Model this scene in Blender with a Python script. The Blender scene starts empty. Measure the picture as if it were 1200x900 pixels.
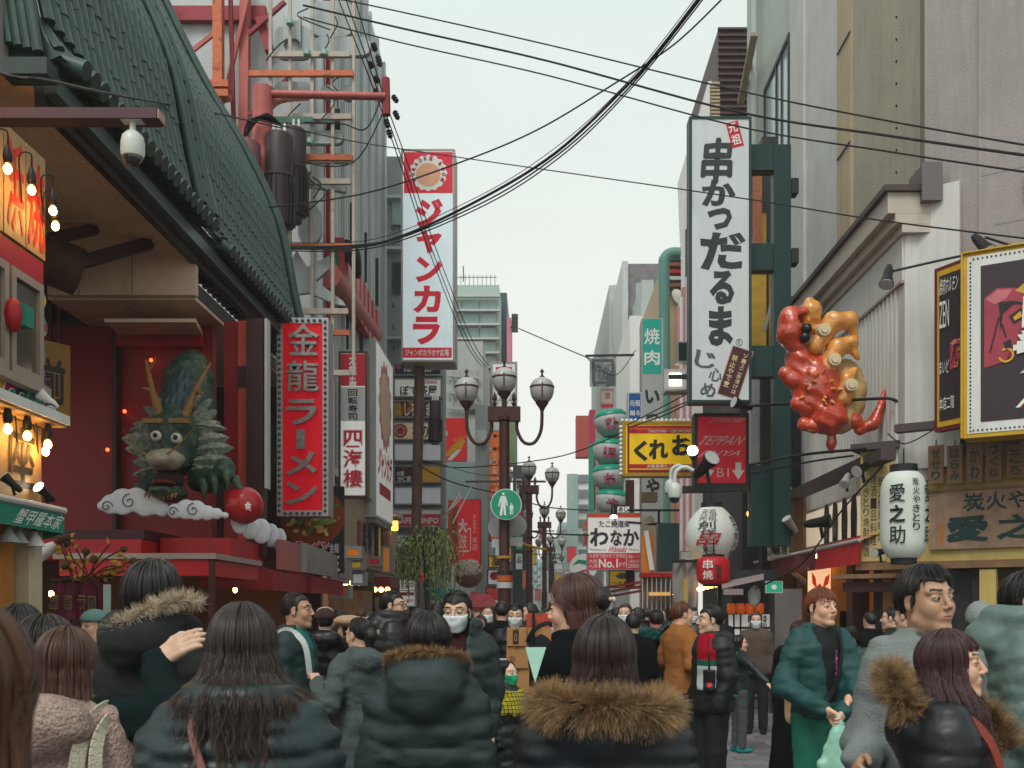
import bpy,math,random
import numpy as np
from mathutils import Vector,Matrix,noise as mnoise
R=math.radians
random.seed(7)
sc=bpy.context.scene
C=sc.collection
# ------------------------------------------------------------------ camera, sky, sun, exposure
CX,CY,FP,CH=628.0,714.0,1200.0,1.58
cam_d=bpy.data.cameras.new('camera')
cam=bpy.data.objects.new('camera',cam_d);C.objects.link(cam)
cam.location=(0,0,CH);cam.rotation_euler=(R(90),0,0)
cam_d.sensor_width=36;cam_d.lens=36
cam_d.shift_x=(600 -CX)/1200;cam_d.shift_y=(CY -450)/1200
cam_d.clip_start=0.05;cam_d.clip_end=2000
cam_d.dof.use_dof=True;cam_d.dof.focus_distance=7.5;cam_d.dof.aperture_fstop=7.0
sc.camera=cam
SUN_EL,SUN_AZ=R(52),R(200)
w=bpy.data.worlds.new('World');sc.world=w;w.use_nodes=True
nt=w.node_tree;nt.nodes.clear()
wo=nt.nodes.new('ShaderNodeOutputWorld');bg=nt.nodes.new('ShaderNodeBackground')
sky=nt.nodes.new('ShaderNodeTexSky');sky.sky_type='NISHITA';sky.sun_disc=False
sky.sun_elevation=SUN_EL;sky.sun_rotation=SUN_AZ;sky.air_density=1.0;sky.dust_density=4.0;sky.ozone_density=1.0
hsv=nt.nodes.new('ShaderNodeHueSaturation');hsv.inputs['Saturation'].default_value=0.10
ov=nt.nodes.new('ShaderNodeMix');ov.data_type='RGBA';ov.inputs[0].default_value=0.80
tc=nt.nodes.new('ShaderNodeTexCoord');mp=nt.nodes.new('ShaderNodeMapping');mp.inputs['Scale'].default_value=(1,1,3.5)
nz=nt.nodes.new('ShaderNodeTexNoise');nz.inputs['Scale'].default_value=1.6;nz.inputs['Detail'].default_value=5
mr=nt.nodes.new('ShaderNodeMapRange');mr.inputs[1].default_value=0.3;mr.inputs[2].default_value=0.7
mr.inputs[3].default_value=0.95;mr.inputs[4].default_value=1.05
ml=nt.nodes.new('ShaderNodeVectorMath');ml.operation='SCALE'
L=nt.links.new
L(sky.outputs[0],hsv.inputs['Color']);L(hsv.outputs[0],ov.inputs[6])
L(tc.outputs['Generated'],mp.inputs[0]);L(mp.outputs[0],nz.inputs['Vector']);L(nz.outputs['Fac'],mr.inputs[0])
L(ov.outputs[2],ml.inputs[0]);L(mr.outputs[0],ml.inputs['Scale'])
sx=nt.nodes.new('ShaderNodeSeparateXYZ');L(tc.outputs['Generated'],sx.inputs[0])
gr=nt.nodes.new('ShaderNodeMapRange');gr.inputs[1].default_value=.02;gr.inputs[2].default_value=.55;L(sx.outputs['Z'],gr.inputs[0])
cm=nt.nodes.new('ShaderNodeMix');cm.data_type='RGBA';cm.inputs[6].default_value=(8.9,8.7,8.1,1);cm.inputs[7].default_value=(7.5,8.55,8.1,1)
L(gr.outputs[0],cm.inputs[0]);L(cm.outputs[2],ov.inputs[7])
L(ml.outputs[0],bg.inputs['Color']);bg.inputs['Strength'].default_value=0.10
L(bg.outputs[0],wo.inputs['Surface'])
sun_d=bpy.data.lights.new('sun','SUN');sun_d.energy=1.4;sun_d.angle=R(25);sun_d.color=(1.0,0.96,0.9)
sun=bpy.data.objects.new('sun',sun_d);C.objects.link(sun)
sdir=Vector((math.sin(SUN_AZ)*math.cos(SUN_EL),math.cos(SUN_AZ)*math.cos(SUN_EL),math.sin(SUN_EL)))
sun.rotation_euler=sdir.to_track_quat('Z','Y').to_euler()
sc.view_settings.view_transform='Standard';sc.view_settings.look='None'
sc.view_settings.exposure=0.27;sc.view_settings.gamma=1.0;sc.view_settings.use_curve_mapping=False
sc.render.engine='CYCLES'
sc.cycles.use_denoising=True
sc.cycles.max_bounces=6;sc.cycles.volume_bounces=2;sc.cycles.diffuse_bounces=3;sc.cycles.glossy_bounces=3;sc.cycles.transmission_bounces=4
sc.cycles.transparent_max_bounces=6;sc.cycles.caustics_reflective=False;sc.cycles.caustics_refractive=False
# ------------------------------------------------------------------ helpers: places
def XX(px,Y):return (px -CX)/FP*Y
def ZZ(py,Y):return CH+(CY -py)/FP*Y
def W(px,py,Y):return Vector((XX(px,Y),Y,ZZ(py,Y)))
# ------------------------------------------------------------------ helpers: materials
def lin(h):
 h=h.lstrip('#');o=[]
 for i in (0,2,4):
  c=int(h[i:i+2],16)/255
  o.append(c/12.92 if c<=0.04045 else ((c+0.055)/1.055)**2.4)
 return o
MATS={}
def mat(key,col='#808080',rough=.6,metal=0.,var=.15,vs=5.,bump=0.,bs=40.,emit=0.,streak=0.,spec=.4,alpha=1.,trans=0.,coat=0.,spots=None,fine=0.,crease=0.):
 if key in MATS:return MATS[key]
 m=bpy.data.materials.new(key);m.use_nodes=True;MATS[key]=m
 n=m.node_tree.nodes;l=m.node_tree.links.new;b=n['Principled BSDF']
 c=(*lin(col),1)
 b.inputs['Roughness'].default_value=rough;b.inputs['Metallic'].default_value=metal
 b.inputs['Specular IOR Level'].default_value=spec;b.inputs['Base Color'].default_value=c
 if coat:b.inputs['Coat Weight'].default_value=coat;b.inputs['Coat Roughness'].default_value=.15
 if alpha<1:b.inputs['Alpha'].default_value=alpha
 if trans:b.inputs['Transmission Weight'].default_value=trans
 out=None
 t=n.new('ShaderNodeTexCoord')
 if var:
  x=n.new('ShaderNodeTexNoise');x.inputs['Scale'].default_value=vs;x.inputs['Detail'].default_value=6;x.inputs['Roughness'].default_value=.65
  l(t.outputs['Object'],x.inputs['Vector'])
  r=n.new('ShaderNodeMapRange');r.inputs[1].default_value=.3;r.inputs[2].default_value=.7
  r.inputs[3].default_value=1 -var;r.inputs[4].default_value=1+var*.6;l(x.outputs['Fac'],r.inputs[0])
  s=n.new('ShaderNodeVectorMath');s.operation='SCALE';s.inputs[0].default_value=c[:3];l(r.outputs[0],s.inputs['Scale']);out=s.outputs[0]
  rr=n.new('ShaderNodeMapRange');rr.inputs[3].default_value=max(.05,rough -.1);rr.inputs[4].default_value=min(1,rough+.12);l(x.outputs['Fac'],rr.inputs[0]);l(rr.outputs[0],b.inputs['Roughness'])
 if streak:
  mpn=n.new('ShaderNodeMapping');mpn.inputs['Scale'].default_value=(3.2,3.2,.28);l(t.outputs['Object'],mpn.inputs[0])
  x2=n.new('ShaderNodeTexNoise');x2.inputs['Scale'].default_value=2.2;x2.inputs['Detail'].default_value=7;x2.inputs['Roughness'].default_value=.7;l(mpn.outputs[0],x2.inputs['Vector'])
  r2=n.new('ShaderNodeMapRange');r2.inputs[1].default_value=.42;r2.inputs[2].default_value=.75;r2.inputs[3].default_value=1.04;r2.inputs[4].default_value=1 -streak;l(x2.outputs['Fac'],r2.inputs[0])
  s2=n.new('ShaderNodeVectorMath');s2.operation='SCALE';l(r2.outputs[0],s2.inputs['Scale'])
  if out:l(out,s2.inputs[0])
  else:s2.inputs[0].default_value=c[:3]
  out=s2.outputs[0]
 if spots:
  x3=n.new('ShaderNodeTexNoise');x3.inputs['Scale'].default_value=spots[2];x3.inputs['Detail'].default_value=8;x3.inputs['Roughness'].default_value=.7;l(t.outputs['Object'],x3.inputs['Vector'])
  r3=n.new('ShaderNodeMapRange');r3.inputs[1].default_value=spots[1];r3.inputs[2].default_value=spots[1]+.08;l(x3.outputs['Fac'],r3.inputs[0])
  mx=n.new('ShaderNodeMix');mx.data_type='RGBA';mx.inputs[7].default_value=(*lin(spots[0]),1);l(r3.outputs[0],mx.inputs[0])
  if out:l(out,mx.inputs[6])
  else:mx.inputs[6].default_value=c
  out=mx.outputs[2]
 if fine:
  x4=n.new('ShaderNodeTexNoise');x4.inputs['Scale'].default_value=160;x4.inputs['Detail'].default_value=3;l(t.outputs['Object'],x4.inputs['Vector'])
  r4=n.new('ShaderNodeMapRange');r4.inputs[1].default_value=.3;r4.inputs[2].default_value=.7;r4.inputs[3].default_value=1 -fine;r4.inputs[4].default_value=1+fine;l(x4.outputs['Fac'],r4.inputs[0])
  s4=n.new('ShaderNodeVectorMath');s4.operation='SCALE';l(r4.outputs[0],s4.inputs['Scale'])
  if out:l(out,s4.inputs[0])
  else:s4.inputs[0].default_value=c[:3]
  out=s4.outputs[0]
 if out:l(out,b.inputs['Base Color'])
 if crease:
  x6=n.new('ShaderNodeTexNoise');x6.noise_type='RIDGED_MULTIFRACTAL';x6.inputs['Scale'].default_value=crease;x6.inputs['Detail'].default_value=3;x6.inputs['Distortion'].default_value=.6;l(t.outputs['Object'],x6.inputs['Vector'])
  b6=n.new('ShaderNodeBump');b6.inputs['Strength'].default_value=.55;b6.inputs['Distance'].default_value=.012;l(x6.outputs['Fac'],b6.inputs['Height']);l(b6.outputs[0],b.inputs['Normal'])
 if bump:
  x5=n.new('ShaderNodeTexNoise');x5.inputs['Scale'].default_value=bs;x5.inputs['Detail'].default_value=5;l(t.outputs['Object'],x5.inputs['Vector'])
  bp=n.new('ShaderNodeBump');bp.inputs['Strength'].default_value=min(1,bump);bp.inputs['Distance'].default_value=.02*max(1,bump);l(x5.outputs['Fac'],bp.inputs['Height']);(l(b6.outputs[0],bp.inputs['Normal']) if crease else 0);l(bp.outputs[0],b.inputs['Normal'])
 if emit:
  if out:l(out,b.inputs['Emission Color'])
  else:b.inputs['Emission Color'].default_value=c
  b.inputs['Emission Strength'].default_value=emit
 return m
def lit(key,col,e=.25,**k):return mat(key,col,rough=.35,var=.07,vs=2.5,streak=.05,emit=e*1.7,**k)  # sign faces emit a little, added to lift them out of the shade
# ------------------------------------------------------------------ helpers: meshes and objects
class MB:
 def __init__(s):s.v=[];s.f=[];s.m=[]
 def add(s,v,f,m=0):
  o=len(s.v);s.v+=[tuple(p) for p in v];s.f+=[tuple(i+o for i in q) for q in f];s.m+=[m]*len(f);return s
 def box(s,x0,y0,z0,x1,y1,z1,m=0):
  if x0>x1:x0,x1=x1,x0
  if y0>y1:y0,y1=y1,y0
  if z0>z1:z0,z1=z1,z0
  return s.add([(x0,y0,z0),(x1,y0,z0),(x1,y1,z0),(x0,y1,z0),(x0,y0,z1),(x1,y0,z1),(x1,y1,z1),(x0,y1,z1)],
    [(0,3,2,1),(4,5,6,7),(0,1,5,4),(1,2,6,5),(2,3,7,6),(3,0,4,7)],m)
 def bar(s,a,b,w,h=None,m=0,up=(0,0,1)):
  a=Vector(a);b=Vector(b);h=h or w;d=(b -a).normalized();u=Vector(up)
  if abs(d.dot(u))>.95:u=Vector((0,1,0))
  r=d.cross(u).normalized()*(w/2);t=r.cross(d).normalized()*(h/2)
  return s.add([a-r-t,a+r-t,a+r+t,a-r+t,b-r-t,b+r-t,b+r+t,b-r+t],
    [(0,1,2,3),(7,6,5,4),(0,4,5,1),(1,5,6,2),(2,6,7,3),(3,7,4,0)],m)
 def tube(s,pts,r,n=8,m=0,caps=True):
  pts=[Vector(p) for p in pts];k=len(pts);rs=r if isinstance(r,(list,tuple)) else [r]*k
  v=[];u=None
  for i,p in enumerate(pts):
   d=(pts[min(i+1,k-1)] -pts[max(i-1,0)]).normalized()
   if u is None:u=d.orthogonal().normalized()
   u=(u -d*u.dot(d)).normalized() if (u -d*u.dot(d)).length>1e-6 else d.orthogonal().normalized()
   w_=d.cross(u)
   v+=[p+(u*math.cos(a)+w_*math.sin(a))*rs[i] for a in [2*math.pi*j/n for j in range(n)]]
  f=[(i*n+j,i*n+(j+1) % n,(i+1)*n+(j+1) % n,(i+1)*n+j) for i in range(k-1) for j in range(n)]
  if caps:f+=[tuple(range(n))[::-1],tuple((k-1)*n+j for j in range(n))]
  return s.add(v,f,m)
 def cyl(s,a,b,r,r2=None,n=12,m=0):return s.tube([a,b],[r,r if r2 is None else r2],n,m)
 def lathe(s,prof,n=16,c=(0,0,0),m=0):
  v=[(c[0]+r*math.cos(2*math.pi*j/n),c[1]+r*math.sin(2*math.pi*j/n),c[2]+z) for r,z in prof for j in range(n)]
  k=len(prof)
  f=[(i*n+j,i*n+(j+1) % n,(i+1)*n+(j+1) % n,(i+1)*n+j) for i in range(k-1) for j in range(n)]
  f+=[tuple(range(n))[::-1],tuple((k-1)*n+j for j in range(n))]
  return s.add(v,f,m)
 def ball(s,c,r,n=12,k=8,m=0):
  r=r if isinstance(r,(list,tuple)) else (r,r,r);v=[];f=[]
  for i in range(k+1):
   a=math.pi*i/k
   v+=[(c[0]+r[0]*math.sin(a)*math.cos(2*math.pi*j/n),c[1]+r[1]*math.sin(a)*math.sin(2*math.pi*j/n),c[2]+r[2]*math.cos(a)) for j in range(n)]
  for i in range(k):
   for j in range(n):f.append((i*n+j,(i+1)*n+j,(i+1)*n+(j+1) % n,i*n+(j+1) % n))
  return s.add(v,f,m)
 def prism(s,pts,y0,y1,m=0):
  n=len(pts);v=[(x,y0,z) for x,z in pts]+[(x,y1,z) for x,z in pts]
  ar=sum(pts[i][0]*pts[(i+1) % n][1] -pts[(i+1) % n][0]*pts[i][1] for i in range(n))
  o=list(range(n)) if ar>0 else list(range(n))[::-1]
  f=[tuple(o),tuple(i+n for i in o[::-1])]+[(o[(i+1) % n],o[i],o[i]+n,o[(i+1) % n]+n) for i in range(n)]
  return s.add(v,f,m)
 def build(s,name,mats,parent=None,smooth=None,loc=None):
  me=bpy.data.meshes.new(name);me.from_pydata(s.v,[],s.f)
  for m in (mats if isinstance(mats,(list,tuple)) else [mats]):me.materials.append(m)
  if any(s.m):me.polygons.foreach_set('material_index',s.m)
  if smooth:
   me.polygons.foreach_set('use_smooth',[True]*len(s.f));me.set_sharp_from_angle(angle=R(smooth))
  me.update();return link(name,me,parent,loc)
def link(name,data,parent=None,loc=None):
 o=bpy.data.objects.new(name,data);C.objects.link(o)
 if parent is not None:o.parent=parent
 if loc is not None:o.location=loc
 return o
def tag(o,label,cat,group=None,kind=None):
 o['label']=label;o['category']=cat
 if group:o['group']=group
 if kind:o['kind']=kind
 return o
def thing(name,label,cat,loc=(0,0,0),rz=0,group=None):
 o=link(name,None);o.location=loc;o.rotation_euler=(0,0,rz);o.empty_display_size=.1
 return tag(o,label,cat,group)
def slab(p,name,m,x0,y0,z0,x1,y1,z1):return MB().box(x0,y0,z0,x1,y1,z1).build(name,m,p)
def copy_tree(o,parent=None):
 c=o.copy();C.objects.link(c)
 if parent is not None:c.parent=parent
 for ch in o.children:copy_tree(ch,c)
 return c
def catmull(pts,n=6):
 pts=[Vector(p) for p in pts];out=[]
 for i in range(len(pts) -1):
  p0=pts[max(i-1,0)];p1=pts[i];p2=pts[i+1];p3=pts[min(i+2,len(pts)-1)]
  for k in range(n):
   t=k/n
   out.append(.5*((2*p1)+(p2-p0)*t+(2*p0-5*p1+4*p2-p3)*t*t+(3*p1-p0-3*p2+p3)*t**3))
 return out+[pts[-1]]
# ------------------------------------------------------------------ helpers: lettering
GL={}
def glyph(s,bold=0.,ext=0.,res=2):
 k=(s,bold,ext,res)
 if k not in GL:
  cu=bpy.data.curves.new('glyph','FONT');cu.body=s;cu.offset=bold;cu.extrude=ext;cu.resolution_u=res
  ob=bpy.data.objects.new('glyph',cu);me=bpy.data.meshes.new_from_object(ob)
  v=[tuple(x.co) for x in me.vertices];f=[tuple(p.vertices) for p in me.polygons]
  bpy.data.objects.remove(ob);bpy.data.curves.remove(cu);bpy.data.meshes.remove(me)
  GL[k]=(v,f)
 return GL[k]
def put(mb,s,x0,z0,x1,z1,y=-.004,bold=.0,ext=0.,skew=0.,rough=0.,rot=0.,full=True,m=0,res=2,fn=None):
 """one piece of writing, its outline stretched to the box x0..x1, z0..z1 of a panel (x right, z up, front at -y)"""
 if any(0x4e00<=ord(c) for c in s) and not all(c in '元大会前日王本中水四五一二之牛回司天金肉つ' for c in s):
  if bold>.012 and not ext and not fn:
   q=(bold -.006)*(x1 -x0)/max(len(s),1)
   for i,(dx,dz) in enumerate(((q,0),(-q,0),(0,q),(0,-q))):put(mb,s,x0+dx,z0+dz,x1+dx,z1+dz,y -.0005*(i+1),.006,0,skew,rough,rot,full,m,res)
  bold=min(bold,.009)
 v,f=glyph(s,bold,1. if ext else 0.,res)
 if not v:return
 xs=[p[0] for p in v];ys=[p[1] for p in v];a,b,c_,d=min(xs),max(xs),min(ys),max(ys)
 if len(s)==1 and not full:
  cx,cy=.5,.38;h=.47
  if ord(s)<256:cx=(a+b)/2;
  a,b,c_,d=cx -h,cx+h,cy -h,cy+h
 w_,h_=max(b -a,1e-5),max(d -c_,1e-5);out=[]
 cxx,czz=(x0+x1)/2,(z0+z1)/2
 for p in v:
  u=(p[0] -a)/w_;t=(p[1] -c_)/h_
  if rough:
   q=mnoise.noise_vector(Vector((p[0]*3.1,p[1]*3.1,len(s)+ord(s[0])*.37)))
   u+=q.x*rough;t+=q.y*rough
  u+=skew*(t -.5)
  X=x0+u*(x1 -x0);Z=z0+t*(z1 -z0)
  if rot:
   dx,dz=X -cxx,Z -czz;X=cxx+dx*math.cos(rot) -dz*math.sin(rot);Z=czz+dx*math.sin(rot)+dz*math.cos(rot)
  yy=y -(ext*(p[2]*.5+.5) if ext else 0)
  out.append(fn(X,yy,Z) if fn else (X,yy,Z))
 mb.add(out,f,m)
def column(mb,s,x0,z0,x1,z1,gap=.12,**k):
 n=len(s);h=(z1 -z0)/n
 for i,ch in enumerate(s):
  zt=z1 -i*h;g=h*gap/2
  if ch in 'ー−|':put(mb,'|',x0+(x1-x0)*.42,zt -h+g,x0+(x1-x0)*.58,zt -g,**k)
  else:put(mb,ch,x0,zt -h+g,x1,zt -g,**k)
 return mb
def letters(p,m,items,name='lettering'):
 mb=MB()
 for it in items:
  kw=it[5] if len(it)>5 else {}
  if kw.get('col'):kw={k:v for k,v in kw.items() if k !='col'};column(mb,it[0],*it[1:5],**kw)
  else:put(mb,it[0],*it[1:5],**kw)
 return mb.build(name,m,p)
def U(px,py,Y,o):
 q=W(px,py,Y);return q.x -o[0],q.z -o[2]
class Board:
 """a sign board that faces the camera end of the street: a thing with frame, face and lettering"""
 def __init__(s,name,label,cat,px0,py0,px1,py1,Y,depth=.25,rim=.03,frame=None,face=None,group=None,facename='face',proud=.012):
  a=W(px0,py1,Y);b=W(px1,py0,Y);s.Y=Y
  s.o=Vector(((a.x+b.x)/2,Y,a.z));s.p=thing(name,label,cat,s.o,0,group)
  s.w=b.x -a.x;s.h=b.z -a.z;hw=s.w/2
  fr=MB()
  fr.box(-hw,0,0,hw,depth,s.h)
  if rim:
   fr.box(-hw,-proud-.012,0,-hw+rim,0,s.h).box(hw-rim,-proud-.012,0,hw,0,s.h)
   fr.box(-hw+rim,-proud-.012,0,hw-rim,0,rim).box(-hw+rim,-proud-.012,s.h-rim,hw-rim,0,s.h)
  fr.build('frame',frame,s.p)
  s.y=-proud
  slab(s.p,facename,face,-hw+rim,-proud,rim,hw-rim,-.001,s.h-rim)
 def L(s,px,py):q=W(px,py,s.Y);return q.x -s.o.x,q.z -s.o.z
 def rect(s,px0,py0,px1,py1):
  a=s.L(px0,py1);b=s.L(px1,py0);return a[0],a[1],b[0],b[1]
 def panel(s,name,m,px0,py0,px1,py1,up=.004,parent=None):
  x0,z0,x1,z1=s.rect(px0,py0,px1,py1)
  return slab(s.p,name,m,x0,s.y -up,z0,x1,s.y -.0005,z1)
 def text(s,m,items,up=.004,name='lettering'):
  mb=MB()
  for it in items:
   kw=dict(it[5]) if len(it)>5 else {}
   kw.setdefault('y',s.y -up);r=s.rect(*it[1:5])
   if kw.pop('col',0):column(mb,it[0],*r,**kw)
   else:put(mb,it[0],*r,**kw)
  return mb.build(name,m,s.p)
 def shape(s,name,m,pts,up=.004,y1=None):
  return MB().prism([s.L(*q) for q in pts],s.y -up,s.y -.0005 if y1 is None else y1).build(name,m,s.p)
def disc(cx,cy,r,n=28,ry=None):return [(cx+r*math.cos(2*math.pi*i/n),cy+(ry or r)*math.sin(2*math.pi*i/n)) for i in range(n)]
# ------------------------------------------------------------------ helpers: smooth solid modelling (distance fields meshed as one skin)
f4=np.float32
def smin(a,b,k):
 h=np.clip(.5+.5*(b -a)/k,0,1);return b+(a -b)*h -k*h*(1 -h)
def smax(a,b,k):return -smin(-a,-b,k)
def rc(P,a,b,ra,rb):
 X,Y,Z=P;a=np.asarray(a,f4);b=np.asarray(b,f4);d=b -a;q=float(d @ d)+1e-9
 t=np.clip(((X -a[0])*d[0]+(Y -a[1])*d[1]+(Z -a[2])*d[2])/q,0,1)
 return np.sqrt((X -a[0] -t*d[0])**2+(Y -a[1] -t*d[1])**2+(Z -a[2] -t*d[2])**2) -(ra+(rb -ra)*t),t
def cap(P,a,b,ra,rb):return rc(P,a,b,ra,rb)[0]
def chain(P,pts,rs,k=.02):
 d=None
 for i in range(len(pts) -1):
  e=cap(P,pts[i],pts[i+1],rs[i],rs[i+1]);d=e if d is None else smin(d,e,k)
 return d
def ell(P,c,r):
 X,Y,Z=P;a=np.sqrt(((X -c[0])/r[0])**2+((Y -c[1])/r[1])**2+((Z -c[2])/r[2])**2)
 b=np.sqrt(((X -c[0])/r[0]**2)**2+((Y -c[1])/r[1]**2)**2+((Z -c[2])/r[2]**2)**2)+1e-6
 return a*(a -1)/b
def boxd(P,c,h,r=0.):
 q=[np.abs(P[i] -c[i]) -h[i]+r for i in range(3)]
 return np.sqrt(sum(np.maximum(x,0)**2 for x in q))+np.minimum(np.maximum(q[0],np.maximum(q[1],q[2])),0) -r
def loft(P,zs,hw,hd,yc=None,p=2.4,xc=None):
 X,Y,Z=P;a=np.interp(Z,zs,hw).astype(f4);b=np.interp(Z,zs,hd).astype(f4)
 y=Y -(np.interp(Z,zs,yc).astype(f4) if yc is not None else 0);x=X -(np.interp(Z,zs,xc).astype(f4) if xc is not None else 0)
 q=(np.abs(x/a)**p+np.abs(y/b)**p)**(1/p)
 d=(q -1)*np.minimum(a,b)
 return np.maximum(d,np.maximum(zs[0] -Z,Z -zs[-1]))
_rn=np.random.RandomState(3).rand(32,32,32).astype(f4)*2 -1
def vn(P,sx,sy=None,sz=None,o=0.):
 """smooth value noise, -1..1"""
 sy=sy or sx;sz=sz or sx
 q=[P[0]*sx+o,P[1]*sy+o*1.7,P[2]*sz+o*2.3]
 i0=[np.floor(a).astype(np.int32) for a in q];t=[a -b for a,b in zip(q,i0)];t=[a*a*(3 -2*a) for a in t]
 r=0
 for dx in (0,1):
  for dy in (0,1):
   for dz in (0,1):
    w_=(t[0] if dx else 1 -t[0])*(t[1] if dy else 1 -t[1])*(t[2] if dz else 1 -t[2])
    r=r+w_*_rn[(i0[0]+dx) & 31,(i0[1]+dy) & 31,(i0[2]+dz) & 31]
 return r
def axis(a,b,h):return np.linspace(a,b,max(4,int(round((b -a)/h))+1)).astype(f4)
def snet(xs,ys,zs,D):
 s=D<0;nx,ny,nz=D.shape
 cs=s[:-1,:-1,:-1].astype(np.int8)
 for o in ((1,0,0),(0,1,0),(0,0,1),(1,1,0),(1,0,1),(0,1,1),(1,1,1)):
  cs=cs+s[o[0]:nx-1+o[0],o[1]:ny-1+o[1],o[2]:nz-1+o[2]]
 I,J,K_=np.nonzero((cs>0) & (cs<8))
 acc=np.zeros((len(I),3),f4);cnt=np.zeros(len(I),f4)
 crn=[(a,b,c) for a in (0,1) for b in (0,1) for c in (0,1)]
 for a in crn:
  for ax in range(3):
   if a[ax]:continue
   b=list(a);b[ax]=1
   da=D[I+a[0],J+a[1],K_+a[2]];db=D[I+b[0],J+b[1],K_+b[2]]
   m=(da<0) !=(db<0);t=np.where(m,da/np.where(m,da -db,1),0)
   p=np.stack([xs[I+a[0]],ys[J+a[1]],zs[K_+a[2]]],1)
   q=np.stack([xs[I+b[0]],ys[J+b[1]],zs[K_+b[2]]],1)
   acc+=np.where(m[:,None],p+(q -p)*t[:,None],0);cnt+=m
 V=acc/cnt[:,None]
 idx=-np.ones((nx-1,ny-1,nz-1),np.int32);idx[I,J,K_]=np.arange(len(I))
 F=[]
 def quads(m,sl,flip):
  ii=np.nonzero(m)
  if not len(ii[0]):return
  q=np.stack([idx[tuple(np.add(ii,0)+np.array(o)[:,None])] for o in sl],1)
  fl=flip[ii];q[fl]=q[fl][:,::-1];F.append(q)
 m=s[:-1] !=s[1:];quads(m[:,1:-1,1:-1],[(0,0,0),(0,1,0),(0,1,1),(0,0,1)],~s[:-1,1:-1,1:-1])
 m=s[:,:-1] !=s[:,1:];quads(m[1:-1,:,1:-1],[(0,0,0),(0,0,1),(1,0,1),(1,0,0)],~s[1:-1,:-1,1:-1])
 m=s[:,:,:-1] !=s[:,:,1:];quads(m[1:-1,1:-1,:],[(0,0,0),(1,0,0),(1,1,0),(0,1,0)],~s[1:-1,1:-1,:-1])
 return V,(np.concatenate(F) if F else np.zeros((0,4),np.int32))
def solid(fn,lo,hi,h):
 hs=h if isinstance(h,(tuple,list)) else (h,h,h)
 xs,ys,zs=(axis(lo[i],hi[i],hs[i]) for i in range(3))
 P=np.meshgrid(xs,ys,zs,indexing='ij');return snet(xs,ys,zs,fn(P).astype(f4))
def npmesh(name,V,F,mats,fm=None,smooth=True):
 me=bpy.data.meshes.new(name);n=len(F)
 me.vertices.add(len(V));me.vertices.foreach_set('co',np.ascontiguousarray(V,f4).ravel())
 me.loops.add(n*4);me.loops.foreach_set('vertex_index',np.ascontiguousarray(F,np.int32).ravel())
 me.polygons.add(n);me.polygons.foreach_set('loop_start',np.arange(n,dtype=np.int32)*4)
 me.polygons.foreach_set('use_smooth',np.ones(n,bool) if smooth else np.zeros(n,bool))
 for m in (mats if isinstance(mats,(list,tuple)) else [mats]):me.materials.append(m)
 if fm is not None:me.polygons.foreach_set('material_index',fm.astype(np.int32))
 me.update(calc_edges=True);return me
def sculpt(name,fn,lo,hi,h,mats,parent=None,pick=None):
 V,F=solid(fn,lo,hi,h)
 fm=pick(V[F].mean(1)) if pick else None
 return link(name,npmesh(name,V,F,mats,fm),parent)
def strands(name,P,r,m,parent=None,tip=.25):
 """P: (k, n, 3) hair or fur strands as hair curves"""
 k,n=P.shape[:2];cu=bpy.data.hair_curves.new(name);cu.add_curves([n]*k)
 cu.attributes['position'].data.foreach_set('vector',np.ascontiguousarray(P,f4).ravel())
 a=cu.attributes.get('radius') or cu.attributes.new('radius','FLOAT','POINT')
 a.data.foreach_set('value',np.tile((r*np.linspace(1,tip,n)).astype(f4),k))
 cu.materials.append(m);return link(name,cu,parent)
def hairmat(key,cols,rough=.38,tips=None,spec=.45,patch=0.):
 if key in MATS:return MATS[key]
 m=bpy.data.materials.new(key);m.use_nodes=True;MATS[key]=m;n=m.node_tree.nodes;l=m.node_tree.links.new
 b=n['Principled BSDF'];b.inputs['Roughness'].default_value=rough;b.inputs['Specular IOR Level'].default_value=spec
 hi=n.new('ShaderNodeHairInfo');cr=n.new('ShaderNodeValToRGB');e=cr.color_ramp.elements
 e[0].color=(*lin(cols[0]),1);e[1].color=(*lin(cols[-1]),1)
 for i,c in enumerate(cols[1:-1]):x=e.new((i+1)/(len(cols) -1));x.color=(*lin(c),1)
 l(hi.outputs['Random'],cr.inputs[0]);out=cr.outputs[0]
 if tips:
  mx=n.new('ShaderNodeMix');mx.data_type='RGBA';mx.inputs[7].default_value=(*lin(tips),1);l(out,mx.inputs[6])
  pw=n.new('ShaderNodeMath');pw.operation='POWER';pw.inputs[1].default_value=1.6;l(hi.outputs['Intercept'],pw.inputs[0]);l(pw.outputs[0],mx.inputs[0]);out=mx.outputs[2]
 if patch:
  tcn=n.new('ShaderNodeTexCoord');nzn=n.new('ShaderNodeTexNoise');nzn.inputs['Scale'].default_value=26;nzn.inputs['Detail'].default_value=3;l(tcn.outputs['Object'],nzn.inputs['Vector'])
  mrn=n.new('ShaderNodeMapRange');mrn.inputs[1].default_value=.35;mrn.inputs[2].default_value=.65;mrn.inputs[3].default_value=1 -patch;mrn.inputs[4].default_value=1+patch*.6;l(nzn.outputs['Fac'],mrn.inputs[0])
  svn=n.new('ShaderNodeVectorMath');svn.operation='SCALE';l(out,svn.inputs[0]);l(mrn.outputs[0],svn.inputs['Scale']);out=svn.outputs[0]
 l(out,b.inputs['Base Color']);return m
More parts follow.
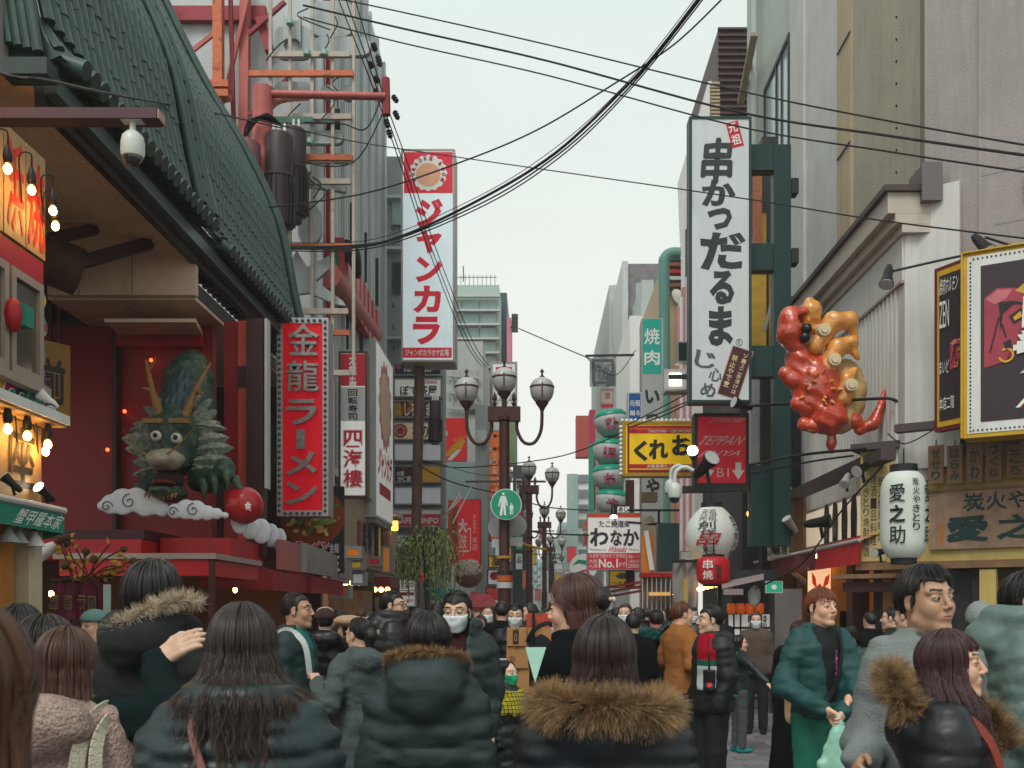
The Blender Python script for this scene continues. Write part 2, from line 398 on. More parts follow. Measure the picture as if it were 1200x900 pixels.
# ------------------------------------------------------------------ helpers: world-space parts under a thing that stands elsewhere
def unparent_matrix(p):return (Matrix.Translation(p.location) @ Matrix.Rotation(p.rotation_euler.z,4,'Z')).inverted()
def wpart(mb,name,mats,p,smooth=None,top=None):
 """mb holds world coordinates; the object becomes a child of p (top: the thing when p is itself a part with world coordinates)"""
 o=mb.build(name,mats,None,smooth);o.parent=p
 if top is None:o.matrix_parent_inverse=unparent_matrix(p)
 return o
def S(px,py,X0):
 Y=X0*FP/(px -CX);return Y,ZZ(py,Y)
# shared materials
K=dict(
 black=mat('black_metal','#1b1c1e',.45,.3,.2,8),dark=mat('dark_paint','#26282b',.5,0,.2,4),white=mat('white_paint','#d9dad6',.45,0,.08,3,streak=.12),
 grey=mat('grey_paint','#8d8f90',.5,0,.1,3,streak=.15),lgrey=mat('light_grey_paint','#b9bbbb',.5,0,.08,3,streak=.15),steel=mat('galvanised_steel','#9a9c9b',.4,.7,.15,12),
 ink=mat('black_ink','#1f2124',.6,0,.05),wink=mat('white_ink','#e8e8e2',.5,0,.03),rink=mat('red_ink','#c3142d',.5,0,.05),glass=mat('dark_window_glass','#2b3436',.06,0,.1,1.5,spec=.8),
 glassl=mat('sky_lit_window_glass','#8fa3a4',.06,0,.1,1.2,spec=.9),red=mat('red_paint','#a80d1c',.45,0,.15,4),crimson=mat('dull_crimson_boards','#8a0c17',.5,0,.2,3,streak=.12),
 maroon=mat('maroon_steel','#3d1a1e',.5,.1,.2,5),green=mat('green_enamel','#1f8a78',.45,0,.1),brown=mat('brown_lamp_paint','#4a2b28',.45,.3,.2,8),
 concrete=mat('stained_concrete','#8d8a86',.85,0,.2,3,.3,30,streak=.25),wood=mat('weathered_timber','#8a6a4c',.7,0,.3,6,.2,40,streak=.2),rubber=mat('black_cable_rubber','#111315',.6,0,0),
 gold=mat('dull_gold','#a07f33',.45,.4,.3,8))
bulb_m=mat('warm_bulb_glass','#ffb65c',.3,0,0,emit=75)
dim_m=mat('small_warm_lamp','#ffbe70',.3,0,0,emit=7)
spot_m=mat('lit_spot_lens','#ffe9c8',.3,0,0,emit=14)
# ================================================================== left: ramen shop under the green tiled roof
YN,YF,XE,ZE=7.75,15.8,-3.6,5.74
shop=thing('ramen_shop','red ramen shop under a steep green tiled roof with timber soffit','shop',(-5.5,12,0))
tile_m=mat('green_glazed_roof_tile','#374d49',.42,0,.3,2.2,.15,60,streak=.25);tile_d=mat('dark_roof_tile_end','#2a3a38',.5,0,.2,8)
prof=catmull([(XE+.06,0,ZE -.02),(-3.70,0,5.90),(-3.84,0,6.5),(-4.05,0,7.5),(-4.55,0,8.6),(-5.15,0,9.6),(-5.8,0,10.9),(-6.4,0,12.3)],8)
plen=[0.]
for a,b in zip(prof,prof[1:]):plen.append(plen[-1]+(b -a).length)
def pat(t):
 for i in range(len(plen) -1):
  if plen[i+1]>=t:
   k=(t -plen[i])/(plen[i+1] -plen[i]);d=(prof[i+1] -prof[i]).normalized()
   return prof[i].lerp(prof[i+1],k),d
 return prof[-1].copy(),(prof[-1] -prof[-2]).normalized()
TL,SP=.235,.165
tm=MB();n_=7
vv=[]
for zz,r in ((-.01,.058),(.03,.057),(.035,.0545),(TL+.02,.054)):
 vv+=[(r*math.cos(math.pi*j/(n_-1)),-r*math.sin(math.pi*j/(n_-1)) ,zz) for j in range(n_)]
tm.add(vv,[(i*n_+j,i*n_+j+1,(i+1)*n_+j+1,(i+1)*n_+j) for i in range(3) for j in range(n_-1)]+[tuple(range(n_))[::-1]])
tile_me=tm.build('tile',tile_m);tdat=tile_me.data;bpy.data.objects.remove(tile_me)
tdat.polygons.foreach_set('use_smooth',[True]*len(tdat.polygons));tdat.set_sharp_from_angle(angle=R(40))
em=MB();em.cyl((0,-.01,-.06),(0,-.01,TL*1.3),.074,.062,14);em.m[-2]=1
end_me=em.build('eave_tile',[tile_m,tile_d],smooth=40);edat=end_me.data;bpy.data.objects.remove(end_me)
roof=wpart(MB().add([(p.x,y,p.z) for p in prof for y in (YN,YF)],[(2*i,2*i+2,2*i+3,2*i+1) for i in range(len(prof)-1)]),'roof_deck',mat('green_pan_tiles','#2c4844',.5,0,.25,3,.3,25),shop)
inv=unparent_matrix(shop)
spots_=[]
ncol=int((YF -YN)/SP)
for i in range(ncol):
 y=YN+.09+i*SP
 if abs(y -11.3)<.2:continue
 low=.0 if y<11.3 else -.12
 ztop=CH+.595*y+1.0
 for k in range(34):
  t=k*TL+low -.04
  p,d=pat(max(t,0))
  if t<0:p=p+d*t
  if k==0:p=Vector((XE+.10,0,5.70 if low==0 else 5.64));d=Vector((-.93,0,.37))
  if p.z>ztop:break
  spots_.append((p.z*0+y+k*.12,y,k,p,d))
spots_.sort(key=lambda q:q[0])
rest=MB()
for n,(_,y,k,p,d) in enumerate(spots_):
 nrm=Vector((d.z,0,-d.x))
 j=random.uniform(-.006,.006)
 M4=Matrix(((0,-nrm.x,d.x,p.x+nrm.x*.012),(1,-nrm.y,d.y,y+j),(0,-nrm.z,d.z,p.z+nrm.z*.012),(0,0,0,1)))
 M4=M4 @ Matrix.Rotation(random.uniform(-.02,.02),4,'X')
 if n<300:
  o=link('eave_tile' if k==0 else 'tile',edat if k==0 else tdat);o.parent=shop;o.matrix_parent_inverse=inv;o.matrix_basis=M4
 else:
  src=edat if k==0 else tdat
  rest.add([M4 @ v.co for v in src.vertices],[tuple(q.vertices) for q in src.polygons],0)
  if k==0:rest.m[-2]=1
o=wpart(rest,'upper_tiles',[tile_m,tile_d],shop,40);o['kind']='stuff'
def ridge(y,t0,t1,r,name):
 q=[];
 for k in range(30):
  p,d=pat(t0+(t1 -t0)*k/29);nrm=Vector((d.z,0,-d.x));q.append(Vector((p.x,y,p.z))+nrm*.1)
 wpart(MB().tube(q,r,10),name,tile_m,shop,40)
ridge(11.3,.2,7.5,.10,'descending_ridge');ridge(11.12,.3,7.5,.06,'descending_ridge');ridge(YF,.2,8.6,.07,'verge_ridge')
mb=MB()
for k in range(34):
 p,d=pat(k*.21);nrm=Vector((d.z,0,-d.x));a=Vector((p.x,11.21,p.z))+nrm*.06
 mb.tube([a,a+nrm*.10+d*.03],[.05,.02],6)
wpart(mb,'ridge_scallops',tile_d,shop)
for yy in (9.95,10.5):
 pass
q0,d0=pat(1.9);q1,d1=pat(4.5)
mb=MB()
for off in (.10,.16,.22):
 mb.bar((q0.x+.25,9.9+off*2,q0.z+off*.2),(q1.x+.4,10.9+off*2,q1.z+off*.2),.035)
wpart(MB().box(XE-.2,YN,5.6,XE-.02,YF,5.72),'eave_board',K['dark'],shop)
wpart(MB().box(XE-.10,YN-.05,5.46,XE-.0,YF+.1,5.585),'gutter',mat('lead_grey_gutter','#5d6b6e',.4,.4,.2,4),shop)
wpart(MB().box(XE-.18,YN-.03,5.36,XE-.101,YF+.08,5.62),'fascia',mat('black_brown_fascia','#221a1b',.5,0,.2,4),shop)
wpart(MB().prism([(p.x,p.z) for p in prof[2:30]]+[(-6.5,prof[29].z),(-6.5,5.6),(XE -.3,5.6)],YN -.06,YN -.01),'verge_board',tile_m,shop)
mb=MB()
for k in range(22):y=11.9+k*.18;mb.box(XE-.34,y,5.38,XE-.19,y+.08,5.46)
wpart(mb,'rafter_ends',K['maroon'],shop)['kind']='stuff'
wpart(MB().box(XE-.36,11.3,5.462,XE-.17,YF,5.5),'rafter_board',K['maroon'],shop)
soff=mat('warm_soffit_board','#dcb890',.5,0,.18,1.2,streak=.1)
ys=[YN -.3,8.35,9.0,9.65,10.35,11.22]
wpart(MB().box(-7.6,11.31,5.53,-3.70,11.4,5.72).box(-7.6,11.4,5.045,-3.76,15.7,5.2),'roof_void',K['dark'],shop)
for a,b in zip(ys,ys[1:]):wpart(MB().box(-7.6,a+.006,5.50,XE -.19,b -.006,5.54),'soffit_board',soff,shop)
soff2=mat('beige_soffit_panel','#cdb49c',.6,0,.15,1.5,streak=.12)
for x0,x1 in ((-5.35,-5.0),(-5.0,-4.42),(-4.42,-3.72)):
 wpart(MB().box(x0+.006,11.2,5.02,x1 -.006,11.3,5.525),'bulkhead_panel',soff2,shop)
for a,b in ((11.31,12.05),(12.05,12.9),(12.9,14.0),(14.0,15.7)):
 for x0,x1 in ((-5.4,-4.6),(-4.6,-3.76)):
  wpart(MB().box(x0+.006,a+.006,5.0,x1 -.006,b -.006,5.04),'soffit_board',soff2,shop)
wpart(MB().box(-7.7,7.7,5.0,-7.6,15.7,8.0),'side_wall',mat('brown_shadow_wall','#4a2f26',.8),shop)  # one even dark brown for the side wall
wpart(MB().box(-7.6,15.7,0,-3.3,15.85,5.0),'far_wall',K['maroon'],shop)
# gable end of the roof at the near side
gm=mat('mauve_render','#8f8684',.8,0,.15,2,.2,40)
wpart(MB().box(-5.2,YN-.25,5.62,-3.94,YN-.1,7.6),'gable_panel',gm,shop)
gt=MB()
for k in range(4):gt.cyl((-3.70 -k*.07,YN-.14 ,5.72+k*.02),(-3.92 -k*.06,YN-.12,7.0),.04,.04,8)
wpart(gt,'gable_tiles',tile_m,shop,40)
wpart(MB().box(-3.9,YN-.3,5.48,-3.56,YN-.12,5.60),'gable_corner',tile_d,shop)
wpart(MB().box(-7.5,YN-.55,5.36,-3.9,YN-.3,5.46),'front_beam',K['dark'],shop)
# red interior of the recess
wpart(MB().box(-7.5,12.35,2.0,-3.9,12.5,4.99),'back_wall',K['crimson'],shop)
wpart(MB().box(-5.05,12.2,2.3,-5.0,12.349,4.99),'wall_batten',K['maroon'],shop)
wpart(MB().box(-5.0,12.2,4.72,-4.0,12.349,4.99),'red_lintel',K['red'],shop)
wpart(MB().add([(-5.0,12.3,4.86),(-4.0,12.3,4.86),(-3.72,11.2,4.72),(-4.72,11.2,4.72),(-5.0,12.3,4.90),(-4.0,12.3,4.90),(-3.72,11.2,4.76),(-4.72,11.2,4.76)],
 [(0,1,2,3),(7,6,5,4),(0,4,5,1),(1,5,6,2),(2,6,7,3),(3,7,4,0)]),'hood_panel',soff2,shop)
for x0,x1,y,nm,m in ((-3.52,-3.40,12.1,'orange_strip',mat('orange_red_strip','#c4482f',.5)),(-3.395,-3.20,12.0,'column',K['maroon']),(-3.70,-3.53,12.15,'column',K['crimson'])):
 wpart(MB().box(x0,y,2.2,x1,y+.2,4.99),nm,m,shop)
wpart(MB().box(-3.18,12.0,3.0,-3.15,12.15,4.99),'column_edge',K['lgrey'],shop)
wpart(MB().box(-3.52,12.08,4.2,-3.4,12.099,4.45),'strip_gap',K['maroon'],shop)
# ledges and awnings of the counter
for (x0,x1,y0,y1,z0,z1,nm,m) in ((-7.5,-4.02,10.5,12.3,2.30,2.40,'ledge',K['maroon']),(-7.5,-4.03,10.45,12.2,2.14,2.295,'red_fascia',K['red']),
 (-4.0,-3.25,10.9,12.2,2.12,2.34,'red_fascia',K['red']),(-4.6,-3.05,9.75,11.4,2.06,2.115,'canopy_top',mat('pale_canopy_edge','#93857f',.5)),
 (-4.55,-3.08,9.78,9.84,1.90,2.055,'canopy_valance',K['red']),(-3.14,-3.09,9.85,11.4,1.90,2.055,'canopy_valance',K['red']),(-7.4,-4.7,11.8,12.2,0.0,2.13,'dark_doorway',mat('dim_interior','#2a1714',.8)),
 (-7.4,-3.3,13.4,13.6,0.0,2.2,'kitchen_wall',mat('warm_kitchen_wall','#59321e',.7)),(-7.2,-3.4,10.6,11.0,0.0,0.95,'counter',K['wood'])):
 wpart(MB().box(x0,y0,z0,x1,y1,z1),nm,m,shop)
mb=MB().bar((-3.1,9.8,0),(-3.1,9.8,2.06),.05).bar((-4.5,9.85,0),(-4.5,9.85,2.06),.05)
wpart(mb,'canopy_post',K['maroon'],shop)
# further awnings past the dragon
aw=mat('faded_red_canvas','#8e1f28',.75,0,.25,3,.15,50)
for y0,y1 in ((11.9,13.6),(13.9,16.2)):
 mb=MB().add([(-3.9,y0,2.2),(-3.9,y1,2.2),(-3.05,y1,2.02),(-3.05,y0,2.02),(-3.05,y0,1.80),(-3.05,y1,1.80),(-3.9,y0,1.85)],[(0,3,2,1),(3,4,5,2),(0,6,4,3)])
 wpart(mb,'awning',aw,shop)
slat_m=mat('pale_fin','#8f8a86',.5,.2,.15)
for k in range(17):
 y=13.3+k*.2;wpart(MB().box(-3.06,y,2.06,-2.98,y+.12,2.44 -.005*k),'fin',slat_m,shop)
wpart(MB().box(-3.12,12.3,2.06,-3.05,13.25,2.42),'pink_panel',mat('dusty_pink_panel','#a35a5e',.5),shop)
# round duct with the two struts
wpart(MB().tube([(-6.0,9.1,5.3),(-5.1,9.9,5.12),(-4.6,10.3,4.97)],.24,18),'duct',mat('rusty_duct','#4a3327',.7,.3,.4,7,.3,20),shop,40)
wpart(MB().bar((-5.0,10.3,4.95),(-4.1,10.9,5.48),.12).bar((-5.2,10.0,5.1),(-4.5,10.5,5.48),.1),'duct_strut',K['maroon'],shop)
mb=MB()
for k in range(16):mb.bar((-6.9+k*.1,11.6,4.2),(-6.9+k*.1,11.6,5.4),.03)
wpart(mb,'grille',K['maroon'],shop)
# warm light inside the counter
for k,(x,y,z) in enumerate(((-5.3,11.2,1.75),(-5.05,11.25,1.72),(-4.3,11.9,1.8),(-3.7,12.6,1.82))):
 t=thing('bulb',['clear bulb glowing over the counter left of the noren','clear bulb glowing over the counter beside the noren','small bulb glowing deep under the red canopy','small bulb glowing past the red canopy post'][k],'light bulb',(x,y,z),0,'counter bulbs')
 MB().ball((0,0,0),(.025,.025,.035),10,7).build('glass',bulb_m,t,60);MB().cyl((0,0,.05),(0,0,.12),.02).cyl((0,0,.12),(0,0,.35),.006,n=5).build('socket',K['black'],t,40)
# the small red points of light behind the dragon
for k,(px,py) in enumerate(((177,422),(146,482),(126,527))):
 tag(MB().ball(W(px,py,12.25),.022,8,6).build('indicator_light',mat('red_led','#ff4a24',.3,var=0,emit=5)),['topmost tiny red light on the crimson wall','middle tiny red light on the crimson wall','lowest tiny red light on the crimson wall'][k],'light','tiny red lights by the dragon')
# yellow hanging board behind the stall
t=thing('hanging_board','ochre board with black characters on the crimson wall','sign',(-5.1,10.6,3.12),R(56))
slab(t,'board',mat('ochre_board','#8f641f',.5,0,.15),-.36,0,.4,.3,.05,1.25)
letters(t,K['ink'],[('日',-.33,.55,-.08,1.0,{'bold':.03}),('前',-.02,.6,.24,1.08,{'bold':.03})])
# ================================================================== left: food stall with yellow signs
st=thing('food_stall','yellow timber food stall with a sliding window, wave mural and red characters','stall',(-3.7,5.6,0),R(90))
X0=-3.7
def sy(px,py):a=S(px,py,X0);return a[0] -5.6,a[1]
cream=mat('cream_sign_board','#a18862',.5,0,.12,2);stwood=mat('yellow_stained_timber','#b3752c',.6,0,.25,5,streak=.2);navy=mat('navy_print','#1d2c48',.5,0,.05);teal=mat('teal_print','#17806f',.5,0,.05);yel=mat('yellow_print','#d7a11c',.5,0,.08);crim=mat('crimson_print','#9c1030',.5,0,.05)
slab(st,'wall',stwood,-1.6,.1,0,2.05,.6,5.0)
for a,b in ((-.75,.28),(.30,1.48),(1.49,1.79),(1.80,2.09)):slab(st,'sign_board',cream,a,-.02,4.19,b -.01,.1,4.95)
letters(st,mat('vermilion_letter','#c02413',.5),[('浜',1.53,4.25,1.755,4.88,{'bold':.026,'rough':.02}),('焼',1.82,4.23,2.06,4.86,{'bold':.026,'rough':.02}),('大',.6,4.23,1.3,4.86,{'bold':.03})],'lettering').location.y=-.02
slab(st,'mural_board',yel,-1.5,0,3.02,2.09,.1,4.18)
mb=MB();mb.prism([(1.2,4.17),(2.08,4.17),(2.08,3.98),(1.5,4.0)],-.006,0);mb.build('red_wedge',crim,st)
def wave(cx,cz,r,m_out,m_in):
 MB().prism(disc(cx,cz,r,22),-.008,-.001).build('wave_rim',K['wink'],st);MB().prism(disc(cx,cz,r*.9,22),-.012,-.009).build('wave',m_out,st)
 MB().prism(disc(cx+r*.1,cz -r*.1,r*.58,20),-.016,-.013).build('wave_rim',K['wink'],st);MB().prism(disc(cx+r*.1,cz -r*.1,r*.5,20),-.020,-.017).build('wave',m_in,st)
for q in ((2.06,3.9,.06,teal,yel),(2.07,3.7,.07,teal,crim),(2.05,3.5,.07,navy,teal),(2.05,3.3,.08,navy,navy),(1.98,3.1,.10,navy,teal),(1.86,3.12,.09,teal,teal),(1.74,3.09,.10,navy,teal),(1.6,3.09,.10,crim,teal)):wave(*q)
fr=mat('aluminium_window_frame','#a79b90',.4,.4,.1)
for a,b in ((.5,1.5),(1.54,2.0)):
 mb=MB().box(a,-.05,3.22,a+.06,0,3.98).box(b-.06,-.05,3.22,b,0,3.98).box(a+.06,-.05,3.92,b-.06,0,3.98).box(a+.06,-.05,3.22,b-.06,0,3.30)
 f_=mb.build('window',fr,st);MB().box(a+.06,-.02,3.3,b-.06,-.012,3.92).build('pane',mat('window_pane_warm','#4a4038',.04,0,.1,spec=.9),f_)
slab(st,'window_sill',fr,-.5,-.1,3.16,2.01,0,3.215)
MB().ball((1.5,-.08,3.62),(.08,.06,.12),14,8).build('red_charm',K['red'],st,60);slab(st,'teal_charm_box',teal,1.5,-.16,3.55,1.62,-.08,3.7)
slab(st,'shelf',K['white'],-1.6,-.22,2.95,2.05,-.02,3.02);slab(st,'shelf_underside',cream,-1.6,-.2,2.93,2.03,-.03,2.945)
slab(st,'sign_board',cream,-1.5,-.03,2.36,2.0,.1,2.92)
letters(st,K['ink'],[('座',1.5,2.44,1.88,2.88,{'bold':.022,'rough':.03,'y':-.034}),('前',.6,2.44,1.4,2.88,{'bold':.022,'rough':.03,'y':-.034})])
MB().add([(-1.6,-.04,2.36),(2.0,-.04,2.36),(2.0,-.2,2.30),(-1.6,-.2,2.30),(2.0,-.2,2.14),(-1.6,-.2,2.14),(2.0,-.04,2.1)],[(0,3,2,1),(3,5,4,2),(1,2,4,6)]).build('awning',mat('green_awning','#1c7a67',.6,0,.15),st)
MB().tube([(-1.6,-.2,2.31),(2.0,-.2,2.31)],.025,8).build('awning_roll',K['lgrey'],st,40)
letters(st,K['wink'],[('蟹甲羅本家',1.3,2.16,1.95,2.27,{'y':-.204,'skew':.2})])
slab(st,'corner_post',mat('pale_post','#b9ad92',.5),1.75,-.06,0,1.95,.09,2.3);slab(st,'counter',stwood,-1.5,-.25,0,1.5,-.02,.95)
for k,(a,b) in enumerate(((-1.4,-.6),(-.55,.3),(.35,1.1),(1.15,1.7))):slab(st,'shutter_panel',stwood,a,.02,1.0,b,.095,2.05)
# bulbs on their flexes
def bulb(px,py,Y,label):
 q=W(px,py,Y);t=thing('bulb',label,'light bulb',q,0,'bulbs on the yellow stall')
 MB().ball((0,0,0),(.026,.026,.032),12,8).build('glass',bulb_m,t,60)
 MB().lathe([(.018,.035),(.03,.05),(.032,.09),(.022,.13),(.012,.16)],10).build('socket',K['black'],t,40)
 MB().tube(catmull([(0,0,.16),(.01,-.03,.24),(-.06,-.05,.22),(-.10,.05,.05),(-.12,.1,-.05)],5),.006,5).build('flex',K['rubber'],t)
for k,(px,py,Y) in enumerate(((9,198,6.85),(37,223,7.15),(62,247,7.5),(65,265,7.55))):
 bulb(px,py,Y,['bulb lighting the left red character of the stall sign','bulb lighting the right red character of the stall sign','upper bulb of the pair past the end of the stall sign','lower bulb of the pair past the end of the stall sign'][k])
for k,Y in enumerate((4.6,5.4,6.0)):  # bulbs added out of view to warm the soffit
 bulb(CX -3.35/Y*FP,ZZ(0,1)*0+CY -(4.85 -CH)/Y*FP,Y,['bulb on the near end of the stall sign, outside the picture','second bulb along the near end of the stall sign','third bulb along the near end of the stall sign'][k])
for k,(px,py,Y) in enumerate(((9,503,6.9),(32,511,7.15),(56,521,7.45),(53.5,529,7.5))):
 bulb(px,py,Y,['bulb under the white shelf, first from the left','bulb under the white shelf, second from the left','bulb under the tip of the white shelf','bulb behind the tip of the white shelf'][k])
# small spot lamps
def spot(px,py,Y,d,label,lens=None,body=None,s=1.,group='clamp spot lamps',arm=None):
 q=W(px,py,Y);t=thing('spot_lamp',label,'spot lamp',q,0,group);d=Vector(d).normalized()
 MB().tube([-d*.16*s,-d*.1*s,-d*.02*s,d*.02*s,d*.10*s],[.03*s,.045*s,.05*s,.055*s,.075*s],14).build('housing',body or K['black'],t,40)
 MB().cyl(d*.095*s,d*.108*s,.068*s,n=14).build('lens',lens or K['lgrey'],t)
 if arm:MB().tube([(0,0,0)]+[Vector(a) for a in arm],.013*s,6).build('arm',K['black'],t)
 else:MB().bar((0,0,0),(.03*s,.02,-.16*s),.03*s).build('bracket',K['black'],t)
 return t
spot(54,467,7.45,(-.5,-.6,.5),'white spot lamp tilted up at the end of the white shelf',K['white'],K['white'],.6);spot(60,476,7.5,(.2,-.6,-.5),'black spot lamp clamped at the end of the white shelf',None,None,.6)
spot(13,565,6.95,(-.6,-.2,.6),'pale spot lamp on the green awning aimed at the black character',K['wink'],None,.55);spot(52,577,7.45,(-.3,-.7,.5),'lit spot lamp standing on the end of the green awning',spot_m,None,.6)
for k,(px,py,Y) in enumerate(((10,627,6.95),(21,628,7.1),(41,632,7.35))):
 q=W(px,py,Y);t=thing('cone_lamp',['hanging cone lamp under the green awning, leftmost','hanging cone lamp under the green awning, middle one','white cone lamp under the end of the green awning'][k],'lamp',q,0,'cone lamps under the awning')
 MB().lathe([(.075,-.05),(.07,-.045),(.02,.04),(.012,.06)],16).build('shade',K['white'] if k==2 else K['grey'],t,40);MB().cyl((0,0,.05),(0,0,.16),.012,n=6).build('stem',K['black'],t)
spot(39,655,8.5,(-.5,-.5,-.5),'grey lamp on the crimson wall below the green awning',K['lgrey'],K['lgrey'],1.3)
# security camera on its beam
bm=thing('beam','maroon box beam reaching out over the street with a camera below','beam',W(60,138,6.0))
bm.location=(W(-70,138,6.0).x,6.0,ZZ(138,6.0))
L_=XX(183,6.0) -XX(-70,6.0);slab(bm,'beam_body',mat('plum_steel','#4b3038',.45,.2,.15),0,0,0,L_,.12,.062);slab(bm,'end_cap',mat('faded_pink_cap','#b08a8a',.5),L_+.001,.01,.004,L_+.012,.11,.058)
def dome_cam(q,label,s=1.,arm=None):
 t=thing('security_camera',label,'security camera',q,0,'dome security cameras')
 MB().lathe([(.03*s,.17*s),(.055*s,.165*s),(.098*s,.12*s),(.11*s,.06*s),(.112*s,-.03*s),(.1*s,-.075*s),(.085*s,-.08*s)],20).build('housing',mat('camera_white','#c5cbc4',.35,0,.05),t,40)
 MB().lathe([(.083*s,-.081*s),(.08*s,-.11*s),(.055*s,-.145*s),(.015*s,-.16*s)],18).build('dome',mat('smoked_dome','#23262a',.05,0,0,spec=.9),t,60)
 if arm:MB().tube(catmull([Vector(a)*s for a in arm],5),.035*s,10).build('arm',MATS['camera_white'],t,60)
 else:MB().cyl((0,0,.17*s),(0,0,.26*s),.03*s).box(-.1*s,-.06*s,.26*s,.1*s,.06*s,.29*s).build('mount',MATS['camera_white'],t,40)
 return t
dome_cam(W(155.5,175,6.05),'white dome camera hanging from the maroon beam',.62)
tag(MB().tube(catmull([W(-10,82,6.2),W(20,91,6.2),W(55,94,6.4),W(130,110,8),W(240,130,13),W(330,150,17)],8),.012,5).build('cable',K['rubber']),'thin black cable looping along the green roof eave','cable','cables over the street')
# ================================================================== left: the dragon on its ledge
dg=thing('dragon_sculpture','green dragon sculpture with golden horns and round eyes on white clouds','sculpture',(XX(207,11.0),11.0,ZZ(505,11.0)))
DS=11.0/FP
def D(px,py,y=0.):return ((px -207)*DS,y,(505 -py)*DS)
dgreen_m=mat('verdigris_paint','#2b4338',.5,0,.35,9,.35,40,spots=('#55664f',.53,14));dpale=mat('dragon_muzzle','#9a917e',.5,0,.3,9,.3,40);dhorn=mat('dragon_horn','#8a6430',.5,0,.3,12,.3,50)
def dhead(P):
 c=D(207,515,-.02);d=ell(P,c,(.25,.28,.34));d=smin(d,ell(P,D(209,545,-.34),(.185,.30,.12)),.09)
 d=smin(d,ell(P,D(211,547,-.60),(.12,.12,.07)),.05)
 for sx in (-1,1):d=smax(d,-ell(P,(D(211,0)[0]+sx*.05,-.70,-.37),(.022,.05,.018)),.012)
 for sx in (-1,1):d=smin(d,ell(P,(c[0]+sx*.12,-.20,.03),(.10,.12,.09)),.05)
 d=smax(d,-ell(P,D(207,567,-.55),(.16,.40,.085)),.03)
 d=smin(d,smax(ell(P,D(207,580,-.24),(.17,.36,.09)),-ell(P,D(207,570,-.40),(.13,.30,.065)),.02),.04)
 return d+.012*vn(P,9)+.006*vn(P,26)
sculpt('head',dhead,(-.6,-.8,-1.0),(.6,.5,.6),.022,[dgreen_m,dpale],dg,lambda c:((c[:,1]<-.34) & (c[:,2]>-.52) & (c[:,2]<-.24) & (np.abs(c[:,0] -.02)<.2)).astype(int))
sculpt('neck',lambda P:chain(P,[D(205,520,.2),D(205,470,.38),D(204,430,.5),D(206,412,.55)],[.33,.30,.27,.16],.08)+.02*np.abs(np.sin(P[2]*34))+.01*vn(P,14),(-.6,-.3,-.5),(.6,1.0,1.1),.03,dgreen_m,dg)
sculpt('mane',lambda P:chain(P,[D(205,480,.0),D(205,455,.2),D(206,425,.32)],[.13,.15,.08],.05)+.018*np.sin(P[0]*90)*np.cos(P[2]*20),(-.35,-.3,-.1),(.35,.6,.9),.024,mat('blue_grey_mane','#3a4c4f',.5,0,.3,10),dg)
MB().add([D(203,440,.30),D(211,440,.30),D(207,398,.36),D(207,440,.22)],[(0,3,2),(3,1,2),(1,0,2),(0,1,3)]).build('crest_spike',K['dark'],dg)
for sx,tip in ((-1,(171,422)),(1,(247,425))):
 b0=D(207+sx*13,494,-.12);t0=D(*tip,.0);m0=D(207+sx*25,460,-.08);br=D(207+sx*(38 if sx>0 else 34),466 if sx>0 else 458,-.16)
 MB().tube(catmull([b0,m0,t0],5),[.055 -.0042*i for i in range(11)],8).tube([m0,br],[.032,.008],7).tube([D(tip[0] -sx*5,tip[1]+10,0),D(tip[0] -sx*12,tip[1] -4,0)],[.02,.006],6).build('horn',dhorn,dg,40)
 MB().box(207*0+D(207+sx*15,0)[0] -.10,-.34,D(0,502)[2],D(207+sx*15,0)[0]+.10,-.26,D(0,497)[2]).build('eyebrow',dhorn,dg)
 e=D(207+sx*11.5,516.5 if sx<0 else 519,-.305)
 o=MB().ball(e,.058,16,10).build('eye',mat('dragon_eye_white','#c9c4b4',.25,0,.05),dg,60);MB().ball((e[0]+.004,e[1] -.035,e[2]),.031,12,8).build('pupil',mat('dragon_pupil','#1c1512',.1,0,0),o,60)
 MB().tube(catmull([D(207+sx*8,545,-.62),D(207+sx*22,535,-.6),D(207+sx*40,512,-.55)],6),[.012 -.0008*i for i in range(13)],6).build('whisker',dhorn,dg,60)
fin=mat('dragon_fin','#6a7a6e',.5,0,.35,14,.5,30,spots=('#a39c86',.50,18))
def fan(sx,pts):
 for (bx,by,tx,ty,wd) in pts:
  b=Vector(D(bx,by,.0));t=Vector(D(tx,ty,.10));d=t -b;n=Vector((-d.z,0,d.x)).normalized()*wd
  mb=MB();q=[b -n*.4,b -n*.9+d*.5,b -n*.45+d*.85,t,b+n*.45+d*.85,b+n*.9+d*.5,b+n*.4];mid=[b+Vector((0,-.05,0)),b+d*.5+Vector((0,-.07,0)),t+Vector((0,-.012,0))]
  v=q+mid+[p+Vector((0,.05,0)) for p in q];mb.add(v,[(0,7,8,1),(1,8,9,2),(2,9,3),(3,9,4),(4,9,8,5),(5,8,7,6),tuple(range(10,17))])
  mb.build('cheek_fin',fin,dg)
fan(1,[(225,508,254,492,0.092),(228,518,264,510,0.098),(230,528,269,522,0.092),(228,540,266,536,0.092),(226,550,258,548,0.079),(222,500,250,478,0.079)])
fan(-1,[(188,508,152,494,0.092),(186,518,138,512,0.112),(186,528,142,524,0.092),(188,540,152,540,0.092),(190,550,164,552,0.079)])
fan(1,[(222,498,262,500,.06),(222,492,244,464,.06),(216,484,232,456,.05),(226,545,262,560,.06)]);fan(-1,[(190,498,146,503,.06),(192,492,164,474,.06),(198,484,180,462,.05),(188,548,150,556,.06)])
for k in range(9):x=190+k*4.2;MB().add([D(x -2,583,-.45),D(x+2,583,-.45),D(x,590+(k % 2)*2,-.5),D(x,583,-.38)],[(0,1,2),(1,3,2),(3,0,2),(0,3,1)]).build('beard_tooth',dhorn,dg)
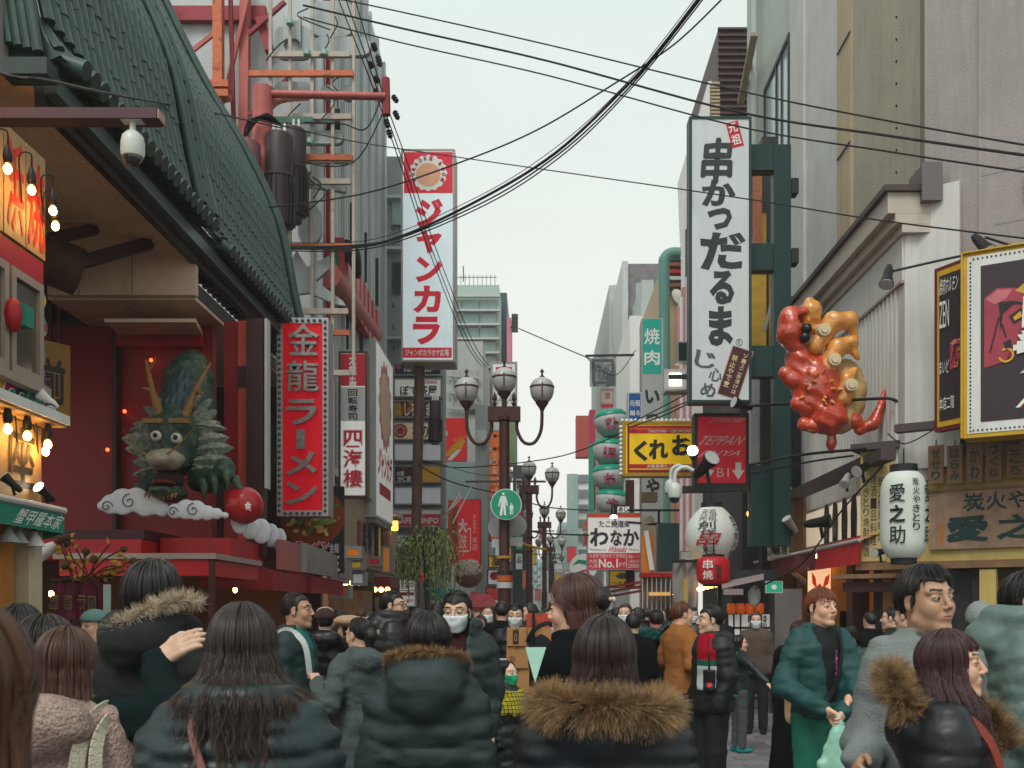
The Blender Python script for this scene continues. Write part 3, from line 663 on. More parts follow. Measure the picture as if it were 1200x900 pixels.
sculpt('mouth_cavity',lambda P:ell(P,D(207,566,-.22),(.145,.22,.12)),(-.3,-.6,-.8),(.3,.1,-.3),.03,mat('mouth_dark','#2a1412',.8),dg)
sculpt('tongue',lambda P:ell(P,D(207,571,-.35),(.12,.22,.03)),(-.2,-.7,-.75),(.2,0,-.45),.02,mat('tongue_red','#6a2620',.4,0,.2),dg)
sculpt('foreleg',lambda P:chain(P,[D(232,560,.1),D(255,565,-.05),D(270,552,-.2),D(276,562,-.25)],[.15,.12,.10,.06],.04)+.014*vn(P,18),(.1,-.6,-.9),(.9,.5,-.1),.025,dgreen_m,dg)
for k,(x0,y0,x1,y1) in enumerate(((262,568,263,585),(276,560,277,578),(288,572,296,580),(250,575,249,588))):
 MB().tube(catmull([D(x0 -6,y0 -8,-.2),D(x0,y0,-.3),D(x1,y1,-.3)],4),[.05,.05,.048,.045,.04,.034,.028,.02,.008],8).build('claw',dgreen_m,dg,60)
sculpt('foreleg',lambda P:chain(P,[D(180,560,.1),D(168,575,.0),D(166,592,-.05)],[.12,.10,.06],.04),(-.7,-.3,-1.0),(.0,.4,-.2),.03,dgreen_m,dg)
# tail seen behind the column
q_=dg.location;tq=[tuple(W(px,py,15.1) -q_) for px,py in ((303,590),(310,545),(314,515),(345,493))]
sculpt('tail_coil',lambda P:chain(P,tq,[.15,.15,.14,.11],.06)+.016*np.abs(np.sin(P[2]*40+P[0]*14)),(-1.2,3.8,-2.0),(1.2,4.4,.8),.035,dgreen_m,dg)
orb=thing('red_orb','large red ball with a white mark under the dragon claw','ball',W(286,592,10.8));MB().ball((0,0,0),.2,24,14).build('ball',mat('glossy_red_ball','#a81d22',.25,0,.1),orb,60)
mb=MB();put(mb,'金',.06,-.08,.13,.02,y=-.192,bold=.03);mb.build('mark',K['wink'],orb)
cl_m=mat('white_cloud_panel','#d0d4da',.5,0,.12,3);lin_m=mat('cloud_outline','#54575e',.5,var=0)
def cloud(label,lobes,Y,curls,thick=.04):
 cx=sum(l[0] for l in lobes)/len(lobes);cy=sum(l[1] for l in lobes)/len(lobes);q=W(cx,cy,Y);s_=Y/FP
 t=thing('cloud_panel',label,'cloud',q,0,'white clouds under the dragon')
 def f(P):
  d=None
  for x,y,r in lobes:
   e=ell(P,((x -cx)*s_,0,(cy -y)*s_),(r*s_,thick,r*s_));d=e if d is None else smin(d,e,.012)
  return d
 w_=max(abs(l[0] -cx)+l[2] for l in lobes)*s_+.05;h_=max(abs(l[1] -cy)+l[2] for l in lobes)*s_+.05
 sculpt('cloud_body',f,(-w_,-thick -.03,-h_),(w_,thick+.03,h_),.015,cl_m,t)
 for x,y,r,a0 in curls:
  pts=[((x -cx+r*(1 -i/22)*math.cos(a0+i*.42))*s_,-thick -.004,(cy -y+r*(1 -i/22)*math.sin(a0+i*.42))*s_) for i in range(20)]
  MB().tube(pts,.006,5).build('curl',lin_m,t)
cloud('wide white cloud under the dragon chin, left half',[(130,591,12),(144,588,16),(160,586,15),(170,594,12),(180,592,12),(190,597,9),(120,593,6)],10.7,[(153,588,9,1.5),(127,594,7,0.)])
cloud('white cloud under the dragon chin with a tail to the right',[(205,599,9),(218,597,12),(230,598,12),(243,601,9),(254,602,7),(264,604,4)],10.6,[(228,598,8,1.5),(204,600,6,0.)])
for k,(x,y,r) in enumerate(((281,611,11),(293,617,12),(306,622,12),(317,627,11),(327,631,9))):
 cloud(['round white cloud lobe nearest the red ball','second white cloud lobe past the red ball','third white cloud lobe past the red ball','fourth white cloud lobe past the red ball','last white cloud lobe under the ramen sign'][k],[(x,y,r),(x,y -5,r*.8),(x,y+6,r*.8)],10.9+k*.5,[],.035)
# ================================================================== left: red ramen sign hung from the scaffold
silver=mat('brushed_silver_letter','#a9a7a2',.35,.55,.35,14,.2,60)
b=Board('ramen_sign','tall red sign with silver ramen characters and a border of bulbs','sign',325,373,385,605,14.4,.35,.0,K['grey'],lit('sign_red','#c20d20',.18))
b.panel('border_strip',K['lgrey'],325,373,331.5,605,.02);b.panel('border_strip',K['lgrey'],378.5,373,385,605,.02);b.panel('border_strip',K['lgrey'],331.5,373,378.5,379.5,.02);b.panel('border_strip',K['lgrey'],331.5,598.5,378.5,605,.02)
bd=mat('unlit_bulb','#5a5f62',.2,.3,.1)
pos=[(328.2,378+i*6.9) for i in range(33)]+[(381.8,378+i*6.9) for i in range(33)]+[(335+i*6.8,376.3) for i in range(7)]+[(335+i*6.8,601.8) for i in range(7)]
bm_=MB().ball((0,0,0),.024,8,5);b0=bm_.build('border_bulb',bd,b.p,60);d0=b0.data
for i,(px,py) in enumerate(pos):
 o=b0 if i==0 else link('border_bulb',d0,b.p);x,z=b.L(px,py);o.location=(x,b.y -.03,z)
for ch,x0,y0,x1,y1 in (('金',339,381,375,418),('龍',337,424,375,460),('ラ',336,469,373,499),('|',349,504,358,527),('メ',336,530,373,558),('ン',335,565,373,592)):
 mb=MB();put(mb,ch,*b.rect(x0,y0,x1,y1),y=b.y -.004,bold=.022 if ch in 'ラメン' else .01,ext=.07);mb.build('letter',silver,b.p)
# ================================================================== left: steel frame behind the roof, backs of the sign plates
rust=dict(orange=mat('rusty_orange_steel','#c56a45',.6,.1,.2,4,spots=('#7a3a22',.56,9)),pink=mat('faded_pink_steel','#b8615b',.55,.1,.15,4,streak=.2),red=mat('dull_red_steel','#93303a',.55,.1,.15,4),cream=mat('rusty_cream_post','#b3a89c',.6,.1,.2,5,spots=('#8a5233',.6,7)))
tw=thing('steel_tower','orange and pink steel lattice tower rising behind the green roof','tower',(-5.8,19,4))
def tb_(name,m,px0,py0,px1,py1,Y0,Y1,wd,h=None):
 a=W(px0,py0,Y0);c=W(px1,py1,Y1);return wpart(MB().bar(a,c,wd,h),name,m,tw)
tb_('column',rust['orange'],256,-30,256,140,18.6,18.6,.17);tb_('column',rust['pink'],288,-30,285,240,19,19,.17);tb_('beam',rust['red'],180,17,312,17,19.2,19.2,.12,.27)
for q in ((270,-10,275,190,'red'),(294,-20,262,120,'pink'),(200,80,250,40,'pink'),(334,2,292,40,'red'),(250,130,285,185,'red'),(340,90,292,135,'red'),(188,14,200,-10,'pink')):tb_('brace',rust[q[4]],q[0],q[1],q[2],q[3],18.8,18.9,.07)
tb_('beam',rust['red'],305,22,316,60,19,19,.16)
for py in (97,108):wpart(MB().box(XX(245,18.45),18.45,ZZ(py+4,18.45),XX(267,18.45),18.7,ZZ(py -4,18.45)),'splice_plate',rust['orange'],tw)
fr_=thing('sign_scaffold','rusty scaffold carrying the pale backs of big sign plates','scaffold',(XX(365,18.2),18.2,3))
def fb(name,m,px0,py0,px1,py1,wd=.06,dy=0.,h=None):return wpart(MB().bar(W(px0,py0,18.2+dy),W(px1,py1,18.2+dy),wd,h),name,m,fr_)
for px,y0,y1 in ((317,-20,110),(340,-20,300),(366,-20,560),(390,-20,600),(414.5,-20,440)):fb('upright',rust['cream'],px,y0,px,y1,.055)
for py,x0,x1,m in ((86.5,292,414,'orange'),(137,316,412,'cream'),(185,345,413,'orange'),(213,345,411,'cream'),(289,318,412,'orange'),(365,345,408,'cream'),(390,385,410,'orange'),(437,385,410,'cream'),(64,318,410,'cream')):fb('cross_bar',rust[m],x0,py,x1,py,.07,-.05,.095)
plate=mat('pale_plate_back','#a9b2b3',.5,0,.12,2.5,streak=.2);rimm=mat('plate_rim','#5c6468',.5,.2,.1)
def rounded(x0,y0,x1,y1,r,n=6):
 out=[]
 for cx,cy,a0 in ((x1 -r,y1 -r,0),(x0+r,y1 -r,90),(x0+r,y0+r,180),(x1 -r,y0+r,270)):
  out+=[(cx+r*math.cos(R(a0+90*i/n)),cy+r*math.sin(R(a0+90*i/n))) for i in range(n+1)]
 return out
def plt(pts,dy=.12,t=.08):
 q=[(W(px,py,18.2).x,W(px,py,18.2).z) for px,py in pts];o=wpart(MB().prism(q,18.2+dy,18.2+dy+t),'sign_plate',plate,fr_)
 cx=sum(a for a,_ in q)/len(q);cz=sum(a for _,a in q)/len(q)
 wpart(MB().prism([(cx+(a -cx)*1.02,cz+(c -cz)*1.02) for a,c in q],18.2+dy+t+.002,18.2+dy+t+.03),'plate_edge',rimm,fr_)
for r in ((318,22,362,60,12),(360,-8,412,34,14),(364,36,432,58,10),(295,91,318,118,9),(319,91,362,106,7),(372,91,392,108,8),(397,91,414,108,7),(318,66,362,80,6),(352,150,400,165,7),(352,172,405,182,5),(345,232,372,280,14),(330,40,350,20,8)):plt(rounded(*r),random.uniform(.08,.3))
plt([(340,300),(346,291),(358,310),(384,297),(384,312),(368,326),(400,350),(404,356),(392,354),(360,340),(343,342),(338,330)]);plt([(353,192),(402,212),(402,219),(353,212)],.2)
for px,py in ((360,66),(380,66),(340,30),(363,170)):wpart(MB().lathe([(.05,0),(.07,.02),(.06,.1),(.02,.14)],10,W(px,py,18.1)),'floodlight',mat('pale_green_lamp','#7fa096',.4),fr_,40)
mb=MB()
for k in range(14):
 a=W(random.uniform(320,400),random.uniform(5,230),18.1);mb.tube(catmull([a,a+Vector((random.uniform(-.2,.2),-.02,-.15)),a+Vector((random.uniform(-.4,.4),-.03,-.4))],4),.012,5)
o=wpart(mb,'loose_wires',K['rubber'],fr_);o['kind']='stuff'
# clock-like plates with small condenser units behind
wh=thing('rooftop_block','pale rooftop block with air conditioners seen through the steel tower','building',(-6,24,0))
wpart(MB().box(-12,24,0,-4.9,30,22),'wall',mat('pale_panel_wall','#b3b8b5',.7,0,.1,1.5,streak=.15),wh)
for px0,py0,px1,py1 in ((196,28,236,52),(238,28,252,52),(270,26,300,50)):a=W(px0,py1,23.95);c=W(px1,py0,23.95);wpart(MB().box(a.x,23.9,a.z,c.x,23.99,c.z),'window',K['glassl'],wh)
wpart(MB().box(-10,23.4,ZZ(60,23.4),-6.3,23.9,ZZ(53,23.4)),'gantry',K['grey'],wh)
for px,py in ((240,75),(240,95),(302,75)):
 q=W(px,py,23.2);t=thing('air_conditioner',['upper white air conditioner fan unit behind the orange column','lower white air conditioner fan unit behind the orange column','white louvred air conditioner right of the pink column'][(px>300)*2+(py>90 and px<300)],'air conditioner',q,0,'rooftop air conditioners');s_=.32
 slab(t,'case',K['white'],-s_,0,-.18,s_,.4,.18);MB().cyl((.0,-.005,0),(.0,-.02,0),.15,n=18).build('fan_grille',K['dark'],t)
# ribbed white building receding along the street
rb=thing('ribbed_building','tall white building with vertical ribs along the left side','building',(-4.1,23.5,0),R(90))
wm=mat('white_ribbed_panel','#b4bcbc',.5,0,.06,1.5,streak=.12);Z1=16.3
slab(rb,'wall',wm,-4.2,.1,3.6,5.0,3.0,Z1)
for k in range(31):
 x=-4.1+k*.29;h=Z1
 slab(rb,'rib',wm,x,(-.05 if k % 4==0 else .02),3.6,x+(.12 if k % 4==0 else .2),.099,h)
for k in range(10):slab(rb,'slot_window',K['dark'],-2+k*.6,-.055,5+(k % 3)*2.2,-1.96+k*.6,.02,6.2+(k % 3)*2.2)
slab(rb,'red_pipe_line',K['red'],-3.62,-.1,4,-3.56,-.02,14);
# the sloping pink tube and red box letters fixed on it
wpart(MB().tube([W(384,322,19.6),W(436,393,25.5)],.25,16),'pink_tube',rust['pink'],rb,40)
for k in range(9):
 q=W(394+k*5.0,312+k*9.6,20.5+k*.6);wpart(MB().box(q.x -.05,q.y -.2,q.z -.55,q.x+.2,q.y+.2,q.z+.5),'box_letter',mat('coral_box_letter','#b4423e',.4,0,.1),rb)
wpart(MB().ball(W(391,310,20.2),(.1,.3,.5),12,8),'green_fish',mat('green_fish_paint','#1d6b46',.4),rb,60);wpart(MB().tube(catmull([W(404,292,20.3),W(414,300,20.6),W(420,325,21)],5),[.2,.2,.2,.2,.18,.16,.14,.12,.1,.08,.05],10),'fish_tail',K['dark'],rb,60)
# beige shop front under it
bs=thing('beige_shop','beige shop front with lit wall lamps and small signs','shop',(-4.0,24.5,0),R(90));bsm=mat('beige_panel','#b39c86',.6,0,.1,2)
for k in range(5):slab(bs,'wall_panel',bsm,-5.3+k*2.1,0,2.55,-3.21+k*2.1,.3,4.15)
slab(bs,'cornice',K['lgrey'],-5.4,-.15,4.16,5.3,.3,4.3);slab(bs,'shop_wall',bsm,-5.3,.05,0,5.2,.3,2.54)
for x in (-2.2,-.5,1.8):slab(bs,'doorway',K['glass'],x,.0,0,x+1.1,.04,2.3)
slab(bs,'red_banner',K['red'],-4.6,-.06,1.9,-.8,-.01,2.35);letters(bs,K['wink'],[('大起水産',-4.4,1.95,-1.0,2.3,{'y':-.065,'bold':.03})])
letters(bs,mat('brick_red_letter','#a32b25',.5),[('薬',-1.6,2.9,-1.0,3.6,{'y':-.01,'bold':.05}),('天然',2.0,3.0,3.2,3.7,{'y':-.06,'bold':.05})]);letters(bs,K['ink'],[('鮮',-.9,2.9,-.3,3.6,{'y':-.01,'bold':.05}),('寿',-.2,2.9,.4,3.6,{'y':-.01,'bold':.05})])
slab(bs,'sign_black',K['ink'],.9,-.05,2.75,1.9,-.005,3.85);slab(bs,'sign_yellow',mat('pale_yellow_panel','#cdbb52',.5,emit=.1),1.2,-.06,2.8,1.5,-.051,3.75);slab(bs,'sign_pink',K['rink'],2.0,-.05,2.6,3.2,-.005,2.9)
for x in (.6,3.6):
 MB().lathe([(.10,.25),(.10,0),(.02,-.02)],10,(x,-.12,3.75)).build('wall_lamp',mat('amber_lamp','#ffb347',.3,0,0,emit=3),bs,40)
# ================================================================== left: projecting signs
b=Board('hanging_sign','white sign box with red topped sushi characters and large pink outlined characters','sign',397,412,430.5,583,20,.3,.04,mat('bronze_frame','#4f3a30',.4,.3),lit('sign_white','#dcdcd8',.12))
b.panel('red_panel',K['rink'],399.5,415,428,452.5);b.text(K['wink'],[('大',409,416,418,428,{'bold':.03}),('起',409,429,418,440,{'bold':.03}),('水産',409,441,418,452.5,{'bold':.03,'col':1})],.008);b.panel('grey_panel',K['lgrey'],399.5,454,428,493.5)
b.text(K['ink'],[('回転寿司',408,455.5,419,493,{'col':1,'bold':.02})],.008);b.text(mat('letter_shadow','#e6b8bd',.5),[('四海樓',402.2,502.5,425.2,573,{'col':1,'bold':.04,'gap':.1})],.004);b.text(K['rink'],[('四海樓',403.5,503,424,572,{'col':1,'bold':.015,'gap':.16})],.010)  # wider pink copy prints an outline behind the red characters
# ramen poster: bowl built from flat print
b=Board('ramen_poster','dark poster of a noodle bowl with red lettering beneath the ramen sign','poster',335,570,403,672,15.45,.06,.0,K['dark'],mat('poster_black','#211a24',.5,0,.1),facename='print_ground')
b.shape('print_bowl',mat('print_broth','#8a3a1c',.5,0,.3,6),[(366+38*math.cos(a),605+36*math.sin(a)) for a in [i*.2244 for i in range(28)] if 366+38*math.cos(a)<403.1 or True],.003)
for k in range(70):
 a=random.uniform(0,6.28);r=random.uniform(0,1)**.6;x=366+32*r*math.cos(a);y=603+26*r*math.sin(a);th=random.uniform(0,3.1);l=random.uniform(3,9);w_=random.uniform(1,3.4)
 x=min(x,396);dx,dy=l*math.cos(th),l*math.sin(th);c=random.choice(['#c9a24a','#5f7a34','#8e4a26','#d6c28a','#7d9a4c','#b5652c','#6b3320','#c7b45a'])
 b.shape('print_piece',mat('print'+c,c,.5,0,.2,12),[(x -dx -dy*w_/l,y -dy+dx*w_/l),(x+dx*.6 -dy*w_/l*1.2,y+dy*.6+dx*w_/l*1.2),(x+dx,y+dy),(x+dx*.5+dy*w_/l,y+dy*.5 -dx*w_/l),(x -dx+dy*w_/l*.8,y -dy -dx*w_/l*.8)],.006+k*.0004)
b.text(K['wink'],[('ラーメン',344,634,386,649,{'bold':.11,'skew':.15})],.036);b.text(K['rink'],[('ラーメン',345,635,385.5,648,{'bold':.05,'skew':.15})],.040);b.text(K['wink'],[('金龍',387,637,398,648),('王',384,652,399,669,{'bold':.02}),('四',364,655,382,671)],.040)
# pachinko-style rosette box on the ribbed building
rz_=thing('rosette_sign','tall white sign box with a pink rosette facing across the street','sign',(-3.76,25.4,0),R(90));q=[S(441,395,-3.76),S(460,600,-3.76)]
x0,x1=24.05 -25.4,26.9 -25.4;z0,z1=3.75,7.95
slab(rz_,'box',K['lgrey'],x0,.0,z0,x1,.42,z1);slab(rz_,'face',lit('sign_white','#dcdcd8',.12),x0+.06,-.01,z0+.06,x1 -.06,-.001,z1 -.06)
cxr,czr=(x0+x1)/2,z1 -1.35
MB().prism([(cxr+(1.05+.08*math.cos(14*a))*math.cos(a)*.95,czr+(1.05+.08*math.cos(14*a))*math.sin(a)) for a in [i*2*math.pi/112 for i in range(112)]],-.016,-.011).build('rosette',mat('pink_print','#d8848c',.5),rz_);MB().prism(disc(cxr,czr,.82,36),-.021,-.017).build('rosette_disc',mat('peach_print','#e3bfa4',.5),rz_)
mb=MB();column(mb,'ジャンカラ',cxr -.42,z0+.75,cxr+.42,z0+1.95,y=-.016,bold=.04) if 0 else put(mb,'ジャンカラ',x0+.3,z0+1.0,x1 -.3,z0+1.75,y=-.016,bold=.05,skew=.1);mb.build('lettering',K['rink'],rz_);slab(rz_,'red_strip',K['rink'],x0+.5,-.016,z0+.6,x1 -.5,-.011,z0+.88);slab(rz_,'underside_louvre',K['grey'],x0+.1,.02,z0 -.12,x1 -.1,.4,z0 -.002)
# karaoke sign on its pole
kf=mat('karaoke_frame','#a09a94',.5,.2,.15)
b=Board('karaoke_sign','tall pale karaoke sign with red katakana and a round badge on top','sign',470,175,533,424,27,.9,.05,kf,lit('karaoke_blue_white','#d3e2e6',.16))
b.panel('red_panel',lit('karaoke_red','#cc1533',.1),473.5,178.5,530.5,226.5,.006)
b.shape('badge',K['wink'],[(502+(21.5+.9*math.cos(16*a))*math.cos(a),203+(20.5+.9*math.cos(16*a))*math.sin(a)) for a in [i*2*math.pi/128 for i in range(128)]],.010)
b.shape('badge_disc',mat('badge_peach','#e6a985',.5),disc(502,205,14.5,30,14),.014)
mb=MB();s_=27/FP;cx,cz=b.L(502,204)
for i,ch in enumerate('KARAOKE·ROOM'):
 if ch=='·':continue
 a=math.pi*(1.13 -1.26*i/11);rr=18.0*s_;x,z=cx+rr*math.cos(a),cz+rr*math.sin(a);put(mb,ch,x -.043,z -.052,x+.043,z+.052,y=b.y -.018,bold=.05,rot=a -math.pi/2)
mb.build('lettering',mat('dark_red_letter','#a5122c',.5),b.p)
b.text(lit('karaoke_red','#cc1533',.1),[('ジ',487,233,519,267,{'bold':.048}),('ャ',488,270,518,297,{'bold':.048}),('ン',487,301,518,331,{'bold':.048}),('カ',484,335,517,367,{'bold':.048}),('ラ',484,371,516,404,{'bold':.048})],.008);b.panel('red_strip',lit('karaoke_red','#cc1533',.1),471.5,407.5,529.5,419.5,.006);b.text(K['wink'],[('ジャンボカラオケ広場',475,409.5,526,417.5,{'bold':.04})],.012)
pl=MB().tube([W(492,426,27.6),W(486,700,27.6),(XX(486,27.6),27.6,0)],.14,10);wpart(pl,'pole',mat('rusty_brown_pole','#6b4a44',.6,.1,.3,3),b.p,40)
# stack of tenant signs behind the pole
ds=thing('tenant_building','grey building with a ladder of tenant signs beside the karaoke pole','building',(-3.9,32,0));dm=mat('grey_tile_wall','#8b8f91',.6,0,.1,3,streak=.1)
a0,a1=XX(457,32),XX(519,32);wpart(MB().box(a0 -3,32.2,0,a1,33.2,ZZ(180,32)),'wall',dm,ds)
for k,py in enumerate((230,290,395,430)):wpart(MB().box(XX(452,32),31.9,ZZ(py+3,32),XX(473,32),32.19,ZZ(py,32)),'band',K['lgrey'],ds)
for py0,py1,m in ((306,342,K['glass']),(225,262,K['glassl'])):wpart(MB().box(XX(459,32),32.1,ZZ(py1,32),XX(470,32),32.19,ZZ(py0,32)),'window',m,ds)
mb=MB()
for ch,py in (('6',356),('5',382),('4',407),('2F',282)):put(mb,ch,XX(458.5,32),ZZ(py+4,32),XX(462.5 if ch !='2F' else 468,32),ZZ(py -3,32),y=32.08)
put(mb,'中',XX(458,32),ZZ(270,32),XX(464,32),ZZ(262,32),y=32.08);put(mb,'水',XX(465,32),ZZ(270,32),XX(471,32),ZZ(262,32),y=32.08);wpart(mb,'lettering',K['dark'],ds)
rows=[(425,440.5,'#1d1b2e',[('ぼて茶屋',474,428,513,436,'w')],'navy'),(443,466,'#c9c9c2',[('DINING',498,446,512,450,'r'),('ぼて茶屋',469,452,512,464,'k')],'white'),(469,490,'#3a1510',[('しろくま',474,472,506,488,'w'),('鶏',463,472,470,488,'y')],'flame'),(494,516,'#bda789',[('福の家',483,497,512,514,'k')],'straw'),(519,541,'#aeb0b4',[],'blank grey'),(545,566,'#17151a',[('大阪',465,552,474,558,'w'),('かに家',466,558,482,565,'w'),('会',470,547,479,550,'r')],'black'),(570,592,'#aeb0b4',[],'plain grey'),(596,618,'#8a1025',[('CAFE & INFO',463,606.5,514,613.5,'w')],'crimson'),(626,644,'#9a9c9c',[('Z',470,629,480,642,'k'),('Z',494,629,503,642,'k')],'silver')]
for y0,y1,col,tx,nm in rows:
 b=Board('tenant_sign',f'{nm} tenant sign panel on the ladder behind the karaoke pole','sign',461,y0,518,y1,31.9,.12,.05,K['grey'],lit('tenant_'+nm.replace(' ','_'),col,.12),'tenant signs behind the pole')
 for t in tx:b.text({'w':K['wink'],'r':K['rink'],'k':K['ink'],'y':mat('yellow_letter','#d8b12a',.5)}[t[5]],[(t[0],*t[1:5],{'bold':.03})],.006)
 if nm=='straw':b.shape('red_ring',K['rink'],disc(469,505,8.5,20),.005);b.shape('ring_gap',mat('straw_print','#bda789',.5),disc(469,505,6,20),.008);b.shape('red_core',K['rink'],disc(469,505,4,16),.011)
 if nm=='black':b.panel('yellow_panel',mat('amber_panel','#c08a17',.5,emit=.08),493,y0+1.5,516.5,y1 -1.5,.004)
 if nm=='flame':
  for q in ((470,480,7,'#a8481a'),(486,478,8,'#c7822a'),(503,482,6,'#8a2f18')):b.shape('flame_patch',mat('flame'+q[3],q[3],.5),[(q[0]+q[2]*(1+.4*math.sin(5*a))*math.cos(a),q[1]+q[2]*(1+.4*math.sin(5*a))*math.sin(a)) for a in [i*.35 for i in range(18)]],.003)
 if nm=='crimson':b.panel('white_strip',K['wink'],463,598,516,602.5,.004)
 if nm=='navy':b.shape('pink_mark',mat('magenta_mark','#c42a86',.5),disc(467,430,3.2,12),.005)
# utility pole with transformers
def transformer(q,s_,label):
 t=thing('transformer',label,'transformer',q,0,'pole transformers');m=mat('brown_transformer','#3b3033',.5,.2,.2,6,streak=.2)
 MB().lathe([(.02,-.8),(.14,-.79),(.15,-.7),(.22,-.66),(.22,.10),(.24,.12),(.24,.16),(.22,.18),(.22,.78),(.20,.82),(.01,.82)],20,m=0).build('tank',m,t,40).scale=(s_,s_,s_)
 for k in range(18):
  a=2*math.pi*k/18;o=MB().box(-.008,.2,-.64,.008,.265,.1).build('fin',m,t);o.rotation_euler.z=a;o.scale=(s_,s_,s_)
 for k in range(3):MB().lathe([(.02,0),(.035,.03),(.022,.06),(.035,.09),(.022,.12),(.012,.2)],8,((-.09+k*.09)*s_,0,.82*s_)).build('bushing',K['wink'],t,60)
transformer(W(327,218,17.3),1.05,'dark brown finned transformer, front one of the pair by the roof');transformer(W(344,208,17.8),1.0,'dark brown finned transformer, rear one of the pair by the roof');transformer(W(510,496,27.4),.72,'small dark transformer on the pole by the tenant signs')
up=thing('utility_pole','faded pink utility pole with a long arm carrying insulators and wires','utility pole',(XX(306,17.4),17.4,0))
wpart(MB().tube([(XX(306,17.4),17.4,0),W(308,103,17.4)],.17,12),'pole',rust['pink'],up,40);wpart(MB().tube([W(312,110,17.4),W(452,113,17.4)],.065,10),'arm',rust['pink'],up,40);wpart(MB().tube(catmull([W(310,135,17.4),W(326,118,17.6),W(360,114,18.3)],5),.06,8),'gusset',rust['pink'],up,40)
wpart(MB().bar(W(300,141,17.3),W(396,141,18.6),.1),'cross_arm',mat('patina_arm','#6f9a8d',.5),up);wpart(MB().tube([W(452,92,17.45),W(453,135,17.45)],.07,8),'arm_head',rust['red'],up,40)
for k,(px,py,dx,dy) in enumerate(((446,78,-4,-14),(444,97,-5,-8),(443,112,-4,-8),(460,112,6,8),(462,130,5,10),(452,140,3,10),(455,152,3,10),(440,60,-3,-10),(436,80,-3,-8))):
 a=W(px,py,17.5);c=W(px+dx,py+dy,17.5);wpart(MB().tube([a.lerp(c,t) for t in (0,.2,.25,.5,.55,.8,1)],[.025,.055,.03,.055,.03,.05,.02],8),'insulator',K['dark'],up,40)
for k in range(9):wpart(MB().tube(catmull([W(385+k*1.5,128,18.5),W(388+k*1.2,140+(k % 3)*3,18.45),W(382+k*2,152,18.5)],4),.022,6),'lead',K['dark'],up)
mb=MB()
for k in range(8):mb.tube(catmull([W(285+k*2,165 -k*3,17.2),W(292+k*3,140 -k,17.0),W(318+k*2,142+k,17.2)],6),.014,5)
o=wpart(mb,'pole_wires',K['rubber'],up);o['kind']='stuff'
wpart(MB().tube([W(287,168,17),W(283,235,17)],.26,14),'cable_box',mat('mauve_can','#8d5f64',.5,.1,.15),up,40)
# ================================================================== right: walls of the near buildings
AL=R(35)
def ang(p0,t):return Vector((p0[0]+t*math.cos(AL),p0[1] -t*math.sin(AL),0))
stucco=mat('lilac_stucco','#a29a98',.9,0,.12,1.6,.6,70,streak=.14);tanw=mat('tan_roughcast','#aea595',.9,0,.12,1.2,.7,45,streak=.12,spots=('#867a69',.62,8));creamw=mat('cream_pilaster','#b5a488',.8,0,.1,2,streak=.15);olive=mat('olive_return','#837b69',.85,0,.1,2,.4,60)
lb=thing('lilac_building','lilac stucco building with raised timber characters at the right edge','building',(5.62,13.3,0),-AL)
# corner of the street face at the left, main face turned towards the street
slab(lb,'wall',stucco,0.12,0,3.55,4.2,2.0,16.0);wpart(MB().add([(5.22,13.75,3.6),(5.74,13.26,3.6),(5.74,13.26,16),(5.22,13.75,16),(7,15,3.6),(7,15,16)],[(0,1,2,3),(4,0,3,5),(3,2,5)]),'wall',stucco,lb)
slab(lb,'groove',K['grey'],.16,-.004,ZZ(205,13.2) -.015,4.0,.01,ZZ(205,13.2)+.012);slab(lb,'groove',K['grey'],.3,-.004,ZZ(262,13.1) -.015,4.0,.01,ZZ(262,13.1)+.012)
slab(lb,'ground_wall',mat('dim_brown_wall','#3c3028',.8,0,.2,3),.0,.2,0,4.0,1.5,3.5)
mb=MB();put(mb,'樽',.66,ZZ(242,13),1.05,ZZ(207,13),y=-.02,bold=.02,ext=.06);mb.build('letter',mat('carved_timber','#7a5138',.6,0,.3,8),lb)
tb=thing('tan_building','tan roughcast building with cream and olive pilasters','building',(5.5,16.2,0),R(-90))
def px_on(px,X0):return X0*FP/(px -CX)
def rbx(name,m,px0,px1,X0,z0,z1,dep=.5,out=0.):return wpart(MB().box(X0 -out,px_on(px1,X0),z0,X0+dep,px_on(px0,X0),z1),name,m,tb)
rbx('wall',tanw,1001,1078,5.5,3,18,1.0);rbx('pilaster',creamw,984,1000,5.5,3,18,.5,.05)
wpart(MB().box(5.5,px_on(1095,5.5) ,3,6.2,px_on(1078,5.5) -.01,18),'pilaster',olive,tb)
for py in (45,172):wpart(MB().box(5.42,px_on(1000,5.5),ZZ(py,18) -.03,5.46,px_on(985,5.5),ZZ(py,18)),'joint',K['grey'],tb)
for k in range(8):q=W(random.choice((1042,1050,1060,1066)),20+k*26,15.6);wpart(MB().cyl((5.48,q.y,q.z),(5.505,q.y,q.z),.018,n=6),'wall_plug',K['dark'],tb)
cbx=thing('junction_box','grey metal box where tan wall meets lilac stucco','box',(XX(1092,13.4),13.4,ZZ(235,13.4)));slab(cbx,'case',mat('grey_metal_box','#6d6467',.5,.2,.1),-.12,0,0,.12,.5,.48);slab(cbx,'lid',MATS['grey_metal_box'],-.135,-.02,.0,.135,-.001,.5)
wb_=thing('worn_concrete_building','worn white concrete building with mint upper storey and a tall window','building',(5.5,22,0),R(-90))
wc=mat('worn_white_concrete','#c4c6c2',.85,0,.1,1.5,.4,40,streak=.12,spots=('#8d7a74',.66,1.6));mint=mat('mint_render','#b0b8b1',.8,0,.08,1.5,.2,60,streak=.12)
def rb2(name,m,px0,px1,z0,z1,dep=.5,out=0.,X0=5.5):return wpart(MB().box(X0 -out,px_on(px1,X0),z0,X0+dep,px_on(px0,X0),z1),name,m,wb_)
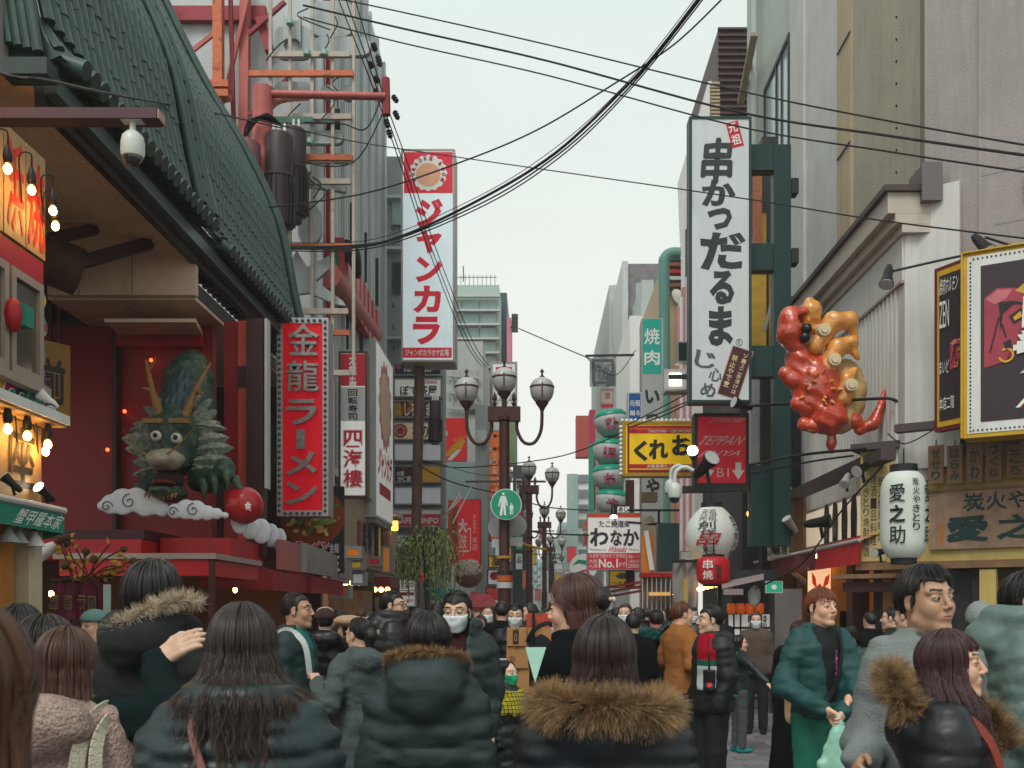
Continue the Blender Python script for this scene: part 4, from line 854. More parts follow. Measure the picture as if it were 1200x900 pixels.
rb2('wall',wc,945,984,3,18.5,1.);rb2('pier',wc,929,944.7,3,18.5,1.,.06);rb2('wall',mint,886,928.5,3,22,1.);rb2('wall',mint,880,885,3,22,1.,.1)
Ya,Yb=px_on(922,5.4),px_on(893,5.4);za,zb=1.58+(714 -162)/1200*Yb,1.58+(714 -100)/1200*Yb
win=wpart(MB().box(5.43,Ya,8.8,5.498,Ya+.08,14.0).box(5.43,Yb -.08,8.8,5.498,Yb,14.0).box(5.43,Ya+.08,13.9,5.498,Yb -.08,14.0).box(5.43,Ya+.08,8.8,5.498,Yb -.08,8.92).box(5.44,(Ya+Yb)/2 -.05,8.92,5.498,(Ya+Yb)/2+.05,13.9).box(5.44,(Ya*2+Yb)/3 -.12,8.92,5.498,(Ya*2+Yb)/3 -.06,13.9),'window_frame',K['dark'],wb_)
wpart(MB().box(5.47,Ya+.08,8.92,5.49,Yb -.08,13.9),'pane',K['glassl'],wb_);wpart(MB().tube([(5.3,px_on(884,5.3),3),(5.3,px_on(884,5.3),22)],.09,10),'drain_pipe',mint,wb_,40)
# brown louvred and white block behind
bl=thing('brown_louvre_building','dark brown louvred upper block above the big black lettered sign','building',(6,30,0))
wpart(MB().box(XX(842,30),30,4,9,36,ZZ(33,30)),'wall',mat('brown_cladding','#4a3436',.6,0,.1),bl)
for k in range(26):z=ZZ(34,30) -k*.19;wpart(MB().box(XX(842,30) -.03,29.9,z -.06,XX(878,30),29.99,z),'louvre',MATS['brown_cladding'],bl)
for k in range(14):z=ZZ(98,28) -k*.1;wpart(MB().box(XX(833,28),27.9,z -.05,XX(843,28),28.2,z),'step_louvre',creamw,bl)
wpart(MB().box(XX(843,28),28,4,7,29.9,ZZ(140,28)),'lower_wall',mat('rose_grey_wall','#847477',.6),bl);wpart(MB().bar(W(866,120,27.5),W(882,40,23),.08).bar(W(870,120,27.5),W(886,40,23),.08),'handrail',creamw,bl)
wl=thing('narrow_white_building','narrow white building behind the big black lettered sign','building',(XX(815,29),29,0));wpart(MB().add([(XX(798,29),29,3),(XX(834,29),29,3),(XX(834,29),29,ZZ(95,29)),(XX(830,29),29,ZZ(95,29)),(XX(798,29),29,ZZ(230,29)),(XX(798,29)+1,36,3),(XX(798,29)+1,36,ZZ(230,29)),(XX(834,29),36,ZZ(95,29))],[(0,1,2,3,4),(5,0,4,6),(4,3,2,7,6)]),'wall',K['white'],wl);wpart(MB().box(XX(803,28.95),28.9,ZZ(330,29),XX(808,28.95),28.99,ZZ(270,29)),'window',K['glass'],wl)
ps=thing('striped_wall','pink and white striped wall strip behind the floodlight','wall',(XX(804,25),25,0))
for k in range(6):wpart(MB().box(XX(793+k*3.6,25),25,3,XX(796.4+k*3.6,25),25.3,ZZ(360 -k*12,25)),'stripe',mat('faded_pink_stripe','#c78489',.6) if k % 2==0 else K['white'],ps)
# ================================================================== right: white shop with the crab
cs_=thing('crab_shop','white shop front with a deep cornice and corrugated wall behind the crab','shop',(4.9,16,0))
XC,Y0c,Y1c,ZC=4.9,13.62,18.6,7.18
wpaint=mat('shop_white_paint','#cbcac6',.55,0,.06,1.5,streak=.14)
wpart(MB().box(XC+.02,Y0c,3.3,XC+.6,Y1c,6.25),'back_wall',wpaint,cs_)
for k in range(30):y=Y0c+.30+k*.16;wpart(MB().tube([(XC+.03,y,3.35),(XC+.03,y,5.95)],.062,8),'corrugation',wpaint,cs_,60)
wpart(MB().box(XC -.03,Y0c,5.96,XC+.6,Y1c,6.55),'frieze',wpaint,cs_);wpart(MB().box(XC -.05,Y0c,5.92,XC+.1,Y1c,5.957),'moulding',mat('tan_moulding','#9b8a78',.5),cs_)
for x,z0,z1 in ((.07,6.553,6.66),(.16,6.663,6.80),(.26,6.803,7.08)):wpart(MB().box(XC -x,Y0c -.12,z0,XC+.6,Y1c,z1),'cornice',mat('greige_cornice','#bbb1a6',.55,0,.08,2,streak=.12),cs_)
wpart(MB().box(XC -.32,Y0c -.18,7.082,XC+.6,Y1c+.1,7.16),'roof_edge',mat('brown_roof_edge','#4a3c3a',.5),cs_)
wpart(MB().box(XC+.0,Y0c -.02,3.4,XC+.17,Y0c+.24,6.55),'corner_post',wpaint,cs_)
for k,(t0,t1) in enumerate(((.0,.06),(.065,.62))):
 a=ang((XC+.12,Y0c -.03),t0);c=ang((XC+.12,Y0c -.03),t1 if k else .06);wpart(MB().bar((a.x,a.y+.1,5.3),(c.x,c.y+.1,5.3),3.7,.1,up=(0.57,.82,0)),'end_panel',wpaint,cs_)
wpart(MB().bar((XC -.28,Y0c -.2,3.62),(XC -.28,20.6,3.62),.2,.16).bar((XC -.2,Y0c -.25,3.93),(XC+2.4,Y0c -2.07,3.93),.16,.1),'eave_beam',mat('weathered_brown_beam','#4d4345',.7,0,.2,5),cs_)
wpart(MB().box(XC+.05,Y0c+.5,0,XC+.6,14.8,3.3).box(XC+.45,14.8,0,XC+.6,22,3.3).box(XC+.05,14.8,2.9,XC+1.3,20.5,3.0),'inner_wall',mat('warm_ochre_wall','#c48a3c',.7,0,.15,2),cs_)
wpart(MB().box(XC,13.9,2.55,XC+.08,20.4,3.3),'sign_panel',lit('warm_white_panel','#e0cfb4',.26),cs_)
for k,(px,h) in enumerate(((969,1.),(979,.95),(990,1.),(1001,1.))):
 y=px_on(px,XC -.02);sculpt_pts=MB()
 sculpt_pts.prism([(-.10,-.30),(-.02,-.22),(.0,-.32),(.06,-.20),(.10,-.30),(.12,.05),(.09,.30),(.03,.36),(-.06,.33),(-.11,.1)],-.03,0);o=sculpt_pts.build('brush_letter',K['ink'],cs_);o.matrix_parent_inverse=unparent_matrix(cs_);o.location=(XC -.012,y,2.98);o.rotation_euler.z=R(-90);o.scale.z=h
for k,(px0,px1,m) in enumerate(((885,957,mat('dull_maroon_canvas','#6b2129',.7,0,.2,4,.15,40)),(957.3,1009,mat('bright_red_canvas','#c21420',.6,0,.15,4,.15,40)))):
 ya,yb=px_on(px1,4.45),px_on(px0,4.45)
 mb=MB();n=10
 for i in range(n):
  y0=ya+(yb -ya)*i/n;y1=ya+(yb -ya)*(i+1)/n;dx=.015*(i % 2);dx1=.015*((i+1) % 2)
  mb.add([(4.95,y0,2.72),(4.95,y1,2.72),(4.45+dx1,y1,2.52),(4.45+dx,y0,2.52),(4.43 -dx1,y1,2.2),(4.43 -dx,y0,2.2)],[(0,1,2,3),(3,2,4,5)])
 wpart(mb,'awning',m,cs_)
wpart(MB().tube([(4.45,px_on(1008,4.45),2.53),(4.45,px_on(884,4.45),2.53)],.03,8).tube([(4.45,px_on(930,4.45),2.2),(4.95,18,1.9)],.04,6),'awning_pole',K['lgrey'],cs_,40)
wpart(MB().box(4.7,15.2,0,4.95,15.5,2.5),'door_post',K['maroon'],cs_);wpart(MB().box(4.6,17.2,0,4.9,17.4,2.3),'door_post',K['maroon'],cs_)
for k,(x,y) in enumerate(((5.1,15.3),(5.12,16.9),(5.1,18.6))):
 t=thing('bulb',['bulb inside the shop under the red awning, near one','bulb inside the shop under the red awning, middle one','bulb inside the shop under the red awning, far one'][k],'light bulb',(x,y,2.55),0,'bulbs in the crab shop');MB().ball((0,0,0),(.035,.035,.045),10,7).build('glass',bulb_m,t,60);MB().cyl((0,0,.04),(0,0,.34),.012,n=6).build('flex',K['black'],t);wpart(MB().box(5.22,15.9,.8,5.3,17.6,1.55),'red_counter_cloth',K['red'],cs_)
wpart(MB().box(5.2,15.35,.9,5.25,15.7,2.0),'menu_strip',mat('menu_print','#8f5a2e',.5,0,.5,40),cs_)
lc=thing('lobster_picture','glowing lobster picture panel under the red awning','picture',(4.6,16.6,1.5));slab(lc,'panel',lit('lobster_ground','#e0b48c',.5),-.18,0,0,.18,.05,.75)
for k,pts in enumerate(([(0,.05),(.05,.2),(.04,.45),(0,.5),(-.05,.45),(-.05,.2)],[(.04,.4),(.14,.5),(.16,.65),(.09,.6)],[(-.04,.4),(-.12,.5),(-.13,.68),(-.07,.6)])):MB().prism(pts,-.01,-.001).build('print_shape',mat('lobster_red','#c6321a',.4,emit=.4),lc)
# the crab
cb=thing('crab_sculpture','giant glossy red and orange crab sculpture clinging to the corrugated wall','sculpture',(XX(968,14.4),14.4,ZZ(440,14.4)))
CSc=14.4/FP
def Q(px,py,y=0.):return ((px -968)*CSc,y,(440 -py)*CSc)
gl=dict(rough=.24,spec=.6,coat=.8,bump=.5,bs=30)
cr=mat('glossy_crab_red','#c73f1c',var=.35,vs=5,spots=('#e59a48',.60,4),**gl);co=mat('glossy_crab_orange','#e39a42',var=.3,vs=5,spots=('#c8481f',.6,6),**gl);cc=mat('crab_cream_shell','#c9a873',.4,0,.2,6,.3,25,spots=('#b5763e',.6,7));cd=mat('crab_joint_cream','#d9c6a2',.35,0,.15,8)
def cpart(name,m,fn,lo,hi,h=.028):return sculpt(name,fn,lo,hi,h,m,cb)
bm1=lambda P:.016*vn(P,9)+.007*vn(P,40)
cpart('carapace',cr,lambda P:smin(smin(ell(P,Q(955,455,-.05),(.36,.30,.50)),ell(P,Q(968,490,-.08),(.30,.28,.26)),.04),ell(P,Q(935,425,-.05),(.20,.22,.30)),.04)+bm1(P)*1.4+.018*np.abs(np.sin((P[2]+.5*P[0])*16)),(-.8,-.5,-1.1),(.7,.5,.7))
cpart('underbelly',cc,lambda P:smin(ell(P,Q(992,460,.1),(.30,.26,.50)),ell(P,Q(985,490,.0),(.22,.2,.22)),.1)+bm1(P),(-.3,-.4,-.9),(.8,.5,.6))
cpart('claw',cr,lambda P:smax(chain(P,[Q(936,418,-.1),Q(922,395,-.15),Q(924,378,-.15),Q(937,372,-.15)],[.12,.17,.17,.12],.05),-ell(P,Q(938,380,-.22),(.11,.14,.07)),.03)+bm1(P),(-.9,-.5,.0),(.0,.3,1.1))
cpart('claw',co,lambda P:smax(chain(P,[Q(948,385,-.1),Q(948,366,-.12),Q(946,357,-.12)],[.13,.14,.08],.05),-ell(P,Q(950,384,-.25),(.10,.12,.06)),.03)+bm1(P),(-.6,-.5,.3),(.2,.3,1.3))
for k,(pts,r,m) in enumerate((([(952,410),(972,382),(990,380),(998,400)],[.11,.14,.12,.04],co),([(962,440),(975,412),(992,406),(1000,424)],[.12,.14,.11,.03],co),([(985,470),(988,448),(998,436)],[.12,.11,.05],co),([(918,440),(926,448),(940,452)],[.10,.11,.10],cr),([(932,475),(945,480),(958,480)],[.11,.12,.12],cr),([(940,498),(952,500),(966,495)],[.10,.11,.10],cr),([(983,484),(1000,495),(1008,502)],[.10,.10,.07],cr),([(1006,504),(1022,497),(1032,474)],[.085,.085,.06],cr),([(1031,474),(1036,460),(1039,444)],[.055,.035,.01],cr),([(972,500),(974,520),(974,528)],[.06,.065,.04],cr))):
 Pq=[Q(a,c,-.2+.02*k) for a,c in pts];xs_=[p[0] for p in Pq];zs_=[p[2] for p in Pq]
 cpart('leg',m,lambda P:chain(P,Pq,r,.04)+bm1(P)*.8,(min(xs_) -.22,-.55,min(zs_) -.22),(max(xs_)+.22,.25,max(zs_)+.22),.022)
for px,py in ((958,394),(970,428),(989,457)):q=Q(px,py,-.34);MB().tube([(q[0],q[1] -.02,q[2]),(q[0],q[1]+.1,q[2])],[.085,.1],16).tube([(q[0],q[1] -.04,q[2]),(q[0],q[1] -.021,q[2])],[.05,.055],14).build('joint_disc',cd,cb,40)
for px,py in ((939,392),(937,402)):MB().ball(Q(px,py,-.3),.075,14,9).build('eye',mat('crab_eye','#15181d',.15,0,0),cb,60)
for k in range(26):
 a=random.uniform(0,6.28);r=random.uniform(.3,.95);c0=Vector(Q(957+28*r*math.cos(a),455+40*r*math.sin(a),-.05 -.29*math.sqrt(1 -r*r)));d=Vector((math.cos(a)*r,-1.1*math.sqrt(1 -r*r),-math.sin(a)*r)).normalized()
 MB().tube([c0 -d*.03,c0+d*.03,c0+d*.085],[.035,.024,.003],7).build('spine',co,cb,60)
# curved lamp pole in front of the crab and cables
pp=thing('lamp_arm','thin curved black lamp arm reaching out in front of the crab','lamp arm',W(1055,505,13.9));wpart(MB().tube(catmull([W(1056,507,13.9),W(1055,480,13.9),W(1046,468,13.9),W(1010,468,14.1),W(875,476,15.2)],8),.022,8),'arm',K['black'],pp,60);wpart(MB().tube([W(1057,510,13.9),W(1056,488,13.9)],.035,8),'sleeve',K['lgrey'],pp,40)
spot(868,474,15.2,(-.8,-.3,.2),'black spot lamp at the end of the curved arm before the big sign',None,None,1.2)
spot(1040,325,13.2,(-.3,-.5,-.9),'spot lamp on a long arm by the white cornice',K['lgrey'],None,1.3,arm=[(.1,.05,.1),(.55,-.2,.14),(1.0,-.5,.16)])
spot(1152,288,12.4,(.3,-.6,-.8),'spot lamp above the bull picture',K['lgrey'],None,1.3,arm=[(.05,.05,.12),(.35,.0,.0)])
# ================================================================== right: bull sign and wooden boards on the angled front
def atang(p0,px):
 k=(px -CX)/FP;return (k*p0[1] -p0[0])/(math.cos(AL)+k*math.sin(AL))
P0=(4.5,14.2)
ys_=thing('yakitori_front','yellow timber shop front with hanging wooden menu tablets','shop',(P0[0],P0[1],0),-AL)
yl=mat('yellow_shop_timber','#c9b06a',.6,0,.12,2,.15,30,streak=.2)
def zt(py,t):Y=P0[1] -t*math.sin(AL);return ZZ(py,Y)
slab(ys_,'fascia',yl,.0,.0,2.22,4.5,.25,3.76)
slab(ys_,'top_beam',MATS['weathered_brown_beam'],-.1,-.12,3.765,4.5,.3,3.86);slab(ys_,'lower_beam',K['wood'],-.05,-.05,2.12,4.5,.2,2.215)
slab(ys_,'cursive_panel',mat('pale_cursive_board','#c3b079',.6,0,.1),.02,-.03,2.24,.36,-.002,3.7)
mb=MB();column(mb,'やきとり焼酎梅酒',.05,2.3,.13,3.4,y=-.034,rough=.04);column(mb,'地酒一品料理',.15,2.45,.23,3.45,y=-.034,rough=.04);column(mb,'炭火焼鳥串焼',.25,2.5,.33,3.4,y=-.034,rough=.04);mb.build('lettering',K['ink'],ys_)
for px,m in ((1058,K['maroon']),):t=atang(P0,px);slab(ys_,'mullion',m,t -.02,-.02,3.1,t+.02,.0,3.76)
for k,(s_,px) in enumerate((('せせり',1101),('はらみ',1123),('かわ',1146),('つくね',1168),('ここち',1193),('もも',1217))):
 t=atang(P0,px);z1=zt(524 -k*1.4,t);z0=zt(568 -k*1.2,t);dz=random.uniform(-.02,.02)
 tt=thing('menu_tablet',f'hanging wooden menu tablet reading {["seseri", "harami", "kawa", "tsukune", "koko", "momo"][k]}','tablet',ys_.location+Vector((t*math.cos(AL),-t*math.sin(AL),z0+dz)),-AL+random.uniform(-.05,.05),'wooden menu tablets');tt.location+=Vector((-math.sin(AL),-math.cos(AL),0))*.20
 h=z1 -z0;slab(tt,'board',K['wood'],-.095,0,0,.095,.03,h);mb=MB();column(mb,s_,-.06,.03,.06,h -.03,y=-.004,bold=.03,rough=.02);mb.build('lettering',mat('faded_teal_ink','#23413f',.6),tt);MB().cyl((0,.015,h),(0,.03,h+.08),.006,n=5).build('hook',K['black'],tt)
bd_=thing('shop_board','weathered timber name board with dark green brush characters','sign',(0,0,0),-AL);t=atang(P0,1091);bd_.location=Vector((P0[0]+t*math.cos(AL),P0[1] -t*math.sin(AL),0))+Vector((-math.sin(AL),-math.cos(AL),0))*.06
zb0,zb1=zt(648,t),zt(578,t);slab(bd_,'board',mat('old_cedar_board','#a3846e',.7,0,.3,5,.25,40,streak=.35),.0,.0,zb0+.04,2.2,.05,zb1);slab(bd_,'cap',K['wood'],-.02,-.02,zb1+.001,2.2,.06,zb1+.035)
mb=MB();put(mb,'炭火やき鳥',.42,zb0+.53,1.75,zb0+.76,y=-.004,bold=.02,rough=.02);put(mb,'愛',.22,zb0+.14,.72,zb0+.46,y=-.004,bold=.035,rough=.02);put(mb,'之',.82,zb0+.14,1.32,zb0+.46,y=-.004,bold=.035,rough=.02);put(mb,'助',1.42,zb0+.14,1.92,zb0+.46,y=-.004,bold=.035,rough=.02);mb.build('lettering',mat('deep_teal_ink','#143a38',.6),bd_);slab(bd_,'orange_stain',mat('ochre_mark','#b8741f',.6),.13,-.004,zb0+.1,.17,.0,zb0+.36)
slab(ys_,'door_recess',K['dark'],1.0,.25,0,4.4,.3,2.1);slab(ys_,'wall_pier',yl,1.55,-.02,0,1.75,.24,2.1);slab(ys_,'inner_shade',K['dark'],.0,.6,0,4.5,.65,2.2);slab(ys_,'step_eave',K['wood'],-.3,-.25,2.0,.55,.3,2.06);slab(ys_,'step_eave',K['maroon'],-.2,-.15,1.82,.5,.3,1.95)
# paper lanterns
lantm=mat('white_paper_lantern','#c9cfc6',.7,0,.05,4,emit=.06);red_l=mat('red_paper_lantern','#b3121f',.6,0,.08,4,emit=.05)
def lantern(q,r,h,label,m,texts,ribs=22,p=3.2,seat=.55):
 t=thing('paper_lantern',label,'lantern',q,0,'paper lanterns');prof=[]
 def rad(u):return r*(1 -abs(2*u -1)**p*(1 -seat))
 n=ribs*2
 for i in range(n+1):u=i/n;prof.append((rad(u)*(1 -.012*(i % 2)),(u -.5)*h))
 MB().lathe(prof,36).build('paper_shade',m,t,80)
 for s_ in (1,-1):MB().lathe([(rad(0)*.95,0),(rad(0)*.95,.09*h*s_)] if s_>0 else [(rad(0)*.9,.0),(rad(0)*.9,-.07*h)],24,(0,0,s_*h/2)).build('ring',K['ink'],t,40)
 MB().cyl((0,0,h/2),(0,0,h/2+.3),.008,n=5).build('hanger',K['black'],t)
 for (s_,a0,a1,z0,z1,mm,kw) in texts:
  def fn(x,y,z):rr=rad(min(max(z/h+.5,0.02),.98))+.016;return (rr*math.sin(x),-rr*math.cos(x),z)
  mb=MB()
  if len(s_)>1 and not kw.get('row'):column(mb,s_,a0,z0*h,a1,z1*h,fn=fn,res=4,**{k:v for k,v in kw.items() if k !='row'})
  else:put(mb,s_,a0,z0*h,a1,z1*h,fn=fn,res=4,**{k:v for k,v in kw.items() if k !='row'})
  mb.build('lettering',mm,t)
 return t
dkt=mat('lantern_ink','#1d2426',.6)
lantern(W(1059,604,12.9),.285,1.08,'tall white paper lantern with black characters before the yellow shop',lantm,[('愛之助',-.95,-.28,-.36,.36,dkt,{'bold':.04}),('愛之助',.62,1.25,-.36,.36,dkt,{'bold':.04}),('炭火やきとり',.02,.34,-.2,.42,dkt,{'bold':.015})],26,6,.62)
lantern(W(834,628,17),.44,.93,'round white paper lantern with black and red brush characters',lantm,[('元祖',-.75,.1,.34,.46,mat('lantern_grey_ink','#6a6e6e',.6),{'row':1,'bold':.02}),('元祖',-.75,.05,.24,.34,mat('lantern_grey_ink','#6a6e6e',.6),{'row':1,'bold':.02}),('創',-.7,-.02,.08,.23,dkt,{'bold':.03}),('作',-.6,.0,-.02,.08,dkt,{'bold':.03}),('串',-.7,.12,-.22,.05,K['rink'],{'bold':.035,'skew':.4}),('料',-.55,.02,-.33,-.21,dkt,{'bold':.03}),('理',-.45,.05,-.44,-.33,dkt,{'bold':.03}),('かつ炭火焼',.72,1.1,-.4,.36,dkt,{'bold':.03})],20,2.1,.42)
lantern(W(836,669,16.4),.265,.44,'red paper lantern hanging behind the round white lantern',red_l,[('串焼',-.8,-.2,-.35,.4,K['wink'],{'bold':.05}),('酒',-.1,.3,-.3,.2,K['ink'],{'bold':.03})],12,5,.7)
# bull pictures
def bull(t,x,z,s_,fl=1):
 P=lambda pts:[(x+fl*a*s_,z+c*s_) for a,c in pts]
 MB().prism(P([(-.30,.62),(-.12,.74),(.14,.70),(.34,.52),(.42,.28),(.30,.12),(.22,-.06),(.16,-.22),(-.02,-.36),(-.18,-.40),(-.30,-.42)]),-.020,-.016).build('print_shape',mat('bull_pink','#a63a4a',.5,0,.25,5),t)
 MB().prism(P([(.12,.66),(.30,.80),(.46,1.02),(.46,1.24),(.36,1.42),(.56,1.36),(.74,1.16),(.78,.98),(.60,.78),(.42,.62),(.28,.58)]),-.024,-.021).build('print_shape',mat('bull_horn','#c79a3f',.5,0,.3,4),t)
 MB().prism(P([(.04,.30),(.20,.40),(.26,.26),(.10,.18)]),-.028,-.025).build('print_shape',K['ink'],t);MB().prism(P([(.09,.27),(.19,.35),(.22,.27),(.12,.22)]),-.032,-.029).build('print_shape',yel,t)
 MB().prism(P([(-.10,.52),(.10,.52),(.30,.44),(.10,.47),(-.04,.36),(-.08,.1)]),-.028,-.025).build('print_line',K['ink'],t);MB().prism(P([(-.04,-.08),(.06,-.04),(.08,-.16),(.0,-.2)]),-.028,-.025).build('print_shape',K['ink'],t)
 MB().prism(P([(-.28,.60),(-.12,.71),(.08,.69),(.0,.56),(-.16,.50)]),-.0235,-.0205).build('print_shape',mat('bull_light','#c8707a',.5,0,.2,8),t);MB().prism(P([(.20,.12),(.30,.12),(.22,-.06),(.16,-.22),(-.02,-.36),(.08,-.16),(.16,-.04)]),-.0235,-.0205).build('print_shape',mat('bull_shade','#7a2636',.5,0,.2,8),t)
 for a_,b_ in (((.24,.56),(.40,.46)),((.22,.52),(.36,.38)),((.28,.60),(.44,.54)),((-.22,-.2),(-.1,.3)),((.0,.0),(-.06,.2))):MB().bar((x+fl*a_[0]*s_,-.027,z+a_[1]*s_),(x+fl*b_[0]*s_,-.027,z+b_[1]*s_),.02*s_,.006).build('print_line',K['ink'],t)
 MB().prism([(x+fl*(.0+.11*math.cos(a)*k)*s_,z+(-.27+.11*math.sin(a)*k)*s_) for a,k in [(i*.3 -2.9,1) for i in range(18)]+[(2.2 -i*.3,.7) for i in range(18)]],-.028,-.025).build('nose_ring',yel,t)
pb0=(5.15,12.35);ypf=mat('yellow_sign_frame','#c9a01f',.5,0,.15,4,streak=.1);plum=mat('plum_print','#33262e',.5,0,.1,3)
bs2=thing('bull_sign','yellow framed billboard of a red bull with a white brush character','billboard',(*pb0,ZZ(520,12.3)),R(-31));bs2.location.z+=.07;Hb=ZZ(303,12.3) -ZZ(520,12.3);Wb=2.3
slab(bs2,'box',ypf,0,.0,0,Wb,.4,Hb);slab(bs2,'white_border',K['white'],.05,-.008,.05,Wb,-.001,Hb -.05);slab(bs2,'face',plum,.20,-.013,.18,Wb -.1,-.009,Hb -.18)
for k in range(60):
 for xx,zz in ((.085,.08+k*(Hb -.16)/60),(.1+k*.0368,.085),(.1+k*.0368,Hb -.085)):
  if xx<Wb and k % 1==0:MB().box(xx -.009,-.016,zz -.009,xx+.009,-.0085,zz+.009).build('border_stud',K['ink'],bs2) if k==0 and xx<.09 else None
sd=MB().box(-.009,-.008,-.009,.009,0,.009).build('border_stud',K['ink'],bs2);sd.location=(.085,-.0085,.08)
for k in range(1,45):o=link('border_stud',sd.data,bs2);o.location=(.085,-.0085,.08+k*(Hb -.16)/45)
for k in range(30):
 for zz in (.085,Hb -.085):o=link('border_stud',sd.data,bs2);o.location=(.12+k*.05,-.0085,zz)
MB().tube([(-.01,-.02,0),(-.01,-.02,Hb),(Wb,-.02,Hb)],.018,8).build('yellow_tube',ypf,bs2,40)
bull(bs2,.48,Hb*.52,.80)
mb=MB();put(mb,'昇',.60,Hb*.32,1.5,Hb*.72,y=-.036,bold=.05,rough=.05);mb.build('brush_character',K['wink'],bs2);letters(bs2,K['rink'],[('AB',.62,.31,1.02,.52,{'y':-.016,'bold':.05,'skew':.2,'rough':.02})]);letters(bs2,K['wink'],[('AB',.62,.31,1.02,.52,{'y':-.020,'bold':.02,'skew':.2,'rough':.02})]);MB().prism([(.9,.55),(1.0,.72),(1.1,.72),(1.15,.58),(1.02,.5)],-.020,-.014).build('print_shape',yel,bs2)
b3=thing('bull_side_sign','narrow red framed bull sign turned towards the street beside the billboard','billboard',(XX(1095,13.0),13.0,ZZ(500,12.6)),R(-64));H3=Hb*.93;W3=.50
slab(b3,'frame',mat('dark_red_sign_frame','#6a1820',.5),0,0,0,W3,.12,H3);slab(b3,'border',ypf,.05,-.006,.05,W3 -.05,-.001,H3 -.05);slab(b3,'face',plum,.09,-.012,.12,W3 -.08,-.007,H3 -.12)
bull(b3,.36,H3*.42,.32,1);letters(b3,K['wink'],[('焼肉ホルモン',.11,H3*.82,.40,H3*.92,{'y':-.034,'skew':.1}),('ZEN',.11,H3*.62,.26,H3*.78,{'y':-.034}),('まいど',.11,H3*.34,.26,H3*.42,{'y':-.034}),('本店二階',.11,H3*.12,.34,H3*.2,{'y':-.034})])
# clutter of lamps over the awning
spot(1010,549,13.9,(-.7,-.5,-.4),'grey shaded lamp at the corner of the yellow shop front',K['lgrey'],None,1.2);spot(991,563,14.6,(-.4,-.6,-.6),'white bullet lamp under the dark eave',K['lgrey'],K['lgrey']);spot(961,612,15.6,(.8,-.4,.1),'black horn lamp standing on the red awning',K['black'],None,1.5);spot(904,632,18.0,(.0,-1,.1),'glaring white spot lamp at the far end of the maroon awning',mat('white_glare','#fff6e6',.3,var=0,emit=18),None,1.5);spot(926,614,17.2,(-.6,-.3,.7),'grey lamp pointing up beside the white cursive sign',K['lgrey'],K['grey'],1.2);spot(878,602,19,(.1,-1,-.1),'amber lit spot lamp in the shade above the round lantern',mat('amber_lens','#ffc25a',.3,var=0,emit=6),None,1.2);spot(1031,647,12.95,(-.6,-.3,-.1),'small black spot lamp under the tall lantern',None,None,.8)
wsg=thing('cursive_sign','white and timber signboard with black running script under the eave','sign',(4.6,18.6,2.3),R(-75));slab(wsg,'board',K['white'],-.9,0,.2,.0,.06,1.5);slab(wsg,'board',K['wood'],.002,0,.2,.5,.06,1.45);mb=MB()
for k,s_ in enumerate(('しゃぶしゃぶ','すき焼かに鍋','名物かに料理')):column(mb,s_,-.84+k*.28,.28,-.62+k*.28,1.42,y=-.004,bold=.02,rough=.05)
mb.build('lettering',K['ink'],wsg)
# ================================================================== right: big projecting signs on the green steel
gs_=thing('green_steel_bracket','dark green steel bracket frame holding the big black lettered sign','bracket',W(905,570,17.3));gst=mat('dark_green_steel','#173a38',.45,.1,.15,3)
def gb(x0,y0,x1,y1,Y=17.3,d=.25):a=W(x0,y1,Y);c=W(x1,y0,Y);return wpart(MB().box(a.x,Y,a.z,c.x,Y+d,c.z),'steel_beam',gst,gs_)
gb(907,169,927,640);gb(880,169,906.5,199);gb(880,285,906.5,316);gb(880,405,906.5,441);gb(880,545,906.5,640,17.8)
for py in (218,300,428):a=W(927,py+9,17.4);wpart(MB().box(a.x,17.35,a.z,a.x+.12,17.6,a.z+.25),'bolt_plate',K['dark'],gs_)
bk=thing('dark_shop_block','dark shop block with gold strip and yellow panel behind the green frame','building',(4.6,20,0));
for (x0,y0,x1,y1,m,nm,Y) in ((876,200,890,280,gst,'panel',19.5),(884,199,893,285,mat('gold_red_strip','#a5623e',.4,0,.5,20),'gold_strip',19.2),(893,160,912,640,K['dark'],'dark_panel',19.6),(880,250,898,408,mat('gold_curtain','#c8a13c',.5,0,.25,5),'gold_panel',19.55),(905,310,909,420,mat('gold_curtain','#c8a13c',.5,0,.25,5),'gold_panel',19.3),(880,440,893,640,K['lgrey'],'pale_panel',19.6),(893,441,930,700,K['dark'],'dark_panel',19.4)):
 a=W(x0,y1,Y);c=W(x1,y0,Y);wpart(MB().box(a.x,Y,a.z,c.x,Y+.3,c.z),nm,m,bk)
wpart(MB().box(XX(870,21),21,0,6,26,8),'body',K['dark'],bk);wpart(MB().bar(W(896,388,19.1),W(910,330,19.1),.05),'brace',K['lgrey'],bk)
ink2=mat('green_black_ink','#2a3738',.6,0,.1)
b=Board('skewer_sign','towering white sign with black brush characters and a slanted maroon notice','sign',807.5,137,880.5,472,17,.28,.045,gst,lit('daruma_white','#c3c9c9',.06))
b.text(ink2,[('串',823,163,858,214,{'bold':.04,'rough':.03,'skew':.12}),('か',822,211,862,242,{'bold':.045,'rough':.03}),('つ',829,244,858,270,{'bold':.055,'rough':.04}),('だ',821,272,874,317,{'bold':.045,'rough':.03}),('る',831,317,860,358,{'bold':.05,'rough':.03}),('ま',830,359,859,406,{'bold':.05,'rough':.03}),('R',864.5,399,867.5,404)],.004)
mb=MB();x,z=b.L(866,401.5);mb.tube([(x+.055*math.cos(i*.4),b.y -.004,z+.055*math.sin(i*.4)) for i in range(17)],.005,4);mb.build('ring_mark',ink2,b.p)
